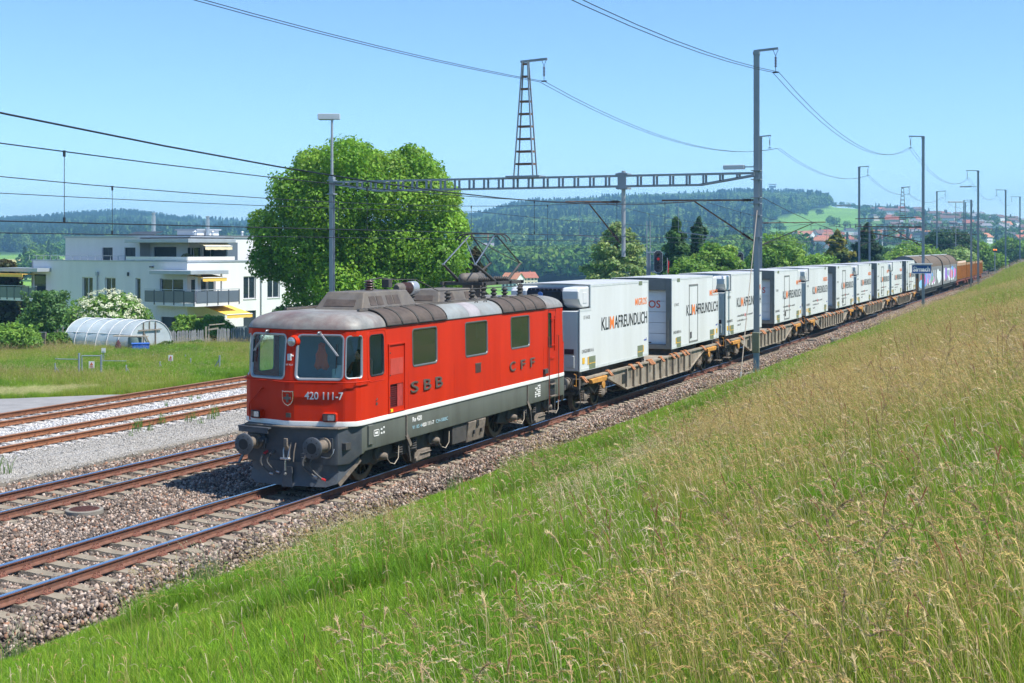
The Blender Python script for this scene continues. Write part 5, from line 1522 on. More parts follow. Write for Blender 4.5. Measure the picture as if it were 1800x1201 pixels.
# ================================================================== MASTS, GANTRIES, WIRES
m_galv = mat('galvanised_grey', (.27, .315, .355), .55, .15, var=.18, vs=2, dirt=(.13, .10, .08), dirt_amt=.35, dirt_scale=2)
m_galvl = mat('galvanised_light', (.36, .38, .40), .45, .4, var=.12, vs=3)
m_rusttube = mat('cantilever_rust', (.17, .095, .06), .75, .2, var=.3, vs=4, dirt=(.30, .26, .22), dirt_amt=.4, dirt_scale=3)
m_wire = mat('wire_dark', (.035, .04, .045), .5, .4, var=0)
m_lamp = mat('lamp_grey', (.48, .52, .55), .4, .2, var=.08)
m_olivebox = mat('olive_box', (.21, .22, .14), .6, var=.1)
def hbeam(mb, x, y, z0, z1, w=.30, d=.28, t=.022, mi=0):
    mb.box(x - w / 2, x + w / 2, y - d / 2, y - d / 2 + t, z0, z1, mi); mb.box(x - w / 2, x + w / 2, y + d / 2 - t, y + d / 2, z0, z1, mi)
    mb.box(x - t / 2, x + t / 2, y - d / 2 + t, y + d / 2 - t, z0, z1, mi)
def line_insulator(parent, p, L, q=None):
    """hanging insulator from p down"""
    x, y, z = p
    mb = MB(); mb.tube([(x - .12, y, z), (x, y, z - L * .28)], .012, 5); mb.tube([(x + .12, y, z), (x, y, z - L * .28)], .012, 5); mb.tube([(x, y, z - L * .28), (x, y, z - L)], .014, 5)
    mb.box(x - .13, x + .13, y - .05, y + .05, z - L - .06, z - L)
    mb.build('insulator_hanger', m_wire, parent)
    mb = MB()
    for k in range(7): mb.lathe([(0, .03), (.02, .075), (.05, .03)], (x, y, z - L * .32 - k * L * .07), (0, 0, -1), 10)
    mb.build('insulator', m_insul, parent, smooth=40)
def mast(X, Y, h, label, arm=None, zb=-.5, w=.30, lamp=None, footing=True, cap=True, group='line masts beside the tracks', cants=(), lean=0.0):
    t = thing('line_mast', label, 'mast', (X, Y, 0), group=None)
    w *= .72
    mb = MB(); hbeam(mb, 0, 0, zb, h, w, w); mb.build('post', m_galv, t)
    if cap: MB().box(-w * .62, w * .62, -w * .6, w * .6, h - .22, h - .08).build('head_bracket', m_galv, t)
    if arm:
        mb = MB(); mb.box(min(0, arm), max(0, arm), -.06, .06, h - .14, h - .02) if False else mb.bar((0, 0, h - .03), (arm, 0, h + .03), .10, .10); mb.build('top_arm', m_galv, t)
        line_insulator(t, (arm * .88, 0, h - .03), 1.0)
    if footing: MB().box(-.45, .45, -.42, .42, zb - .3, zb + .14).build('footing', m_conc, t, bevel=.02)
    if lamp:
        zl, dx = lamp
        mb = MB(); mb.box(min(dx, dx * 2.8), max(dx, dx * 2.8), -.14, .14, zl, zl + .20); mb.build('lamp_head', m_lamp, t, bevel=.02)
        mb = MB(); mb.bar((0, 0, zl + .1), (dx, 0, zl + .1), .05, .05); mb.build('lamp_arm', m_galv, t)
    for c in cants: cantilever(t, *c)
    return t
def cantilever(t, dx, z=7.6, reach=None, zlow=5.75, name='cantilever'):
    """bracket arm carrying the overhead wire over a track dx away from the mast"""
    reach = reach or dx * 1.55
    c = empty(name, (0, 0, 0), 0, t); s = 1 if dx > 0 else -1
    mb = MB(); mb.tube([(s * .15, 0, z), (reach, 0, z + .04)], .04, 8); mb.tube([(s * .15, 0, zlow), (dx * 1.15, 0, z - .02)], .036, 8); mb.build('tube', m_rusttube, c, smooth=50)
    mb = MB()
    for a in (.35, ):
        for k in range(6): mb.lathe([(0, .05), (.03, .085), (.06, .05)], (s * (.25 + k * .07), 0, z + .005), (s, 0, 0), 10)
        dv = Vector((dx * 1.15 - s * .15, 0, z - zlow)).normalized()
        for k in range(6): mb.lathe([(0, .05), (.03, .085), (.06, .05)], Vector((s * .15, 0, zlow)) + dv * (.2 + k * .07), dv, 10)
    mb.build('insulator', m_insul, c, smooth=40)
    mb = MB(); mb.tube([(dx * 1.45, 0, zlow + .42), (dx * .78, 0, zlow + .20)], .025, 6); mb.tube([(dx * 1.45, 0, z), (dx * 1.45, 0, zlow + .42)], .012, 5); mb.tube([(dx * .78, 0, zlow + .20), (dx, 0, zlow + .06)], .014, 5); mb.build('registration_arm', m_galvl, c, smooth=50)
    return c
# --- the near gantry
GY = 62.2
t = mast(2.55, GY, 14.5, 'tall steel mast at the grass edge carrying the gantry and a feeder arm', arm=1.0, zb=-.42, w=.32, lamp=(9.05, -.55), cants=((-2.55, 7.62, -4.5, 5.75),))
mb = MB(); mb.box(-.17, .17, -.20, -.118, .62, 1.55); mb.build('control_box', m_olivebox, t, bevel=.02)
mb = MB(); mb.box(-.118, .118, -.128, -.117, -.4, .62); mb.build('blue_paint', mat('faded_blue', (.16, .27, .38), .6, var=.2, vs=6), t)
mb = MB()
for z in (8.55, 8.95, 7.72, 7.45, 6.9, 5.9): mb.box(-.22, .22, -.22, .22, z, z + .035)
mb.build('clamp_band', m_galv, t)
t = mast(-19.8, GY, 9.2, 'steel mast with platform lamp in front of the big walnut tree', zb=-.4, w=.30, cap=True)
mb = MB(); mb.cyl((0, 0, 9.0), (0, 0, 12.15), .075, .06, n=12); mb.build('lamp_pole', m_galvl, t, smooth=50)
mb = MB(); mb.obox((-.18, 0, 12.28), (1.15, .34, .30), (0, 0, THETA)); mb.build('lamp_head', m_lamp, t, bevel=.02)
mb = MB(); mb.obox((-.30, -.04, 12.12), (.75, .26, .03), (0, 0, THETA)); mb.build('lamp_glass', mat('lamp_glass', (.25, .3, .22), .2), t)
mb = MB()
for z in (10.0, 11.0): mb.cyl((-.14, 0, z), (.14, 0, z), .012, n=5)
mb.box(-.2, .2, -.2, .2, 8.9, 8.96); mb.box(-.2, .2, -.2, .2, 8.2, 8.26); mb.build('step_iron', m_galv, t)
def gantry(x0, x1, Y, zt, zb, label, hang=None, w=.26, spans=None):
    g = thing('gantry_beam', label, 'gantry', (0, Y, 0))
    hl = 2.6
    mb = MB()
    for d in (-w, w):
        mb.bar((x0, d, zt), (x1, d, zt), .075, .075)
        mb.bar((x0 + hl, d, zb), (x1 - hl, d, zb), .08, .08); mb.bar((x0, d, zt - .10), (x0 + hl, d, zb), .08, .08); mb.bar((x1 - hl, d, zb), (x1, d, zt - .10), .08, .08)
    mb.build('chord', m_galv, g)
    n = int((x1 - x0) / .78)
    for i in range(1, n):
        x = x0 + (x1 - x0) * i / n
        zl = zb
        if x < x0 + hl: zl = zt - .10 + (zb - zt + .10) * (x - x0) / hl
        if x > x1 - hl: zl = zt - .10 + (zb - zt + .10) * (x1 - x) / hl
        mb = MB()
        for d in (-w, w): mb.box(x - .045, x + .045, d - .04, d + .04, zl, zt)
        mb.box(x - .03, x + .03, -w, w, zt - .05, zt - .01); mb.box(x - .03, x + .03, -w, w, zl, zl + .04)
        mb.build('web_post', m_galv, g)
    return g
gantry(-19.75, 2.5, GY, 8.86, 8.36, 'grey lattice gantry beam spanning the tracks between two masts')
def lattice(X, Y, z0, z1, label):
    t = thing('lattice_tower', label, 'lattice tower', (X, Y, 0))
    b, a = .50, .14
    for sx in (-1, 1):
        for sy in (-1, 1): MB().bar((sx * b, sy * b * .55, z0), (sx * a, sy * a * .55, z1), .062, .062).build('leg', m_galv, t)
    n = 9
    for i in range(n):
        f = (i + .95) / n * .98; w = b + (a - b) * f; z = z0 + (z1 - z0) * f
        mb = MB(); mb.box(-w, w, -w * .55, w * .55, z - .045, z + .045); mb.build('tie_plate', m_rusttube, t)
    MB().box(-.9, .9, -.42, .42, z0 - .10, z0).build('base_beam', m_galv, t)
    MB().bar((-.25, 0, z1 - .02), (1.15, 0, z1 + .05), .12, .11).build('top_arm', m_galv, t)
    line_insulator(t, (.98, 0, z1), 1.0)
    return t
lattice(-8.9, GY, 8.96, 14.6, 'tapering lattice tower standing on the middle of the near gantry')
# hanging post on the gantry
t = thing('hanging_post', 'round post hanging from the near gantry with a rusty bracket arm', 'post', (-3.85, GY, 0))
MB().cyl((0, 0, 5.0), (0, 0, 9.1), .10, n=12).build('post', m_galvl, t, smooth=50)
mb = MB(); mb.box(-.30, .30, -.34, .34, 8.90, 8.97); mb.box(-.28, .28, -.34, .34, 8.22, 8.30); mb.box(-.2, .2, -.31, -.22, 8.2, 9.0); mb.build('clamp', m_galv, t)
cantilever(t, -1.55, 7.62, -2.95, 5.65)
# guy rod and anchor block
t = thing('guy_rod', 'slanting guy rod with concrete anchor block at the foot of the tall mast', 'guy rod', (2.95, 57.2, 0))
MB().tube([(0, 0, -.3), (-.35, 4.9, 7.15)], .020, 6).build('rod', mat('rod_beige', (.36, .31, .25), .7), t)
MB().tube([(0, 0, -.45), (-.02, .28, .12)], .05, 6).build('turnbuckle', m_galvl, t)
MB().box(-.5, .5, -.35, .35, -.75, -.22).build('anchor_block', m_conc, t, bevel=.02)
# --- other masts along the line
mast(2.65, 133, 15.9, 'tall mast with the blue station sign fixed to it', arm=-1.3, w=.34, cants=((-2.65, 7.4, -4.2, 5.6),))
mast(2.6, 208, 16.6, 'tall mast with small lamp beyond the station sign mast', arm=-1.7, w=.38, lamp=(14.2, -.9), cants=((-2.6, 7.4, -4.2, 5.6),))
mast(2.0, 203, 12.2, 'shorter mast with kinked arm just left of the tall lamp mast', w=.34, cap=False, footing=False)
mast(2.7, 284, 16.8, 'far mast with short arm near the right edge, second from the frame edge', arm=-1.9, w=.40)
mast(2.7, 352, 17.8, 'farthest mast at the right edge of the view', arm=-2.2, w=.42)
mast(-9.55, 118.6, 15.2, 'feeder mast half hidden behind the near tall mast', arm=.9, w=.30, cants=((4.0, 7.6, 5.6, 5.7),))
mast(-9.1, 173, 15.5, 'feeder mast with lamp left of the station sign', arm=1.2, w=.34, lamp=(10.6, -1.0), cants=((4.1, 7.5, 5.6, 5.7),))
mast(-8.4, 177, 8.6, 'short mast close behind the feeder mast with lamp', w=.30, cap=False)
mast(-9.0, 271, 16.2, 'thin far feeder mast right of the station sign mast', arm=1.7, w=.36, lamp=(11.8, .9))
mast(-9.0, 336, 16.6, 'thinnest far feeder mast with short arm above the distant town', arm=1.9, w=.38)
gantry(-20.0, 2.6, 216, 9.1, 8.5, 'distant gantry beam crossing in front of the town', w=.3)
lattice(-8.9, 216, 9.2, 14.7, 'distant lattice tower standing on the far gantry')
gantry(-20.0, 2.6, 290, 9.3, 8.7, 'farthest gantry beam beyond the orange wagons', w=.3)
# cross arms behind the sign mast
t = thing('bracket_arm', 'double rusty bracket arm reaching left from the station sign mast', 'bracket arm', (2.6, 133, 0))
mb = MB(); mb.tube([(-.1, 0, 7.35), (-6.2, 0, 7.5)], .05, 6); mb.tube([(-.1, 0, 6.0), (-5.0, 0, 6.9)], .05, 6); mb.tube([(-.1, 0, 8.3), (-6.2, 0, 8.2)], .04, 6); mb.build('tube', m_rusttube, t, smooth=50)
# lamp posts far
def lamp_post(X, Y, h, label):
    t = thing('platform_lamp', label, 'lamp post', (X, Y, 0))
    MB().cyl((0, 0, -.5), (0, 0, h), .09, .06, n=10).build('pole', m_galv, t, smooth=50)
    MB().obox((0, 0, h + .1), (3.0, .3, .28), (0, 0, THETA)).build('lamp_head', m_lamp, t, bevel=.02)
p = at(1680, 270); lamp_post(p.x, p.y, 14.4, 'T-shaped platform lamp post above the distant town')
p = at(1697, 300); mast(p.x, p.y, 15.5, 'slender mast with flag arm between the far gantries', arm=1.7, w=.30)
# station sign
sg = thing('station_sign', 'blue station sign reading Sirnach with white roof bar', 'sign', (2.55, 132.6, 0), THETA - R(4))
MB().box(-.88, .84, -.06, .02, 3.06, 3.80).build('board', mat('sign_blue', (.02, .075, .26), .5, var=.05), sg, bevel=.01)
mb = MB(); mb.box(-.92, .88, -.07, .03, 3.80, 3.84); mb.box(-.92, .88, -.07, .03, 3.02, 3.06); mb.build('frame', m_lamp, sg)
MB().box(-1.0, .96, -.16, .10, 3.86, 3.98).build('roof_bar', m_lamp, sg, bevel=.01)
put('name_text', text_mesh('Sirnach', .62, m_white, width=1.56, depth=.004, bold=.022), sg, (-.80, -.066, 3.23), FACE)
# signals
def signal(X, Y, zc, h, w, n, red, label, post_h=None, post=True, faces=THETA, lit=(.9, .02, .02)):
    t = thing('light_signal', label, 'signal', (X, Y, 0), faces)
    c = .28 * w
    lp = [(-w / 2 + c, -h / 2), (w / 2 - c, -h / 2), (w / 2, -h / 2 + c), (w / 2, h / 2 - c), (w / 2 - c, h / 2), (-w / 2 + c, h / 2), (-w / 2, h / 2 - c), (-w / 2, -h / 2 + c)]
    MB().prism([(a * 1.06, b * 1.03) for a, b in lp], 'y', -.03, .02).build('rim', mat('signal_rim', (.55, .62, .68), .5), t, loc=(0, 0, zc))
    MB().prism(lp, 'y', -.06, -.02).build('back_board', mat('signal_black', (.025, .03, .04), .6), t, loc=(0, 0, zc))
    for k in range(n):
        z = zc + h / 2 - (k + .72) * h * .85 / (n - .1 + .3) - .03 * h
        on = k in red
        m_ = m_sig_on if on else m_sig_off
        MB().lathe([(0, w * .17), (.02, w * .15)], (.0, -.06, z), (0, -1, 0), 16).build('lens', m_, t)
        mb = MB(); rows = []
        for i in range(7):
            a = math.pi * (.0 + i / 6); rows.append([(w * .2 * math.cos(a), -.06, z + w * .2 * math.sin(a)), (w * .21 * math.cos(a), -.06 - w * .32, z + w * .19 * math.sin(a))])
        mb.grid(rows); mb.build('hood', mat('signal_hood', (.12, .115, .105), .6), t)
    if post: MB().box(-.06, .06, .03, .15, -.5, post_h or (zc + h / 2)).build('post', m_galv, t)
    return t
m_sig_on = bpy.data.materials.new('lit_red'); m_sig_on.use_nodes = True
_p = m_sig_on.node_tree.nodes['Principled BSDF']; _p.inputs['Base Color'].default_value = (.5, .01, .01, 1); _p.inputs['Emission Color'].default_value = (1, .05, .05, 1); _p.inputs['Emission Strength'].default_value = .10
m_sig_or = bpy.data.materials.new('lit_orange'); m_sig_or.use_nodes = True
_p = m_sig_or.node_tree.nodes['Principled BSDF']; _p.inputs['Base Color'].default_value = (.5, .1, .01, 1); _p.inputs['Emission Color'].default_value = (1, .25, .03, 1); _p.inputs['Emission Strength'].default_value = 1.2
m_sig_off = mat('dark_lens', (.02, .02, .022), .2, var=0)
p = at(1157, 105); s_ = signal(p.x, p.y, 5.42 - (460 - 436) * 105 / 2400, 1.65, .64, 4, (1,), 'four-lamp light signal with red lamp beside the steel post behind the train', post=False)
q = at(1140, 105.4); t = thing('steel_post', 'tall paired steel post holding the four-lamp signal behind the train', 'post', (q.x, q.y, 0), THETA)
mb = MB(); mb.box(-.16, -.10, -.08, .08, -.5, 7.5); mb.box(.10, .16, -.08, .08, -.5, 7.5); mb.box(-.10, .10, .03, .06, -.5, 5.0); mb.build('post', m_galv, t)
mb = MB(); mb.box(-.2, .75, -.10, -.06, 5.05, 5.13); mb.box(-.2, .75, -.10, -.06, 3.55, 3.63); mb.build('bracket', m_galv, t)
p = at(1300, 150); signal(p.x, p.y, 5.42 - (458 - 436) * 150 / 2400, 1.8, .85, 3, (1,), 'light signal with red lamp seen left of the tall near mast', faces=THETA)
p = at(1373, 215); signal(p.x, p.y, 5.42 - (462 - 436) * 215 / 2400, 1.25, .75, 3, (1,), 'small light signal just right of the tall near mast')
p = at(1749, 255); t = thing('light_signal', 'small distant signal with two orange lamps near the right edge', 'signal', (p.x, p.y, 0), THETA)
MB().box(-.34, .34, -.05, .05, 4.6, 5.25).build('back_board', MATS['signal_black'], t)
for s in (-1, 1): MB().lathe([(0, .15), (.03, .13)], (s * .2, -.05, 5.08), (0, -1, 0), 12).build('lens', m_sig_or, t)
MB().cyl((0, .08, -.5), (0, .08, 4.8), .10, n=8).build('post', m_galv, t)
# trackside bollards
for (x, y, lb) in ((1427, 606, 'pale trackside cable box beside the ballast'), (1467, 606, 'dark concrete marker block at the grass edge')):
    D = 5.85 / (y - 436) * 2400; p = at(x, D)
    t = thing('marker_block', lb, 'marker block', (p.x, p.y, -.45), R(10))
    dk = 'dark' in lb
    MB().box(-.22, .22, -.2, .2, -.1, .38 if dk else .30).build('block', m_conc if dk else m_lamp, t, bevel=.03)
    if not dk: MB().box(-.28, .28, -.26, .26, .30, .36).build('cover', m_conc, t, bevel=.01)
    else: MB().box(-.2, .2, -.18, .18, .38, .41).build('cap', m_conc, t, bevel=.01)

# --- wires
def sag(y0, z0_, y1, z1_, s, n=14):
    out = []
    for i in range(n + 1):
        t = i / n; out.append((y0 + (y1 - y0) * t, z0_ + (z1_ - z0_) * t - 4 * s * t * (1 - t)))
    return out
def wire(label, X, segs, r, x_of=None, twin=0.0, name='overhead_wire', cat='wire'):
    t = thing(name, label, cat, (X, 0, 0))
    for k, tw in enumerate([0] if not twin else [-twin / 2, twin / 2]):
        pts = []
        for sgm in segs:
            for (y, z) in sag(*sgm): pts.append(((x_of(y) if x_of else 0) + tw, y, z))
        MB().tube(pts, r, 5).build('strand', m_wire, t, smooth=60)
    return t
def catenary(label, X, sup, zc, ms, y_drop, zsup=7.62):
    t = thing('overhead_line', label, 'overhead line', (X, 0, 0))
    pts = []
    for a, b in zip(sup[:-1], sup[1:]):
        pts += [(.0, y, z) for y, z in sag(a, zsup, b, zsup, ms)]
    MB().tube(pts, .011, 5).build('messenger_wire', m_wire, t, smooth=60)
    MB().tube([(0, sup[0], zc), (0, sup[-1], zc)], .011, 5).build('contact_wire', m_wire, t)
    ys = np.array([p[1] for p in pts]); zs = np.array([p[2] for p in pts])
    for y in y_drop:
        z = float(np.interp(y, ys, zs)); mb = MB(); mb.tube([(0, y, z), (0, y, zc)], .008, 4); mb.box(-.014, .014, y - .02, y + .02, z - .09, z + .02); mb.box(-.012, .012, y - .018, y + .018, zc, zc + .09); mb.build('dropper', m_wire, t)
    return t
SUP = [5.0, 62.2, 118.6, 173, 216, 284, 352]
catenary('overhead line above the main track with the train', 0, SUP, 5.86, .72, [18.9, 29.8, 41, 49.5, 56, 70, 80, 90, 100, 112, 128, 143, 158])
catenary('overhead line above the second main track', -4.95, SUP, 5.74, .80, [14, 26.3, 37, 47, 55, 70, 81, 92, 103, 125, 140, 155])
wire('thick sagging cable crossing above the main track at left', .25, [(5, 8.55, 62.2, 7.66, 1.15)], .018)
wire('single wire above the rusty siding', -11.65, [(5, 7.25, 62.2, 7.25, .3), (62.2, 7.25, 118, 7.3, .3)], .012)
wire('paired feeder cables from upper left over the lattice tower into the distance', -8.02, [(3, 13.6, 62.2, 13.55, .75), (62.2, 13.55, 118.6, 14.1, 1.45), (118.6, 14.1, 173, 14.4, 1.3), (173, 14.4, 216, 13.7, .9), (216, 13.7, 271, 15.1, 1.2), (271, 15.1, 336, 15.5, 1.3)], .014, twin=.28)
wire('paired feeder cables from top centre past the tall mast along the bank', 3.43, [(2, 13.6, 62.2, 13.45, 1.25), (62.2, 13.45, 133, 14.85, 1.9), (133, 14.85, 208, 15.5, 1.9), (208, 15.5, 284, 15.7, 1.8), (284, 15.7, 352, 16.7, 1.5)], .014, x_of=lambda y: np.interp(y, [2, 62.2, 133, 352], [0, 0, -1.95, -2.4]), twin=.28)
wire('dark cable sagging down from the tall near mast towards the far gantry', 2.4, [(62.4, 7.95, 216, 8.9, 2.2)], .016, x_of=lambda y: np.interp(y, [62, 216], [0, -9]))

# ================================================================== TREES
m_leaf = attr_mat('leaf', rough=.55, transl=.36, spec=.3)
m_leafi = attr_mat('leaf_far', rough=.8, transl=.15, objvar=.22, spec=.1)
m_bark = mat('bark', (.11, .085, .065), .9, var=.3, vs=6, bump=.6, bs=20)
def leaf_quads(P, Nrm, size, r, col, droop=.0):
    n = len(P)
    a = np.cross(Nrm, r.normal(size=(n, 3))); a /= np.linalg.norm(a, axis=1, keepdims=True) + 1e-9
    b = np.cross(Nrm, a)
    s = size * r.uniform(.6, 1.35, (n, 1))
    a = a * s; b = b * s * r.uniform(.4, .75, (n, 1))
    mid = Nrm * s * .18
    V = np.stack([P - a, P - b - mid * 0 + 0, P + a, P + b], 1)
    V[:, 1] += mid; V[:, 3] += mid
    V = V.reshape(-1, 3)
    F = np.arange(4 * n).reshape(n, 4)
    C = np.repeat(col, 4, axis=0)
    return V, F, C
def pick_cols(n, pal, r, v=.22):
    pal = np.array(pal); c = pal[r.integers(0, len(pal), n)] * r.uniform(1 - v, 1 + v, (n, 1))
    return np.clip(c, 0, 1)
def lobe_crown(lobes, n, size, pal, seed, shell=.35, up=.35):
    """lobes: (cx,cy,cz,rx,ry,rz); leaves spread through the outer part of every lobe"""
    r = np.random.default_rng(seed)
    L = np.array(lobes); w = (L[:, 3] * L[:, 4] + L[:, 4] * L[:, 5]); w = w / w.sum()
    k = r.choice(len(L), n, p=w)
    d = r.normal(size=(n, 3)); d /= np.linalg.norm(d, axis=1, keepdims=True)
    rad = 1 - shell * r.random((n, 1)) ** 1.3
    # sprays of leaves: bunch along random twig directions
    rad *= 1 + .14 * np.sin(d[:, :1] * 9 + k[:, None]) * np.sin(d[:, 1:2] * 8 + k[:, None] * 2)
    P = L[k, :3] + d * rad * L[k, 3:]
    # drop leaves deep inside other lobes
    keep = np.ones(n, bool)
    for l in L[:: max(1, len(L) // 40)]:
        q = (P - l[:3]) / l[3:]; keep &= ~((q * q).sum(1) < .30)
    P = P[keep]; d = d[keep]; k = k[keep]
    N = d * .7 + r.normal(size=d.shape) * .55 + np.array([0, 0, up]); N /= np.linalg.norm(N, axis=1, keepdims=True)
    base = pick_cols(len(L), pal, r, .12)
    col = base[k] * r.uniform(.75, 1.28, (len(k), 1)) * (1 + r.normal(size=(len(k), 3)) * .05)
    return leaf_quads(P, N, size, r, np.clip(col, .004, 1))
def trunk_mb(h, r0, limbs, seed, crown_r, base=-.5):
    rr = random.Random(seed); mb = MB()
    pts = [(rr.uniform(-.06, .06) * k * r0 * 4, rr.uniform(-.06, .06) * k * r0 * 4, base + (h - base) * k / 5) for k in range(6)]
    mb.tube(pts, [r0 * (1.25 if k == 0 else 1 - .14 * k) for k in range(6)], 10)
    for i in range(limbs):
        k = 2 + i % 4; p = Vector(pts[k]); a = 2.4 * i + rr.uniform(-.3, .3); e = rr.uniform(.35, .9)
        d = Vector((math.cos(a) * math.cos(e), math.sin(a) * math.cos(e), math.sin(e))); l = crown_r * rr.uniform(.6, .9)
        q = [p + d * l * t + Vector((0, 0, .12 * l * t * t)) + Vector((rr.uniform(-1, 1), rr.uniform(-1, 1), 0)) * .04 * l for t in (0, .35, .7, 1)]
        mb.tube(q, [r0 * .42, r0 * .3, r0 * .17, r0 * .06], 7)
        for j in range(2):
            d2 = (d + Vector((rr.uniform(-.7, .7), rr.uniform(-.7, .7), rr.uniform(-.1, .5)))).normalized(); s = q[1 + j]
            mb.tube([s, s + d2 * l * .3, s + d2 * l * .55], [r0 * .17, r0 * .1, r0 * .04], 5)
    return mb
def dome_lobes(R0, H, zb, n, seed, sub=.36, flat=1.0):
    """many sub-crowns spread over a dome of radius R0, height H, from zb up"""
    r = random.Random(seed); out = []
    for i in range(n):
        a = i * 2.39996; t = (i + .5) / n
        el = math.asin(min(1, -.25 + 1.25 * t)) if t < 1 else 1.4
        rr = R0 * math.cos(el) * r.uniform(.66, .84); z = zb + H * .5 + H * .5 * math.sin(el) * r.uniform(.72, .86)
        s = R0 * sub * r.uniform(.75, 1.25)
        out.append((rr * math.cos(a), rr * math.sin(a) * flat, z, s, s, s * r.uniform(.6, .8)))
    for i in range(max(2, n // 5)):
        a = r.uniform(0, 6.28); rr = R0 * r.uniform(0, .45); s = R0 * sub * 1.1
        out.append((rr * math.cos(a), rr * math.sin(a) * flat, zb + H * r.uniform(.3, .7), s, s, s * .8))
    return out
def tree(name, label, loc, crown, trunk, cat='tree', group=None, rz=0, scale=1.0):
    t = thing(name, label, cat, loc, rz, group); t.scale = (scale,) * 3
    put('crown', crown, t); 
    if trunk: put('trunk', trunk, t)
    return t
PAL_WAL = [(.16, .32, .026), (.195, .37, .032), (.125, .265, .022), (.225, .39, .045)]
PAL_MID = [(.14, .27, .04), (.17, .31, .045), (.11, .22, .035)]
PAL_LGT = [(.19, .34, .045), (.24, .38, .06), (.15, .28, .04)]
PAL_DRK = [(.045, .105, .035), (.06, .13, .04), (.038, .088, .032)]
PAL_CED = [(.25, .34, .11), (.31, .40, .13), (.20, .29, .095)]
PAL_GLD = [(.22, .23, .03), (.27, .26, .04), (.13, .17, .03), (.08, .13, .03)]
PAL_BRN = [(.10, .07, .025), (.07, .065, .02), (.05, .06, .02)]
PAL_BLU = [(0.065, 0.143, 0.098), (0.078, 0.156, 0.104), (0.052, 0.117, 0.078)]
def me_crown(name, vfc, m=None): return np_mesh(name, vfc[0], vfc[1], m or m_leaf, cols=vfc[2])
# the big walnut tree
p = at(632, 90)
wl = []
rw = random.Random(11)
for (x, y, s) in ((478, 462, 40), (500, 400, 52), (530, 340, 50), (570, 300, 48), (622, 282, 40), (688, 300, 42), (738, 306, 46), (760, 350, 50), (780, 405, 48), (770, 460, 52), (700, 350, 60), (640, 340, 60), (590, 380, 60), (560, 440, 62), (640, 430, 64), (710, 430, 62), (535, 478, 48), (480, 425, 38), (600, 490, 55), (660, 500, 55), (730, 495, 55), (780, 500, 42), (552, 512, 36), (520, 528, 24), (660, 300, 40), (618, 264, 27), (640, 262, 17), (600, 258, 15), (735, 276, 24), (722, 266, 15), (700, 276, 16), (660, 276, 18), (565, 280, 18), (525, 312, 18), (772, 318, 20), (790, 350, 18), (812, 400, 14), (448, 400, 14), (455, 450, 16), (718, 284, 32), (795, 420, 34), (460, 385, 22), (505, 330, 24), (800, 385, 24), (545, 285, 24)):
    for dep in ((-1, ) if s < 40 else (-1, 1)):
        k = 90 / 2400
        lat = (x - 632) * k; z = 5.42 - (y - 436) * k + 1.2; edge = 1 - ((x - 632) / 185) ** 2
        dd = dep * (rw.uniform(2.2, 4.6) * max(.15, edge) if s >= 40 else rw.uniform(-.5, 1.5))
        q = Vector((lat * CT - dd * ST, lat * ST + dd * CT, 0)); rr = s * k * rw.uniform(.9, 1.08)
        wl.append((q.x, q.y, z, rr, rr, rr * .78))
wt = trunk_mb(4.2, .42, 9, 5, 5.2, -.6)
tree('walnut_tree', 'big round walnut tree with dense bright green crown behind the lamp mast', (p.x, p.y, -1.2), me_crown('crown', lobe_crown(wl, 120000, .122, PAL_WAL, 21, .46)), wt.mesh('trunk', m_bark, 50))

def conifer(H, Rb, n, pal, seed, droop=.25, size=.16, tiers=16, power=.9, gap=.35, zb=.6):
    """boughs at uneven heights round a stem, each a drooping spray of needle tufts"""
    r = np.random.default_rng(seed); P = []; N = []; C = []
    nb = int(tiers * 11)
    for b in range(nb):
        f = (b + r.random()) / nb; f = f ** .92
        z = zb + (H - zb) * f; R1 = Rb * (1 - f) ** power * (.85 + .3 * math.sin(f * tiers * 2.2 + seed)) + .10
        a = b * 2.39996 + r.uniform(-.5, .5); l = R1 * r.uniform(.55, 1.15)
        m = max(6, int(n / nb * (l / Rb * 1.7 + .25)))
        t = r.uniform(.12, 1, m) ** .7
        x = t * l; zz = z - droop * l * t ** 1.4 + .14 * l * t ** 3 + r.normal(size=m) * .016 * H * (1.15 - t * .5)
        wv = r.normal(size=m) * l * .20 * (1.1 - t * .7)
        P.append(np.stack([x * math.cos(a) - wv * math.sin(a), x * math.sin(a) + wv * math.cos(a), zz], 1))
        N.append(np.tile([math.cos(a) * .45, math.sin(a) * .45, .75], (m, 1)) + r.normal(size=(m, 3)) * .45)
        C.append(np.tile(np.array(pal[r.integers(len(pal))]) * r.uniform(.8, 1.25), (m, 1)))
    P = np.concatenate(P); N = np.concatenate(N); N /= np.linalg.norm(N, axis=1, keepdims=True)
    col = np.concatenate(C) * r.uniform(.75, 1.3, (len(P), 1))
    return leaf_quads(P, N, size, r, np.clip(col, .003, 1))
def small_trunk(h, r0): return MB().tube([(0, 0, -1), (0, 0, h * .5), (0, 0, h)], [r0, r0 * .7, r0 * .15], 8).mesh('trunk', m_bark, 50)
def place(x, ytop, D, zb):
    """returns location and height for a tree whose top shows at image row ytop"""
    p = at(x, D); return (p.x, p.y, zb), 5.42 - (ytop - 436) * D / 2400 - zb
def cedar_lobes(H):
    r = random.Random(9); out = []
    for i in range(95):
        f = i / 95; z = H * (.16 + .82 * f); R1 = 5.9 * (1 - f) ** .62 * r.uniform(.35, 1.05); a = i * 2.39996
        s = .55 + 1.25 * (1 - f) * r.uniform(.6, 1.2)
        out.append((R1 * math.cos(a), R1 * math.sin(a), z - .10 * R1, s, s, .26 + .16 * s))
    return out
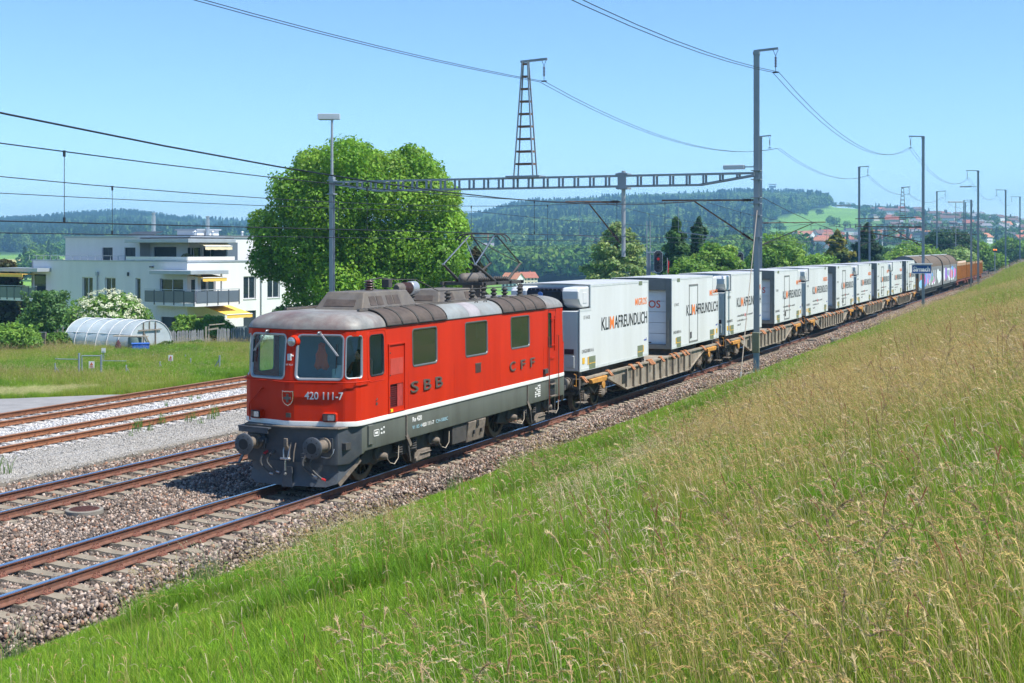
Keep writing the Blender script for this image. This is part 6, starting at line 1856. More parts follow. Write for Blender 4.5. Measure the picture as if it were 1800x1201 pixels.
# --- trees behind the train
loc, H = place(1085, 390, 140, -3); tree('cedar_tree', 'wide pale green cedar with layered boughs behind the first containers', loc, me_crown('crown', lobe_crown(cedar_lobes(H), 30000, .20, PAL_CED, 31, .8, .7)), small_trunk(H * .9, .3))
loc, H = place(1188, 386, 150, -3); tree('spruce_tree', 'dense dark green spruce, left one of the pair above the containers', loc, me_crown('crown', conifer(H, 3.0, 40000, [(.085, .17, .04), (.10, .20, .05), (.06, .13, .035)], 32, .3, .22, 24, .62)), small_trunk(H * .9, .25))
loc, H = place(1228, 386, 158, -3); tree('spruce_tree', 'open dark spruce with thin tip, right one of the pair above the containers', loc, me_crown('crown', conifer(H, 3.3, 22000, PAL_DRK, 33, .2, .24, 13, .7)), small_trunk(H * .95, .25))
def decid(name, label, x, ytop, D, wpx, pal, seed, n=12000, zb=-3, size=.2, lobes=26, bottom=.15):
    loc, H = place(x, ytop, D, zb); Rr_ = wpx / 2 * D / 2400
    tk = trunk_mb(H * .45, max(.1, H * .025), 6, seed, Rr_ * .8)
    return tree(name, label, loc, me_crown('crown', lobe_crown(dome_lobes(Rr_, H * (1 - bottom), H * bottom, lobes, seed), n, size, pal, seed, .5)), tk.mesh('trunk', m_bark, 50))
decid('birch_tree', 'light green round-topped tree beside the dark spruces', 1262, 420, 135, 95, PAL_LGT, 41, 12000)
decid('leafy_tree', 'light yellow-green airy tree right behind the tall near mast', 1365, 412, 165, 110, PAL_LGT, 42, 11000)
decid('leafy_bush', 'bright green leafy bush between the small signal and the golden conifer', 1432, 447, 160, 95, PAL_LGT, 43, 9000, zb=-2)
decid('leafy_bush', 'low green bush below the pair of spruces', 1215, 455, 130, 110, PAL_MID, 44, 9000, zb=-3)
loc, H = place(1472, 408, 175, -2); tree('golden_conifer', 'golden-tipped bushy conifer in front of the town', loc, me_crown('crown', conifer(H, 4.0, 36000, PAL_GLD, 34, .15, .26, 16, .7)), small_trunk(H * .9, .25))
loc, H = place(1524, 396, 195, -2); tree('spruce_tree', 'tall dark spruce right behind the feeder mast with lamp', loc, me_crown('crown', conifer(H, 4.6, 32000, PAL_DRK, 35, .2, .28, 15, .7)), small_trunk(H * .9, .25))
decid('leafy_tree', 'dark leafy tree group member left of the station sign', 1560, 440, 270, 90, PAL_DRK, 45, 8000, zb=-2, size=.3)
decid('leafy_tree', 'light green leafy tree directly behind the station sign mast', 1607, 432, 235, 105, PAL_LGT, 46, 9000, zb=-2, size=.28)
decid('leafy_tree', 'tall dark leafy tree above the curved-roof wagons', 1668, 400, 300, 90, PAL_DRK, 47, 10000, zb=-1, size=.34)
decid('leafy_bush', 'pale green bush above the curved-roof wagons', 1682, 441, 250, 85, [(.25, .35, .11), (.20, .31, .08)], 48, 8000, zb=-1, size=.28)
decid('leafy_tree', 'broad green tree behind the orange wagons', 1712, 425, 300, 60, PAL_MID, 49, 7000, zb=-1, size=.34)
loc, H = place(1728, 428, 330, -1); tree('blue_spruce', 'bluish spruce beyond the orange wagons', loc, me_crown('crown', conifer(H, 4.2, 6000, PAL_BLU, 36, .2, .4, 12, .7)), small_trunk(H * .9, .25))
decid('leafy_tree', 'green tree at the far right beside the last masts', 1775, 422, 400, 75, PAL_MID, 50, 7000, zb=-1, size=.45)
decid('leafy_bush', 'low green hedge bush near the distant orange signal', 1738, 448, 300, 60, PAL_LGT, 51, 5000, zb=-.5, size=.3)
# --- at the left
loc, H = place(8, 460, 118, -2.5); tree('thuja_tree', 'brownish green conifer at the left edge beside the white building', loc, me_crown('crown', conifer(H, 3.2, 24000, PAL_BRN + [(.06, .09, .025)], 37, .1, .2, 16, .5)), small_trunk(H * .9, .2))
loc, H = place(836, 437, 110, -2); tree('thuja_tree', 'rust-brown thuja at the right foot of the walnut tree', loc, me_crown('crown', conifer(H, 1.6, 7000, PAL_BRN, 38, .1, .18, 16, .5)), small_trunk(H * .9, .15))
decid('leafy_bush', 'green bush between the walnut tree and the pantograph', 800, 470, 98, 75, PAL_WAL, 52, 9000, zb=-1.6, size=.14)
decid('leafy_bush', 'yellow-green bush at the left foot of the walnut tree', 500, 538, 88, 62, PAL_LGT, 53, 6000, zb=-1.2, size=.11)
def shrub(name, label, x, ytop, D, wpx, pal, seed, n, zb=-.5, size=.1, spikes=8):
    loc, H = place(x, ytop, D, zb); Rr_ = wpx / 2 * D / 2400; r = random.Random(seed)
    lobes = dome_lobes(Rr_, H * .85, H * .0, 18, seed, .4)
    for i in range(spikes):
        a = r.uniform(0, 6.28); rr = Rr_ * r.uniform(.1, .8); s = H * .05
        for k in range(4): lobes.append((rr * math.cos(a) * (1 + .1 * k), rr * math.sin(a) * (1 + .1 * k), H * (.72 + .09 * k), s * 1.6, s * 1.6, H * .06))
    V, F, C = lobe_crown(lobes, n, size, pal, seed, .6)
    mb = MB()
    for i in range(7):
        a = i * .9; mb.tube([(0, 0, -.3), (.3 * Rr_ * math.cos(a), .3 * Rr_ * math.sin(a), H * .4), (.6 * Rr_ * math.cos(a), .6 * Rr_ * math.sin(a), H * .8)], [.04, .025, .008], 5)
    return tree(name, label, loc, me_crown('crown', (V, F, C)), mb.mesh('stem', m_bark), 'shrub')
shrub('fruit_shrub', 'tall loose dark green shrub left of the white blossoming elder', 84, 516, 90, 96, [(.10, .21, .05), (.12, .24, .08), (.085, .17, .05)], 61, 9500, zb=-1.0, size=.11, spikes=22)
shrub('garden_shrub', 'bright green shrub at the left edge in front of the dark fence', 28, 572, 76, 85, [(.19, .33, .05), (.14, .27, .045)], 62, 9000, zb=-.4, size=.09)
shrub('garden_shrub', 'small green shrub beside the polytunnel by the wooden posts', 112, 585, 80, 60, PAL_MID, 63, 6000, zb=-.5, size=.09)
shrub('garden_shrub', 'green shrub with upright shoots in front of the balcony wall', 335, 556, 92, 70, [(.20, .35, .05), (.16, .30, .045)], 64, 9000, zb=-.9, size=.09, spikes=12)
shrub('garden_shrub', 'green shrub under the yellow awning behind the picket fence', 385, 558, 90, 55, [(.15, .30, .045), (.19, .34, .055)], 65, 7000, zb=-.9, size=.09, spikes=9)
shrub('garden_shrub', 'low leafy plant in front of the picket fence', 345, 598, 80, 26, [(.08, .18, .03)], 66, 1600, zb=-.4, size=.09, spikes=2)
shrub('garden_shrub', 'low leafy plant at the right end of the polytunnel', 293, 600, 78, 26, [(.07, .16, .03)], 67, 1600, zb=-.4, size=.09, spikes=2)
eld = shrub('elder_bush', 'rounded elder bush covered in white blossoms behind the polytunnel', 192, 508, 86, 128, [(.17, .31, .06), (.14, .26, .05)], 68, 14000, zb=-.7, size=.12, spikes=0)
r_ = np.random.default_rng(5); loc, H = place(192, 505, 86, -.7); Rr_ = 64 * 86 / 2400
nb = 260; V = []; F = []; C = []; base = 0
for i in range(nb):
    d = r_.normal(size=3); d[2] = abs(d[2]) * .8 + .05 if r_.random() < .85 else d[2]; d[1] = d[1]; d /= np.linalg.norm(d)
    c = np.array([d[0] * Rr_ * .98, d[1] * Rr_ * .98, H * .46 + d[2] * H * .50]); k = 9
    for j in range(k):
        q = c + r_.normal(size=3) * np.array([.09, .09, .06]); n_ = d * .9 + np.array([0, 0, .35]) + r_.normal(size=3) * .3; n_ /= np.linalg.norm(n_)
        v, f, cc = leaf_quads(q[None], n_[None], .075, r_, np.array([[.72, .74, .54]]) * r_.uniform(.8, 1.1))
        V.append(v); F.append(f + base); C.append(cc); base += 4
put('blossom', np_mesh('blossom', np.concatenate(V), np.concatenate(F), m_leaf, cols=np.concatenate(C)), eld)['kind'] = 'stuff'

# ================================================================== HILL FOREST
def puff(seed, H, Rr_, n, size, pal):
    v = lobe_crown(dome_lobes(Rr_, H * .85, H * .12, 9, seed, .5), n, size, pal, seed, .8)
    return np_mesh('forest_tree', v[0], v[1], m_leafi, cols=v[2])
FP = [puff(300 + i, 13, 5.2, 330, 1.1, pal) for i, pal in enumerate(([(.075, .16, .03), (.10, .19, .035)], [(.12, .21, .04), (.14, .24, .045)], [(.06, .13, .035)], [(.16, .25, .05)]))]
for i in range(2):
    v = conifer(17, 3.4, 700, PAL_DRK, 320 + i, .25, .9, 11, .8); FP.append(np_mesh('forest_tree', v[0], v[1], m_leafi, cols=v[2]))
def forest(name, label, xa, xb, da, db, n, zones, pick, smin=.75, smax=1.25, seed=1, keepf=None):
    r = np.random.default_rng(seed)
    xc = r.uniform(xa, xb, n); D = np.sqrt(r.uniform(da * da, db * db, n))
    k = np.isin(zone(xc, D), zones)
    if keepf is not None: k &= keepf(xc, D, r)
    xc = xc[k]; D = D[k]; lat = (xc - 900) / 2400 * D
    X = CAM.x + lat * CT - D * ST; Y = CAM.y + lat * ST + D * CT; Z = ground_z(X, Y) - .5
    m = len(X); rot = np.zeros((m, 3)); rot[:, 2] = r.uniform(0, 6.28, m)
    pk = np.array(pick); stand = vnoise(X, Y, 140, 12); j = np.where(stand > .52, r.integers(0, len(pk), m), r.integers(0, max(1, len(pk) // 2 + 1), m))
    return scatter(name, np.stack([X, Y, Z], 1), rot, r.uniform(smin, smax, m), pk[j % len(pk)], FP, label, 'forest')
forest('forest', 'wooded hillside above the white building at left', -60, 470, 1100, 2560, 9000, [1], [0, 1, 2, 4, 5, 4], seed=2)
forest('forest', 'wooded slope hidden behind the walnut tree', 470, 800, 1100, 2560, 3500, [1], [0, 1, 2, 4], seed=8)
forest('forest', 'large wooded hill above the containers in the background', 790, 1470, 850, 2560, 17000, [1], [0, 1, 2, 0, 3, 4, 5, 4], seed=3)
forest('forest', 'dark green belt of trees in the valley behind the pantograph', 770, 1400, 640, 840, 1500, [1, 0], [0, 2, 1, 2], 1.0, 1.35, seed=4)
forest('town_trees', 'garden trees scattered among the houses of the distant town', 1300, 1900, 820, 2300, 1500, [2], [0, 1, 2, 2, 4], .45, .8, seed=5)
forest('meadow_trees', 'single trees and hedges on the green slope above the town', 1340, 1560, 1200, 2400, 190, [0], [0, 2, 1], .5, 1.0, seed=6, keepf=lambda x, D, r: (np.sin(x / 17.0 + D / 90.0) > .62))
forest('field_trees', 'tree line between the fields left of the white building', -60, 420, 500, 1000, 260, [0, 3], [0, 2, 4], .6, 1.0, seed=7, keepf=lambda x, D, r: (D < 640) | (np.abs(D - 870) < 25) & (x > 60))

# ================================================================== WHITE APARTMENT BUILDING
m_ren = mat('white_render', (.70, .70, .70), .85, var=.05, vs=.8, streak=True, dirt=(.60, .61, .62), dirt_amt=.45, dirt_scale=.9)
m_metal = mat('parapet_metal', (.40, .44, .48), .5, .3, var=.08)
m_win = glass_mat('house_glass', (.3, .4, .45), .10, .03, .75, (.03, .05, .06))
m_shut = mat('dark_blind', (.045, .06, .075), .6, var=.15, vs=3)
m_wframe = mat('window_white', (.7, .7, .7), .5, var=.04)
m_panel = glass_mat('balcony_glass', (.3, .33, .36), .08, .15, .82, (.15, .19, .24))
m_awn = mat('awning_yellow', (.80, .50, .09), .7, var=.08)
m_awnw = mat('awning_cream', (.72, .62, .40), .7, var=.08)
m_curt = mat('curtain', (.30, .48, .50), .8, var=.25, vs=6)
BD = 104.0; BLAT = (329 - 900) / 2400 * BD
E1 = (math.cos(R(55)), math.sin(R(55))); E2 = (-math.sin(R(55)), math.cos(R(55)))
bo = cam_pt(BLAT, BD)
BANG = THETA + R(55)       # local x axis = along the right facade, local y = along the left facade
BL = thing('apartment_building', 'white flat-roofed apartment building with corner balcony and yellow awnings', 'building', (bo.x, bo.y, 0), BANG)
def b_of(x, a=0.0):
    r = (x - 900) / 2400; return (BLAT + E1[0] * a - r * (BD + E1[1] * a)) / (r * E2[1] - E2[0])
def a_of(x, b=0.0):
    r = (x - 900) / 2400; return (r * (BD + E2[1] * b) - BLAT - E2[0] * b) / (E1[0] - r * E1[1])
GZ = -2.2; PT = 4.34; TA = 1.5; TB = 1.3; TT = 6.25
bend = b_of(56); bt_end = b_of(115, TA)
def wall_holes(mb, fixed, axis, u0, u1, z0, z1, holes, depth=.22, out=-1):
    """wall plane at local x=fixed (axis 'b') or y=fixed (axis 'a') with rectangular reveals"""
    us = sorted({u0, u1} | {h[0] for h in holes} | {h[1] for h in holes}); zs = sorted({z0, z1} | {h[2] for h in holes} | {h[3] for h in holes})
    P = (lambda u, z, d=0: (fixed + d, u, z)) if axis == 'b' else (lambda u, z, d=0: (u, fixed + d, z))
    for i in range(len(us) - 1):
        for j in range(len(zs) - 1):
            cu, cz = (us[i] + us[i + 1]) / 2, (zs[j] + zs[j + 1]) / 2
            if any(h[0] < cu < h[1] and h[2] < cz < h[3] for h in holes): continue
            mb.add([P(us[i], zs[j]), P(us[i + 1], zs[j]), P(us[i + 1], zs[j + 1]), P(us[i], zs[j + 1])], [(0, 1, 2, 3)])
    for a, b, c, d in holes:
        lp = [(a, c), (b, c), (b, d), (a, d)]
        for k in range(4):
            p, q = lp[k], lp[(k + 1) % 4]
            mb.add([P(*p), P(*q), P(*q, depth), P(*p, depth)], [(0, 1, 2, 3)])
def bwindow(fixed, axis, h, kind='glass', mull=1, depth=.16):
    a, b, c, d = h
    w = empty('window', (0, 0, 0), 0, BL)
    def bx(mb, u0, u1, z0, z1, d0, d1):
        if axis == 'b': mb.box(fixed + d0, fixed + d1, u0, u1, z0, z1)
        else: mb.box(u0, u1, fixed + d0, fixed + d1, z0, z1)
        return mb
    mb = MB(); f = .06
    bx(mb, a, b, c, c + f, depth - .04, depth + .02); bx(mb, a, b, d - f, d, depth - .04, depth + .02); bx(mb, a, a + f, c + f, d - f, depth - .04, depth + .02); bx(mb, b - f, b, c + f, d - f, depth - .04, depth + .02)
    for k in range(mull):
        u = a + (b - a) * (k + 1) / (mull + 1); bx(mb, u - f / 2, u + f / 2, c + f, d - f, depth - .04, depth + .02)
    mb.build('frame', m_wframe if kind != 'blind' else m_shut, w)
    if kind == 'blind':
        n = max(4, int((d - c) / .12)); mb = MB()
        for k in range(n): bx(mb, a + .02, b - .02, c + (d - c) * k / n + .01, c + (d - c) * (k + 1) / n - .012, depth - .02, depth + .0)
        mb.build('blind', m_shut, w)
        bx(MB(), a, b, c, d, depth + .03, depth + .05).build('pane', m_shut, w)
    else:
        bx(MB(), a + f, b - f, c + f, d - f, depth, depth + .01).build('pane', m_win, w)
        bx(MB(), a + f, a + (b - a) * .45, c + f, d - f, depth + .10, depth + .12).build('curtain', m_curt, w)
    if c > -1.5:
        bx(MB(), a - .03, b + .03, c - .05, c, -.05, depth - .05).build('sill', m_wframe, w)
    return w
# left facade (local x = 0) and right facade (local y = 0), lower two storeys
wl1 = [(b_of(163), b_of(144.5), 1.05, 3.05), (b_of(203), b_of(184.5), 1.05, 3.05), (b_of(247), b_of(238), .35, 3.05), (b_of(322), b_of(281), .95, 3.05), (b_of(247), b_of(238), -2.0, -.35), (b_of(322), b_of(283), -1.95, .10)]
wr1 = [(a_of(336), a_of(365), .95, 3.05), (a_of(366), a_of(379), .95, 3.05), (a_of(428), a_of(450), 1.35, 3.15), (a_of(470), a_of(492), 1.35, 3.15), (a_of(428), a_of(450), -2.1, .40), (a_of(337), a_of(365), -1.9, .20), (a_of(366), a_of(376), -1.9, .20)]
mb = MB(); wall_holes(mb, 0, 'b', 0, bend, GZ, PT, wl1); mb.build('wall', m_ren, BL, fix=True)
mb = MB(); wall_holes(mb, 0, 'a', 0, 14, GZ, PT, wr1); mb.build('wall', m_ren, BL, fix=True)
mb = MB(); mb.box(.6, 13.9, .6, bend, GZ, 3.4); mb.box(0, 14, bend - .2, bend, GZ, PT); mb.box(13.8, 14, 0, bend, GZ, PT); mb.build('core', m_ren, BL)
for i, h in enumerate(wl1): bwindow(0, 'b', h, 'blind' if i in (5, ) else 'glass', 0 if i in (2, 4) else 1)
for i, h in enumerate(wr1): bwindow(0, 'a', h, 'blind' if i == 4 else 'glass', 1 if i in (2, 3, 0) else 0)
mb = MB(); mb.box(-.06, .30, -.06, bend + .05, PT, PT + .10); mb.box(.30, 14.05, -.06, .30, PT, PT + .10); mb.build('parapet_cap', m_metal, BL)
# top storey
wt_l = [(b_of(198, TA), b_of(179.5, TA), 3.95, 5.45), (b_of(238, TA), b_of(219, TA), 3.95, 5.45)]
bl0 = b_of(246, TA)
mb = MB(); wall_holes(mb, TA, 'b', bl0, bt_end, 3.4, TT, wt_l); mb.build('wall', m_ren, BL)
for h in wt_l: bwindow(TA, 'b', h, 'blind')
# recessed loggia at the corner
LR = 2.6
wt_c = [(b_of(310, TA + LR * .4), b_of(270, TA + LR * .4), 3.55, 5.5)]
mb = MB(); xa = TA + LR * .4; wall_holes(mb, xa, 'b', TB + LR * .4, bl0, 3.4, TT, wt_c); mb.add([(TA, bl0, 3.4), (xa, bl0, 3.4), (xa, bl0, TT), (TA, bl0, TT)], [(0, 1, 2, 3)]); mb.build('wall', m_ren, BL)
for h in wt_c: bwindow(xa, 'b', h, 'blind', 0)
yb_ = TB + LR * .4
wt_r = [(a_of(330, yb_), a_of(355, yb_), 3.5, 5.5), (a_of(358, yb_), a_of(386, yb_), 3.5, 5.5)]
mb = MB(); wall_holes(mb, yb_, 'a', xa, 13.6, 3.4, TT, wt_r); mb.build('wall', m_ren, BL)
for h in wt_r: bwindow(yb_, 'a', h, 'glass', 1)
arr = a_of(412, TB)
mb = MB(); mb.box(arr, 13.6, TB, yb_ - .01, 3.4, TT); mb.build('wall', m_ren, BL)
mb = MB(); mb.box(a_of(405, .4), arr - .02, .9, yb_, 3.45, 5.85); mb.build('glazed_screen', m_panel, BL)
mb = MB(); mb.box(TA - .10, 13.8, TB - .10, bt_end + .1, TT, TT + .16); mb.build('roof', m_metal, BL)
mb = MB(); mb.box(.15, a_of(414, .1), .05, bl0 + .25, TT - .42, TT - .12); mb.build('canopy', m_metal, BL, bevel=.02)
for (u, v) in ((3, 2.5), (5.5, 3.2), (8, 2.4), (6, 6)): mb = MB(); mb.cyl((u, v, TT + .1), (u, v, TT + .46), .09, n=8); mb.lathe([(0, .14), (.08, .1)], (u, v, TT + .45), (0, 0, 1), 8); mb.build('roof_vent', m_lamp, BL)
for x, D_, yt in ((270, 113, 374), (365, 113, 380)):
    lat = (x - 900) / 2400 * D_; dl = lat - BLAT; dD = D_ - BD; u = dl * E1[0] + dD * E1[1]; v = dl * E2[0] + dD * E2[1]
    zt = 5.42 + (436 - yt) * D_ / 2400
    mb = MB(); mb.cyl((u, v, TT), (u, v, zt - .25), .17, n=12); mb.cyl((u, v, zt - .12), (u, v, zt), .17, n=12); mb.cyl((u, v, zt - .25), (u, v, zt - .12), .12, n=12); mb.build('flue_pipe', mat('flue_steel', (.5, .53, .56), .3, .7), BL, smooth=40)
lat = (348 - 900) / 2400 * 114; dl = lat - BLAT; u = dl * E1[0] + 10 * E1[1]; v = dl * E2[0] + 10 * E2[1]
mb = MB(); mb.box(u - 1.2, u + 1.2, v - 1.2, v + 1.2, TT, TT + .62); mb.build('lift_housing', m_ren, BL); mb = MB(); mb.box(u - 1.35, u + 1.35, v - 1.35, v + 1.35, TT + .62, TT + .74); mb.build('lift_roof', m_metal, BL)
for k in range(3):
    mb = MB(); mb.obox((2.6 + k * .1, 7.2 + k * 1.2, TT + .30), (1.6, 1.1, .05), (0, R(-14), 0)); mb.build('solar_panel', m_shut, BL)
# terrace railing and planters
mb = MB(); n = 14
for k in range(n):
    v = bl0 + (bend + .5 - bl0) * k / (n - 1); mb.cyl((.12, v, PT + .1), (.12, v, PT + .46), .02, n=6)
mb.cyl((.12, bl0, PT + .45), (.12, bend, PT + .45), .022, n=6); mb.build('terrace_rail', m_metal, BL)
mb = MB(); mb.box(.02, .07, .05, bl0 - .1, PT + .12, PT + .40); mb.box(.10, a_of(413), .02, .07, PT + .12, PT + .40); mb.build('terrace_screen', mat('screen_white', (.74, .74, .72), .7, var=.04), BL)
# corner balcony
BA, BB = -1.2, -2.2; bL = b_of(254, BA); aR = a_of(421, BB)
mb = MB(); mb.box(BA, -.02, BB, bL, 1.02, 1.28); mb.box(-.02, aR, BB, -.02, 1.02, 1.28); mb.build('balcony_slab', m_ren, BL)
bp = empty('balcony_rail', (0, 0, 0), 0, BL)
n = 5
for k in range(n):
    v0, v1 = BB + .08 + (bL - BB - .1) * k / n, BB + .08 + (bL - BB - .1) * (k + 1) / n
    MB().box(BA - .03, BA, v0 + .03, v1 - .03, 1.30, 2.16).build('glass_panel', m_panel, bp)
    MB().box(BA - .05, BA + .02, v0 - .03, v0 + .03, 1.1, 2.22).build('post', m_shut, bp)
n = 4
for k in range(n):
    u0, u1 = BA + .1 + (aR - BA - .15) * k / n, BA + .1 + (aR - BA - .15) * (k + 1) / n
    MB().box(u0 + .03, u1 - .03, BB - .03, BB, 1.30, 2.16).build('glass_panel', m_panel, bp)
    MB().box(u1 - .03, u1 + .03, BB - .05, BB + .02, 1.1, 2.22).build('post', m_shut, bp)
mb = MB(); mb.box(BA - .04, BA + .02, BB, bL, 2.24, 2.29); mb.box(BA, aR, BB - .04, BB + .02, 2.24, 2.29); mb.build('handrail', m_metal, bp)
mb = MB(); mb.box(-1.35, -.02, -1.9, b_of(263, -1.3), 3.42, 3.72); mb.box(-.02, a_of(402, -1.9), -1.9, -.02, 3.42, 3.72); mb.build('canopy', m_metal, BL, bevel=.02)
mb = MB(); mb.box(-.02, .3, -1.2, -.9, 1.28, 3.42); mb.box(aR - .9, aR - .75, -1.2, -1.05, 1.28, 3.42); mb.build('column', m_ren, BL)
def awning(u0, u1, v0, v1, z0, z1, m, name='awning'):
    w = empty(name, (0, 0, 0), 0, BL)
    MB().add([(u0, v0, z0), (u1, v0, z0), (u1, v1, z1), (u0, v1, z1), (u0, v0, z0 - .03), (u1, v0, z0 - .03), (u1, v1, z1 - .03), (u0, v1, z1 - .03)], [(0, 1, 2, 3), (7, 6, 5, 4), (0, 4, 5, 1), (1, 5, 6, 2), (2, 6, 7, 3), (3, 7, 4, 0)]).build('cloth', m, w)
    mb = MB(); n = 8; rows = [[(u0 + (u1 - u0) * k / n, v1, z1), (u0 + (u1 - u0) * k / n, v1 - .02, z1 - .26 - .03 * (k % 2))] for k in range(n + 1)]; mb.grid(rows); mb.build('valance', m, w)
    MB().cyl((u0, v1, z1), (u1, v1, z1), .04, n=8).build('front_bar', m_wframe, w)
awning(a_of(362, -.6), a_of(421, -1.5), -.3, -2.9, .95, .35, m_awn)
awning(a_of(350, -1.6), a_of(397, -1.9), -.4, -2.0, 3.38, 3.16, m_awn)
awning(a_of(356, .2), a_of(405, .1), .6, -.1, 5.80, 5.55, m_awnw)
# left end balcony
l0, l1 = bend - 2.6, bend + 3.4
mb = MB(); mb.box(-1.4, .3, l0, l1, 1.02, 1.25); mb.build('balcony_slab', m_ren, BL)
mb = MB(); mb.box(-1.35, .5, l0, l1 - .6, 3.45, 3.75); mb.build('canopy', m_metal, BL)
bp = empty('balcony_rail', (0, 0, 0), 0, BL)
for k in range(6):
    v0, v1 = l0 + .05 + (l1 - l0 - .1) * k / 6, l0 + .05 + (l1 - l0 - .1) * (k + 1) / 6
    MB().box(-1.44, -1.41, v0 + .03, v1 - .03, 1.27, 2.16).build('glass_panel', m_panel, bp); MB().box(-1.46, -1.39, v0 - .03, v0 + .03, 1.1, 2.22).build('post', m_shut, bp)
MB().box(-1.45, -1.38, l0, l1, 2.24, 2.29).build('handrail', m_metal, bp)
w = empty('awning', (0, 0, 0), 0, BL); MB().box(-1.9, -.4, l0 + 1.2, l1 - 1.0, 3.22, 3.27).build('cloth', m_awn, w); MB().box(-1.92, -1.88, l0 + 1.2, l1 - 1.0, 3.02, 3.24).build('valance', m_awn, w)
mb = MB(); mb.box(.1, 3, bend, bend + .2, 1.25, 3.4); mb.box(-.03, 0, bend - 1.9, bend - .4, 1.3, 3.2); mb.build('patio_door', m_win, BL)
# ground floor screens, pipes, camera
gs = empty('garden_screen', (0, 0, 0), 0, BL)
for k in range(6): MB().box(-2.6, -2.55, -2.6 + k * 1.0, -1.65 + k * 1.0, -2.2, -.55).build('screen_panel', m_panel, gs)
for k in range(5): MB().box(-2.5 + k * 1.1, -1.45 + k * 1.1, -3.35, -3.3, -2.2, -.55).build('screen_panel', m_panel, gs)
mb = MB(); v = b_of(172); mb.cyl((-.08, v, GZ), (-.08, v, 3.25), .05, n=8); mb.box(-.18, 0, v - .13, v + .13, 3.2, 3.5); u = a_of(458); mb.cyl((u, -.08, GZ), (u, -.08, 3.5), .05, n=8); mb.box(u - .13, u + .13, -.18, 0, 3.5, 3.8); mb.build('rain_pipe', m_metal, BL)
mb = MB(); v = b_of(268); mb.obox((-.12, v, 3.95), (.2, .28, .1)); v = b_of(226); mb.obox((-.06, v, 3.35), (.12, .12, .3)); mb.build('wall_lamp', m_shut, BL)
# small plants on the terrace
for (x, z, pal, lb, nm, s) in ((330, 4.72, [(.16, .19, .09)], 'grey-green potted shrub on the roof terrace of the white building', 'potted_shrub', .48), (358, 4.62, [(.30, .03, .05), (.22, .02, .04)], 'dark red maple shrub on the roof terrace of the white building', 'potted_maple', .38)):
    D_ = 106.0 if x < 340 else 107.6; q = at(x, D_); v = lobe_crown(dome_lobes(s, s * 1.1, 0, 8, 3, .5), 900, .07, pal, 9, .7)
    t = tree(nm, lb, (q.x, q.y, z - .35), me_crown('crown', v), small_trunk(.35, .03), 'plant')

# ================================================================== GARDEN: polytunnel, fences, signs
m_film = bpy.data.materials.new('tunnel_film'); m_film.use_nodes = True
nt = m_film.node_tree; pb = nt.nodes['Principled BSDF']; pb.inputs['Base Color'].default_value = (.66, .74, .78, 1); pb.inputs['Roughness'].default_value = .22
tr_ = nt.nodes.new('ShaderNodeBsdfTransparent'); tr_.inputs[0].default_value = (.85, .92, .93, 1); mx = nt.nodes.new('ShaderNodeMixShader')
nz = nt.nodes.new('ShaderNodeTexNoise'); nz.inputs['Scale'].default_value = 1.6; nz.inputs['Detail'].default_value = 5; mr = nt.nodes.new('ShaderNodeMapRange'); mr.inputs[3].default_value = .40; mr.inputs[4].default_value = .85
nt.links.new(nz.outputs[0], mr.inputs[0]); nt.links.new(mr.outputs[0], mx.inputs[0]); nt.links.new(tr_.outputs[0], mx.inputs[1]); nt.links.new(pb.outputs[0], mx.inputs[2]); nt.links.new(mx.outputs[0], nt.nodes['Material Output'].inputs[0])
bpn = nt.nodes.new('ShaderNodeBump'); bpn.inputs['Strength'].default_value = .5; bpn.inputs['Distance'].default_value = .1; nt.links.new(nz.outputs[0], bpn.inputs['Height']); nt.links.new(bpn.outputs[0], pb.inputs['Normal'])
p = at(207, 79.5); GA = THETA + R(-32)
gh = thing('polytunnel', 'plastic film polytunnel greenhouse with white hoops in the garden', 'greenhouse', (p.x, p.y, -.38), GA)
GLn, GW, GHt = 5.4, 3.3, 1.66
def arch(u, off=0.0, n=14): return [(u, (GW / 2 + off) * math.cos(math.pi * k / n), (GHt + off) * (math.sin(math.pi * k / n) ** .8)) for k in range(n + 1)]
mb = MB(); rows = [arch(-GLn / 2 + GLn * i / 14, -.02 + .02 * math.sin(i * 2.1)) for i in range(15)]; mb.grid(rows); mb.build('film', m_film, gh, smooth=60)
for i in range(7): MB().tube(arch(-GLn / 2 + GLn * i / 6, .015), .022, 6).build('hoop', m_wframe, gh, smooth=60)
mb = MB(); mb.tube([(-GLn / 2, -GW / 2 * .87, GHt * .55), (GLn / 2, -GW / 2 * .87, GHt * .55)], .022, 6); mb.tube([(-GLn / 2, 0, GHt), (GLn / 2, 0, GHt)], .022, 6); mb.build('purlin', m_wframe, gh)
a_ = arch(GLn / 2 - .02); mb = MB(); mb.add(a_, [tuple(range(len(a_)))]); a_ = arch(-GLn / 2 + .02); mb.add(a_, [tuple(range(len(a_)))]); mb.build('end_film', m_film, gh)
m_wood = mat('grey_wood', (.24, .21, .17), .85, var=.3, vs=8, bump=.3); m_woodl = mat('pale_wood', (.40, .35, .27), .85, var=.25, vs=8)
mb = MB(); u = GLn / 2 + .03
for v in (-.55, .35): mb.bar((u, v, 0), (u, v, 1.55), .07, .05)
mb.bar((u + .03, -.95, 1.12), (u + .03, .75, 1.12), .05, .07); mb.bar((u + .03, -.5, .9), (u + .03, .05, .05), .05, .06); mb.bar((u, -.1, 1.1), (u, -.1, 1.6), .05, .05); mb.build('door_frame', m_wood, gh)
t = thing('water_barrel', 'grey-green water barrel under a wooden board beside the polytunnel', 'barrel', tuple(at(237, 76.5, -.38)), THETA)
MB().lathe([(0, .34), (.1, .37), (.75, .38), (.8, .36)], (0, 0, 0), (0, 0, 1), 18).build('drum', mat('barrel_green', (.14, .20, .19), .5), t, smooth=40)
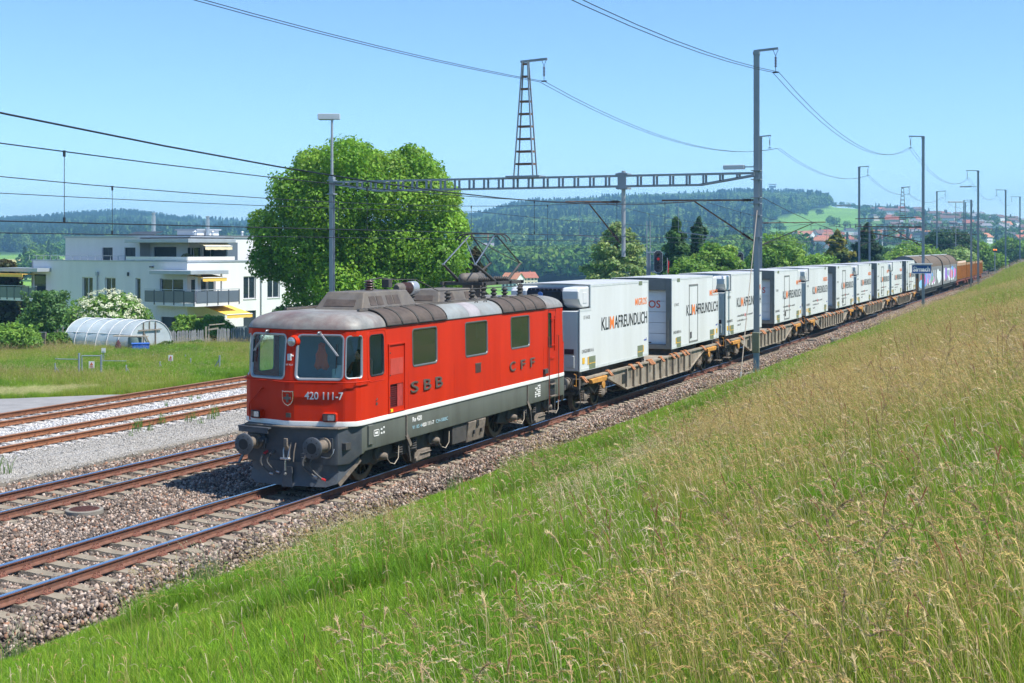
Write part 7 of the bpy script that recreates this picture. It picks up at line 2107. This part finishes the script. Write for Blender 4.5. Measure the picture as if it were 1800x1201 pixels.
MB().obox((-.2, -.1, .86), (1.9, .4, .06), (0, R(1), 0)).build('board', m_woodl, t)
t = thing('blue_crate', 'blue plastic tub in the grass before the polytunnel', 'tub', tuple(at(247, 74.5, -.22)), THETA + .3)
mb = MB(); mb.box(-.45, .45, -.3, .3, 0, .05); mb.box(-.45, -.41, -.3, .3, .05, .42); mb.box(.41, .45, -.3, .3, .05, .42); mb.box(-.41, .41, -.3, -.26, .05, .42); mb.box(-.41, .41, .26, .3, .05, .42); mb.build('tub', mat('tub_blue', (.03, .13, .50), .45), t, bevel=.02)
MB().box(-.48, .48, -.33, .33, .40, .45).build('rim', MATS['tub_blue'], t, bevel=.01)
t = thing('garden_sack', 'dark maroon hooded sack standing in the grass left of the water barrel', 'sack', tuple(at(207, 75.5, -.36)), THETA)
MB().lathe([(0, .16), (.15, .19), (.40, .17), (.55, .11), (.66, .04), (.72, .01)], (0, 0, 0), (.06, 0, 1), 12).build('sack', mat('maroon_cloth', (.07, .03, .035), .9, var=.3, vs=6), t, smooth=60)
MB().lathe([(0, .09), (.10, .06), (.14, .02)], (.03, 0, .53), (.06, 0, 1), 10).build('red_top', m_redp, t, smooth=60)
# picket fence
def picket_run(x0, x1, D0, D1, n, label, hgt=1.02, zb=-.45):
    A, B = at(x0, D0, zb), at(x1, D1, zb); d = B - A; ang = math.atan2(d.y, d.x); L = d.length
    t = thing('picket_fence', label, 'fence', tuple(A), ang)
    pm = MB().prism([(-.05, -.05), (.05, -.05), (.05, hgt - .1), (0, hgt), (-.05, hgt - .1)], 'y', -.012, .012).mesh('picket', m_picket)
    for k in range(n): put('picket', pm, t, (L * k / (n - 1), rng.uniform(-.015, .015), rng.uniform(-.06, .04)), (R(rng.uniform(-2, 2)), R(rng.uniform(-3.5, 3.5)), 0))
    mb = MB(); mb.box(0, L, .015, .05, .25, .32); mb.box(0, L, .015, .05, .72, .79); mb.build('rail', m_picket, t)
    return t
m_picket = mat('silvered_picket', (.21, .22, .225), .85, var=.25, vs=9)
picket_run(296, 357, 83, 84.5, 21, 'grey picket fence right of the polytunnel up to the open gate', zb=-.62)
picket_run(382, 440, 85.5, 87, 20, 'grey picket fence between the garden gate and the locomotive', zb=-.62)
t = thing('garden_gate', 'tilted wooden gate frame between the two picket fences', 'gate', tuple(at(362, 84.5, -.6)), THETA)
mb = MB(); mb.bar((0, 0, 0), (0, 0, 1.15), .09, .09); mb.bar((.15, 0, .95), (.75, .1, 1.05), .05, .10); mb.bar((.15, .1, .0), (.15, .1, 1.15), .08, .08); mb.bar((.0, 0, .12), (.7, 0, .14), .05, .12); mb.build('frame', m_woodl, t)
mb = MB(); mb.bar((.2, 0, 1.25), (1.1, .3, 1.32), .04, .06); mb.build('top_rail', m_woodl, t)
t = thing('edging_board', 'long weathered edging board along the top of the meadow', 'board', tuple(at(312, 76, -.36)), THETA + R(12))
MB().obox((2.2, 0, .06), (5.6, .08, .16), (0, R(-1.2), 0)).build('board', m_woodl, t)
# wooden posts and dark mesh fence at left
t = thing('post_row', 'row of uneven grey wooden posts left of the polytunnel', 'fence', tuple(at(82, 80, -.45)), THETA)
for k in range(7): MB().bar((k * .155, 0, 0), (k * .155 + rng.uniform(-.03, .03), 0, .75 + rng.uniform(0, .35) + (.25 if k == 6 else 0)), .06, .05).build('post', m_wood, t)
t = thing('mesh_fence', 'dark mesh garden fence behind the green shrub at left', 'fence', tuple(at(2, 79, -.45)), THETA)
for k in range(4): MB().cyl((k * .85, 0, 0), (k * .85, 0, 1.0), .025, n=6).build('post', m_wood, t)
MB().box(.02, 2.55, -.01, .01, .08, .92).build('mesh_panel', mat('mesh_dark', (.06, .065, .07), .8, var=.2, vs=30), t); MB().bar((0, 0, .98), (2.6, 0, .99), .05, .04).build('top_rail', m_galvl, t)
# field fence posts and danger signs
m_post = mat('galv_post', (.30, .36, .40), .45, .4, var=.1)
def fpost(x, ytop, D, zb, label, brace=0, r=.03):
    q = at(x, D, zb); h = 5.42 - (ytop - 436) * D / 2400 - zb
    t = thing('fence_post', label, 'post', tuple(q), THETA)
    MB().cyl((0, 0, -.1), (0, 0, h), r, n=8).build('tube', m_post, t, smooth=50)
    MB().lathe([(0, r * 1.15), (.03, r * 1.15), (.045, r * .5)], (0, 0, h - .01), (0, 0, 1), 8).build('cap', m_post, t)
    for b in ([brace] if brace in (-1, 1) else ([-1, 1] if brace == 2 else [])): MB().cyl((b * .03, 0, h * .75), (b * h * .5, .1, 0), r * .7, n=6).build('brace', m_post, t)
    return t
fpost(97, 640, 61, -.36, 'thin fence post at the left end of the low field gate', 1)
fpost(178, 632, 66, -.36, 'thin post behind the gate')
fpost(216, 628, 70, -.36, 'thin post right of the small white notice')
fpost(222, 643, 61.5, -.36, 'braced post at the right end of the low field gate', 1)
fpost(269, 624, 70, -.36, 'post with two braces in the meadow left of the warning sign', 2)
fpost(281, 637, 64, -.36, 'braced short post left of the warning sign', 1)
fpost(326, 625, 70, -.36, 'leftmost of two slim posts right of the warning sign')
fpost(335, 631, 66, -.36, 'second of two slim posts right of the warning sign')
fpost(386, 626, 64, -.36, 'thick braced post nearest the locomotive in the meadow', -1, .04)
g = thing('field_gate', 'low galvanised tube gate in the tall meadow grass', 'gate', tuple(at(139, 61, -.36)), THETA)
k = 61 / 2400; MB().cyl((0, 0, 0), (0, 0, 1.08), .045, n=10).build('post', m_post, g); MB().cyl((-42 * k, 0, .82), (0, 0, .80), .02, n=6).build('rail', m_post, g)
mb = MB(); mb.tube([(5 * k, 0, .3), (5 * k, 0, .96), (38 * k, 0, .96), (38 * k, 0, .2)], .03, 8); mb.build('gate_frame', m_post, g); MB().cyl((39 * k, 0, .74), (83 * k, 0, .73), .016, n=6).build('rail', m_post, g); MB().cyl((39.5 * k, 0, 0), (39.5 * k, 0, 1.02), .035, n=8).build('post', m_post, g)
def danger(loc, w, h, label, tri=True):
    t = thing('warning_sign', label, 'sign', loc, THETA)
    MB().box(-w / 2, w / 2, -.01, .01, 0, h).build('plate', mat('sign_white', (.72, .72, .70), .5, var=.05), t)
    if tri: MB().prism([(-w * .28, h * .45), (w * .28, h * .45), (0, h * .88)], 'y', -.018, -.011).build('red_triangle', m_redp, t); MB().prism([(-w * .09, h * .52), (w * .09, h * .52), (0, h * .70)], 'y', -.022, -.018).build('yellow_triangle', m_yel, t)
    mb = MB()
    for j in range(3): mb.box(-w * .35, w * (.35 - .1 * j), -.016, -.0105, h * (.12 + .10 * j), h * (.16 + .10 * j))
    mb.build('print_lines', m_redp if tri else m_metal, t)
    MB().cyl((0, .03, -1.0), (0, .03, h), .015, n=6).build('stake', m_post, t)
danger(tuple(at(161, 60.9, -.36 + .42)), .25, .30, 'warning sign with red triangle on the low field gate')
danger(tuple(at(300, 66, -.36 + .32)), .22, .28, 'white warning sign with red triangle in the middle of the meadow')
danger(tuple(at(182, 66.5, -.36 + .68)), .20, .22, 'small plain white notice above the field gate', False)
t = thing('wooden_plank', 'pale plank lying in the meadow beside the locomotive', 'plank', tuple(at(414, 55, -.30)), THETA); MB().box(-.55, .55, -.15, .15, 0, .16).build('plank', m_woodl, t, bevel=.01)
# flag behind the train
q = at(1173, 112, 0); t = thing('flag', 'small furled red flag on a pole beside the four-lamp signal', 'flag', (q.x, q.y, 0), THETA)
MB().cyl((0, 0, -1), (0, 0, 4.6), .03, n=8).build('pole', m_galvl, t)
mb = MB(); rows = [[(.02 + .14 * k / 4 * (1 - .4 * i / 6), .05 * math.sin(k * 1.7 + i * .5), 4.45 - i * .17 - .12 * k / 4) for k in range(5)] for i in range(7)]; mb.grid(rows); mb.build('cloth', m_redp, t, smooth=60)
# construction crane far behind
q = at(858, 900, 0); t = thing('tower_crane', 'thin orange tower crane in front of the wooded hill behind the pantograph', 'crane', (q.x, q.y, 2.0), THETA)
m_cr = mat('crane_orange', (.55, .22, .10), .6, var=.05); MB().box(-.4, .4, -.4, .4, -10, 13).build('tower', m_cr, t); MB().box(-5.5, 1.0, -.25, .25, 12.2, 12.9).build('jib', m_cr, t)

# ================================================================== HOUSES
WALLS = {'white': (.72, .72, .70), 'cream': (.62, .54, .40), 'grey': (.45, .46, .47), 'pinkish': (.58, .42, .36), 'pale blue': (.50, .58, .64), 'beige': (.55, .47, .36)}
ROOFS = {'red': (.36, .12, .07), 'brown': (.16, .095, .075), 'grey': (.22, .22, .23), 'orange': (.48, .20, .10)}
m_hw = {k: mat('house_' + k.replace(' ', '_'), c, .8, var=.05) for k, c in WALLS.items()}; m_hr = {k: mat('roof_' + k, c, .8, var=.15, vs=1.5) for k, c in ROOFS.items()}
m_hwin = mat('house_window', (.05, .06, .075), .3, var=0)
_hm = {}
def house_parts(kind, wk, rk):
    key = (kind, wk, rk)
    if key in _hm: return _hm[key]
    if kind == 'gable': w, d, h, rh = 11, 9, 5.6, 3.4
    elif kind == 'tall': w, d, h, rh = 15, 11, 9.5, 3.0
    else: w, d, h, rh = 15, 10, 6.5, 0
    wall = MB(); wall.box(-w / 2, w / 2, -d / 2, d / 2, -4, h)
    parts = []
    if rh:
        for s in (-1, 1): wall.add([(s * w / 2, -d / 2, h), (s * w / 2, d / 2, h), (s * w / 2, 0, h + rh)], [(0, 1, 2)])
        ov = .7; k = (h + rh) ; roof = MB(); sl = rh / (d / 2)
        for s in (-1, 1):
            y0, z0 = s * (d / 2 + ov), h - ov * sl
            roof.add([(-w / 2 - ov, y0, z0), (w / 2 + ov, y0, z0), (w / 2 + ov, 0, h + rh), (-w / 2 - ov, 0, h + rh), (-w / 2 - ov, y0, z0 + .3), (w / 2 + ov, y0, z0 + .3), (w / 2 + ov, 0, h + rh + .3), (-w / 2 - ov, 0, h + rh + .3)], [(0, 1, 2, 3), (7, 6, 5, 4), (0, 4, 5, 1), (1, 5, 6, 2), (2, 6, 7, 3), (3, 7, 4, 0)])
        roof.box(w * .2, w * .2 + .8, .5, 1.3, h + rh * .5, h + rh + 1.0)
    else:
        roof = MB(); roof.box(-w / 2 - .5, w / 2 + .5, -d / 2 - .5, d / 2 + .5, h, h + .35); roof.box(-w * .25, w * .3, -d * .2, d * .3, h + .35, h + 2.4)
    win = []
    nf = int(h / 2.8)
    for f in range(nf):
        z = .9 + f * 2.8
        for k in range(4 if w < 14 else 5):
            n_ = 4 if w < 14 else 5; x = -w / 2 + w * (k + .5) / n_
            win.append(MB().box(x - .65, x + .65, -d / 2 - .04, -d / 2 + .02, z, z + 1.5)); 
        for k in range(3):
            y = -d / 2 + d * (k + .5) / 3; win.append(MB().box(w / 2 - .02, w / 2 + .04, y - .55, y + .55, z, z + 1.4)); 
    wm = MB()
    ws = [x.mesh('window', m_hwin) for x in win]
    _hm[key] = (wall.mesh('wall', m_hw[wk]), roof.mesh('roof', m_hr[rk]), ws)
    return _hm[key]
def house(loc, rz, kind, wk, rk, label, group, sc=1.0, wins=True, nwin=99):
    t = thing('house', label, 'house', loc, rz, group); t.scale = (sc,) * 3
    a, b, ws = house_parts(kind, wk, rk)
    put('wall', a, t); put('roof', b, t)
    if wins:
        for w in ws[:nwin]: put('window', w, t)
    return t
def zr(x, D): q = at(x, D); return float(ground_z(np.array([q.x]), np.array([q.y]))[0])
def hs(x, y_base, D, kind, wk, rk, label, sc=1.0, rz=0.4):
    q = at(x, D, 5.42 - (y_base - 436) * D / 2400); return house(tuple(q), THETA + rz, kind, wk, rk, label, None, sc)
hs(902, 506, 520, 'gable', 'white', 'orange', 'white gabled house with orange roof behind the pantograph', .62, -.6)
hs(927, 502, 560, 'gable', 'cream', 'red', 'cream house with red tiled roof right of the pantograph', .60, .5)
hs(1350, 484, 260, 'gable', 'white', 'orange', 'low orange-roofed house peeping over the containers beside the small signal', .5, .2)
hs(862, 452, 1000, 'tall', 'white', 'grey', 'large pale block below the orange crane', .8, .3)
hs(830, 449, 1010, 'flat', 'white', 'grey', 'white flat-roofed block left of the orange crane', .8, .2)
hs(912, 452, 1000, 'gable', 'pinkish', 'red', 'pink villa with turret roof in front of the wooded hill', .85, .3)
hs(1402, 478, 700, 'tall', 'white', 'grey', 'bright white tower block low in the valley left of the golden conifer', .62, .4)
hs(1392, 425, 1130, 'flat', 'white', 'grey', 'white flat-roofed villa above the valley village', .9, .2)
hs(1439, 421, 1180, 'gable', 'white', 'brown', 'solitary farmhouse on the lower edge of the green slope', .9, .6)
hs(1548, 379, 1700, 'flat', 'white', 'grey', 'white flat-roofed house highest at the left of the hillside town', .9, .1)
rh = random.Random(77); cnt_h = 0
keys_w = list(WALLS); keys_r = list(ROOFS); placed = []
def try_house(xa, xb, da, db, where, group):
    for _ in range(30):
        x = rh.uniform(xa, xb); D = math.sqrt(rh.uniform(da * da, db * db)); q = at(x, D)
        if zone(np.array([x]), np.array([D]))[0] != 2: continue
        if any((q.x - a) ** 2 + (q.y - b) ** 2 < 15 ** 2 for a, b in placed): continue
        placed.append((q.x, q.y)); break
    else: return
    kind = rh.choices(['gable', 'tall', 'flat'], [.52, .16, .32])[0]
    wk = rh.choices(keys_w, [.56, .12, .10, .07, .08, .07])[0]; rk = rh.choices(keys_r, [.17, .33, .34, .16])[0] if kind != 'flat' else 'grey'
    kn = {'gable': 'gabled house', 'tall': 'apartment block', 'flat': 'flat-roofed house'}[kind]
    lb = '%s %s with %s roof %s' % (wk, kn, rk, where)
    house((q.x, q.y, zr(x, D) + .3), THETA + rh.uniform(-.7, .9), kind, wk, rk, lb, group + ' (' + wk + ' ' + kind + ' ' + rk + ')', rh.uniform(.62, .9), True, 8 if D < 1200 else 6)
for i in range(46): try_house(1325, 1530, 850, 1230, 'in the valley village beside the golden conifer', 'valley village houses')
for i in range(80): try_house(1530, 1660, 900, 1950, 'on the hillside town left of the orange wagons', 'hillside town houses, left part')
for i in range(105): try_house(1660, 1830, 900, 1950, 'on the hillside town at the right edge', 'hillside town houses, right part')
# lookout tower on the hill top
q = at(1358, 2300, 0); zt = zr(1358, 2300); t = thing('lookout_tower', 'lookout tower rising above the trees on the wooded hilltop', 'tower', (q.x, q.y, zt), THETA)
MB().box(-1.6, 1.6, -1.6, 1.6, 0, 22).build('shaft', m_metal, t); MB().box(-5, 5, -5, 5, 22, 25).build('platform', m_metal, t); MB().box(-6, 6, -6, 6, 27, 28).build('roof', m_metal, t)
for s in (-4, 4): MB().box(s - .3, s + .3, -.3, .3, 25, 27).build('post', m_metal, t)

# ================================================================== GRASS
m_blade = attr_mat('grass_blade', rough=.6, transl=.36, objvar=.16, spec=.25)
def blades(seed, n, rad, h0, h1, width, pal, tip=None, lean=.35, seeds=0, seed_pal=None, stalk_h=(.6, .9), style='droop', leafy=0):
    r = np.random.default_rng(seed); V = []; F = []; C = []; b0 = 0
    for i in range(n):
        a = r.uniform(0, 6.283); d = rad * math.sqrt(r.random()); x, y = d * math.cos(a), d * math.sin(a)
        h = r.uniform(h0, h1); la = r.uniform(0, 6.283); ll = h * lean * r.uniform(.2, 1.3); w = width * r.uniform(.6, 1.3); wa = r.uniform(0, 6.283)
        c = np.array(pal[r.integers(len(pal))]) * r.uniform(.75, 1.3); ct = c * .5 + np.array(tip) * .5 if tip is not None and r.random() < .4 else c
        cx, cy = math.cos(wa) * w / 2, math.sin(wa) * w / 2
        for t, ww in ((0, 1), (.45, .9), (.8, .55)):
            px_, py_, pz_ = x + math.cos(la) * ll * t * t, y + math.sin(la) * ll * t * t, h * (t - .12 * t * t)
            V += [(px_ - cx * ww, py_ - cy * ww, pz_), (px_ + cx * ww, py_ + cy * ww, pz_)]; C += [c * (1 - t) + ct * t] * 2
        V.append((x + math.cos(la) * ll, y + math.sin(la) * ll, h * .88)); C.append(ct)
        F += [(b0, b0 + 1, b0 + 3), (b0, b0 + 3, b0 + 2), (b0 + 2, b0 + 3, b0 + 5), (b0 + 2, b0 + 5, b0 + 4), (b0 + 4, b0 + 5, b0 + 6)]; b0 += 7
    for i in range(seeds):
        a = r.uniform(0, 6.283); d = rad * math.sqrt(r.random()); x, y = d * math.cos(a), d * math.sin(a); h = r.uniform(*stalk_h)
        la = r.uniform(0, 6.283) * .35 + 2.6; lx, ly = math.cos(la), math.sin(la); ll = h * r.uniform(.08, .3); w = .0032
        sc = np.array(seed_pal[r.integers(len(seed_pal))]) * r.uniform(.8, 1.25); stc = sc * .6 + np.array((.09, .11, .03)) * .4
        pts = []
        hl = r.uniform(.06, .12) if style == 'droop' else (r.uniform(.12, .20) if style == 'big' else r.uniform(.06, .13))
        for k in range(5):
            t = k / 4; pts.append(np.array([x + lx * ll * t * t, y + ly * ll * t * t, h * t]))
        top = pts[-1]
        dr = r.uniform(.15, .75) if style != 'up' else r.uniform(0, .2)
        head = []
        for k in range(1, 5):
            t = k / 4; head.append(top + np.array([lx * hl * t * (.5 + .5 * dr), ly * hl * t * (.5 + .5 * dr), hl * (t - dr * 1.5 * t * t)]))
        allp = pts + head; wd = [w * .38] * 5 + ([.0022, .0030, .0024, .0008] if style == 'droop' else [.0022, .0032, .0026, .0008])
        for s in range(2):
            ax = np.array([-ly, lx, 0]) if s == 0 else np.array([lx * .5, ly * .5, .6])
            if s == 1: ap, aw = allp[4:], wd[4:]
            else: ap, aw = allp, wd
            q0 = b0
            for p_, w_ in zip(ap, aw):
                V += [tuple(p_ - ax * w_), tuple(p_ + ax * w_)]; C += [sc if w_ > .0035 or p_[2] > h else stc] * 2; b0 += 2
            for k in range(len(ap) - 1):
                o = q0 + 2 * k; F += [(o, o + 1, o + 3), (o, o + 3, o + 2)]
        # spikelets: short side pieces so the head has an uneven outline
        for k in range(44 if style == 'big' else 14):
            t = r.uniform(.0, 1); j = min(3, int(t * 4)); seg = [top] + head; p_ = seg[j] * (1 - (t * 4 - j)) + seg[j + 1] * (t * 4 - j)
            dv = r.normal(size=3) * (.009 if style == 'big' else .0075) + np.array([lx * .010, ly * .010, .004]); sd = np.cross(dv, r.normal(size=3)); sd = sd / (np.linalg.norm(sd) + 1e-9) * (.0030 if style == 'big' else .0020)
            cc = sc * r.uniform(.75, 1.3)
            V += [tuple(p_ - sd), tuple(p_ + sd), tuple(p_ + dv)]; C += [cc] * 3; F += [(b0, b0 + 1, b0 + 2)]; b0 += 3
    for i in range(leafy):
        a = r.uniform(0, 6.283); d = rad * r.random(); p_ = np.array([d * math.cos(a), d * math.sin(a), r.uniform(.08, h1 * .8)]); dv = r.normal(size=3) * .028; sd = np.cross(dv, r.normal(size=3)); sd = sd / (np.linalg.norm(sd) + 1e-9) * .011
        c = np.array(pal[0]) * r.uniform(.9, 1.4); V += [tuple(p_ - dv), tuple(p_ + sd), tuple(p_ + dv)]; C += [c] * 3; F += [(b0, b0 + 1, b0 + 2)]; b0 += 3
    return np_mesh('grass', np.array(V), np.array(F), m_blade, cols=np.clip(np.array(C), .003, 1))
G_SHORT = [(.19, .36, .019), (.235, .40, .025), (.15, .30, .017), (.29, .42, .045), (.12, .26, .018)]
G_TALL = [(.23, .37, .024), (.27, .40, .03), (.19, .33, .022), (.33, .41, .045), (.41, .39, .09)]
G_RICH = [(.17, .33, .023), (.21, .37, .028), (.14, .29, .02)]
S_TAN = [(.56, .43, .17), (.62, .50, .24), (.48, .36, .14), (.66, .56, .34)]
S_BRN = [(.36, .18, .09), (.44, .24, .12), (.28, .13, .07)]
S_PINK = [(.52, .40, .26), (.46, .33, .21)]
GP = []
for i in range(4): GP.append(blades(400 + i, 150, .21, .08, .22, .0058, G_SHORT, None, .5))                                   # 0-3 short lush
for i in range(3): GP.append(blades(410 + i, 130, .21, .14, .34, .0048, G_SHORT + G_TALL[:2], (.26, .29, .07), .42, 1 if i < 2 else 0, S_TAN, (.30, .46)))   # 4-6 mixed
for i in range(4): GP.append(blades(420 + i, 120, .22, .18, .44, .0042, G_TALL, (.32, .32, .11), .42, 3 if i < 3 else 1, S_TAN, (.36, .60)))      # 7-10 tall dry
for i in range(2): GP.append(blades(430 + i, 115, .22, .18, .42, .0042, G_TALL, (.30, .27, .10), .4, 3, S_BRN + S_PINK + S_TAN, (.40, .62), 'up'))  # 11-12 brown heads
for i in range(3): GP.append(blades(440 + i, 140, .21, .18, .50, .0055, G_RICH, (.18, .28, .05), .38, 1, S_TAN + S_PINK, (.42, .64), 'droop', 8))  # 13-15 rich green
GP.append(blades(450, 60, .22, .2, .42, .0045, G_TALL, None, .35, 2, [(.26, .12, .06)], (.65, .95), 'up'))                     # 16 tall sorrel-like
GP.append(blades(455, 50, .24, .25, .52, .006, G_TALL + G_RICH, None, .35, 4, [(.54, .42, .22), (.60, .49, .29), (.46, .33, .18)], (.58, .86), 'big'))   # 17 large nodding panicles
def bank_grass():
    P = []; S = []; I = []
    r = nrg
    def emit(n, dmin, dmax, smin, smax, gain=1.0):
        lat_f = r.uniform(-.42, .42, n); D = np.sqrt(r.uniform(dmin * dmin, dmax * dmax, n)); lat = lat_f * D
        X = CAM.x + lat * CT - D * ST; Y = CAM.y + lat * ST + D * CT
        edge = 2.62 + .30 * (vnoise(X, Y, 1.3, 31) - .5) + .25 * (vnoise(X, Y, 4.5, 32) - .5)
        k = X > edge
        X, Y, D = X[k], Y[k], D[k]; m = len(X)
        q = (X - 2.4); n1 = vnoise(X, Y, 3.2, 21); n2 = vnoise(X, Y, 1.1, 22); n3 = vnoise(X, Y, 6.5, 23)
        Xb = np.interp(Y, [0, 8, 17, 24, 38, 100, 260], [13.5, 13.0, 10.6, 9.8, 8.0, 5.4, 4.2])
        dry = np.clip((X - Xb + 1.6) / 3.0, 0, 1) * .70 - .06 + (n1 - .5) * .45 + (n3 - .5) * .30 + (n2 - .5) * .15
        near = np.clip((12 - D) / 6, 0, 1)
        idx = np.where(dry < .20, r.integers(0, 4, m), np.where(dry < .42, r.integers(4, 7, m), np.where(dry < .92, r.integers(7, 11, m), r.integers(11, 13, m))))
        pr = r.random(m); idx = np.where((idx < 4) & (q > 1.6) & (pr < .03 + .10 * n3), r.integers(4, 7, m), idx); idx = np.where((idx < 7) & (q > 2.5) & (pr > .975), r.integers(7, 11, m), idx); idx = np.where((idx < 4) & (q > 1.2) & (n1 * .6 + n2 * .4 > .80), r.integers(13, 16, m), idx)
        rich = (q > 3.5) & (n2 + near * .10 > .80); idx = np.where(rich, r.integers(13, 16, m), idx)
        idx = np.where((q > 5) & (X > Xb - 2) & (r.random(m) < .024), 16, idx); idx = np.where((X > Xb - 1) & (D < 22) & (r.random(m) < .022), 17, idx)
        sc = r.uniform(smin, smax, m) * np.where(idx < 4, np.clip(.42 + q * .22, .42, 1.15), 1) * np.where(idx >= 7, .85 + .3 * n1, 1)
        Z = ground_z(X, Y) - .02
        P.append(np.stack([X, Y, Z], 1)); S.append(sc); I.append(idx)
    emit(5600, 3.2, 12, .8, 1.15)
    emit(20000, 12, 26, .85, 1.2)
    emit(34000, 26, 52, .95, 1.3)
    emit(34000, 52, 110, 1.1, 1.5)
    emit(34000, 110, 260, 1.3, 1.9)
    P_ = np.concatenate(P); S_ = np.concatenate(S); I_ = np.concatenate(I); n = len(P_)
    rot = np.zeros((n, 3)); rot[:, 2] = r.uniform(-1.2, 1.2, n); rot[:, 0] = r.normal(size=n) * .09; rot[:, 1] = r.normal(size=n) * .09 + .03
    return scatter('bank_grass', P_, rot, S_, I_, GP, 'tall flowering grass covering the bank in the foreground', 'grass')
bank_grass()
# meadow at left
HAY = [blades(480 + i, 120, .28, .10, .22, .006, [(.46, .46, .20), (.55, .52, .27), (.36, .40, .14)], None, 2.2) for i in range(2)]
def meadow():
    n = 24000; lat_f = nrg.uniform(-.42, -.17, n); D = np.sqrt(nrg.uniform(48 ** 2, 98 ** 2, n)); lat = lat_f * D
    X = CAM.x + lat * CT - D * ST; Y = CAM.y + lat * ST + D * CT
    yl = np.interp(X, [-30, -22.5, -20.9, -18.3, -17.7], [35, 39.0, 40.4, 42.9, 43.2])
    k = (X < -17.9 + .3 * (vnoise(X, Y, 1.5, 41) - .5)) & (Y > yl + .3)
    X, Y, D = X[k], Y[k], D[k]; m = len(X); n1 = vnoise(X, Y, 4, 42); n2 = vnoise(X, Y, 1.6, 43)
    idx = np.where(n1 + .5 * n2 > 1.15, nrg.integers(11, 13, m), np.where(n1 + .5 * n2 > .85, nrg.integers(7, 11, m), np.where(n1 > .3, nrg.integers(4, 7, m), nrg.integers(13, 16, m))))
    hay = (np.abs(Y - yl[k] - 2.6 - 1.6 * n2) < 1.9) & (X < -18.8) & (n1 < .72); idx = np.where(hay, nrg.integers(18, 20, m), idx)
    rot = np.zeros((m, 3)); rot[:, 2] = nrg.uniform(0, 6.28, m); rot[:, 0] = nrg.normal(size=m) * .12; rot[:, 1] = nrg.normal(size=m) * .12
    return scatter('meadow_grass', np.stack([X, Y, ground_z(X, Y) - .03], 1), rot, nrg.uniform(.7, 1.1, m), idx, GP + HAY, 'uncut yellow-green meadow grass between the sidings and the garden', 'grass')
meadow()
# tufts of weeds on the gravel and beside the sidings
m_weed = [blades(460 + i, 16, .16, .12, .45, .022, [(.10, .20, .03), (.13, .22, .04)], None, .5, 0, None, leafy=26) for i in range(3)]
wd = [(245, 752, .9), (262, 758, .8), (285, 745, 1.0), (298, 740, .7), (330, 742, .9), (340, 738, .8), (372, 738, 1.0), (352, 746, .6), (5, 835, 1.3), (230, 768, .5), (335, 705, .6), (350, 702, .5), (292, 715, .6), (240, 760, 1.1), (378, 732, 1.1)]
wd = sorted(wd, key=lambda w: -w[0])
ORD = ['nearest', 'second', 'third', 'fourth', 'fifth', 'sixth', 'seventh', 'eighth', 'ninth', 'tenth', 'eleventh', 'twelfth', 'thirteenth', 'fourteenth', 'farthest']
for i, (x, y, s) in enumerate(wd):
    D = 5.6 / (y - 436) * 2400; q = at(x, D, -.16)
    o = put('weed_plant', m_weed[i % 3], None, tuple(q), (0, 0, i * 1.3), (s,) * 3)
    wh = ['in the gravel path below the nearer siding', 'between the two rusty sidings'][y < 720]
    tag(o, '%s green weed %s, %s' % (('tall' if s > .85 else 'small'), wh, ('at the left picture edge' if x < 100 else '%s from the locomotive front' % ORD[i])), 'weed', 'weeds in the gravel')
# pale flowering weeds at the grass edge
pf = blades(470, 60, .25, .2, .5, .012, [(.14, .24, .05)], None, .4, 26, [(.60, .62, .40)], (.35, .6), 'up', 20)
for (x, y, s) in ((340, 1046, 1.2), (372, 1036, 1.1), (800, 888, .9), (30, 1190, .9), (590, 1010, .5)):
    D = 5.85 / (y - 436) * 2400; q = at(x, D, 0); q.z = float(ground_z(np.array([q.x]), np.array([q.y]))[0])
    if q.x < 2.3: q.z = -.5
    o = put('flowering_weed', pf, None, tuple(q), (0, 0, x), (s,) * 3)
    tag(o, 'pale cream flowering weed at the lower edge of the bank', 'weed', 'cream flowering weeds at the ballast edge')

# ================================================================== AIR
hz = MB(); hz.box(-3900, 3900, -3900, 3900, -90, 150)
# turned so that it holds the camera, the whole valley and the hills
ho = hz.build('haze', [])
vm = bpy.data.materials.new('haze_air'); vm.use_nodes = True
vn = vm.node_tree; vn.nodes.remove(vn.nodes['Principled BSDF'])
pv = vn.nodes.new('ShaderNodeVolumePrincipled'); pv.inputs['Color'].default_value = (.32, .68, 1.0, 1); pv.inputs['Density'].default_value = .00028; pv.inputs['Anisotropy'].default_value = .0
vn.links.new(pv.outputs[0], vn.nodes['Material Output'].inputs['Volume'])
ho.data.materials.append(vm); ho['kind'] = 'stuff'; ho['label'] = 'thin summer haze over the valley'
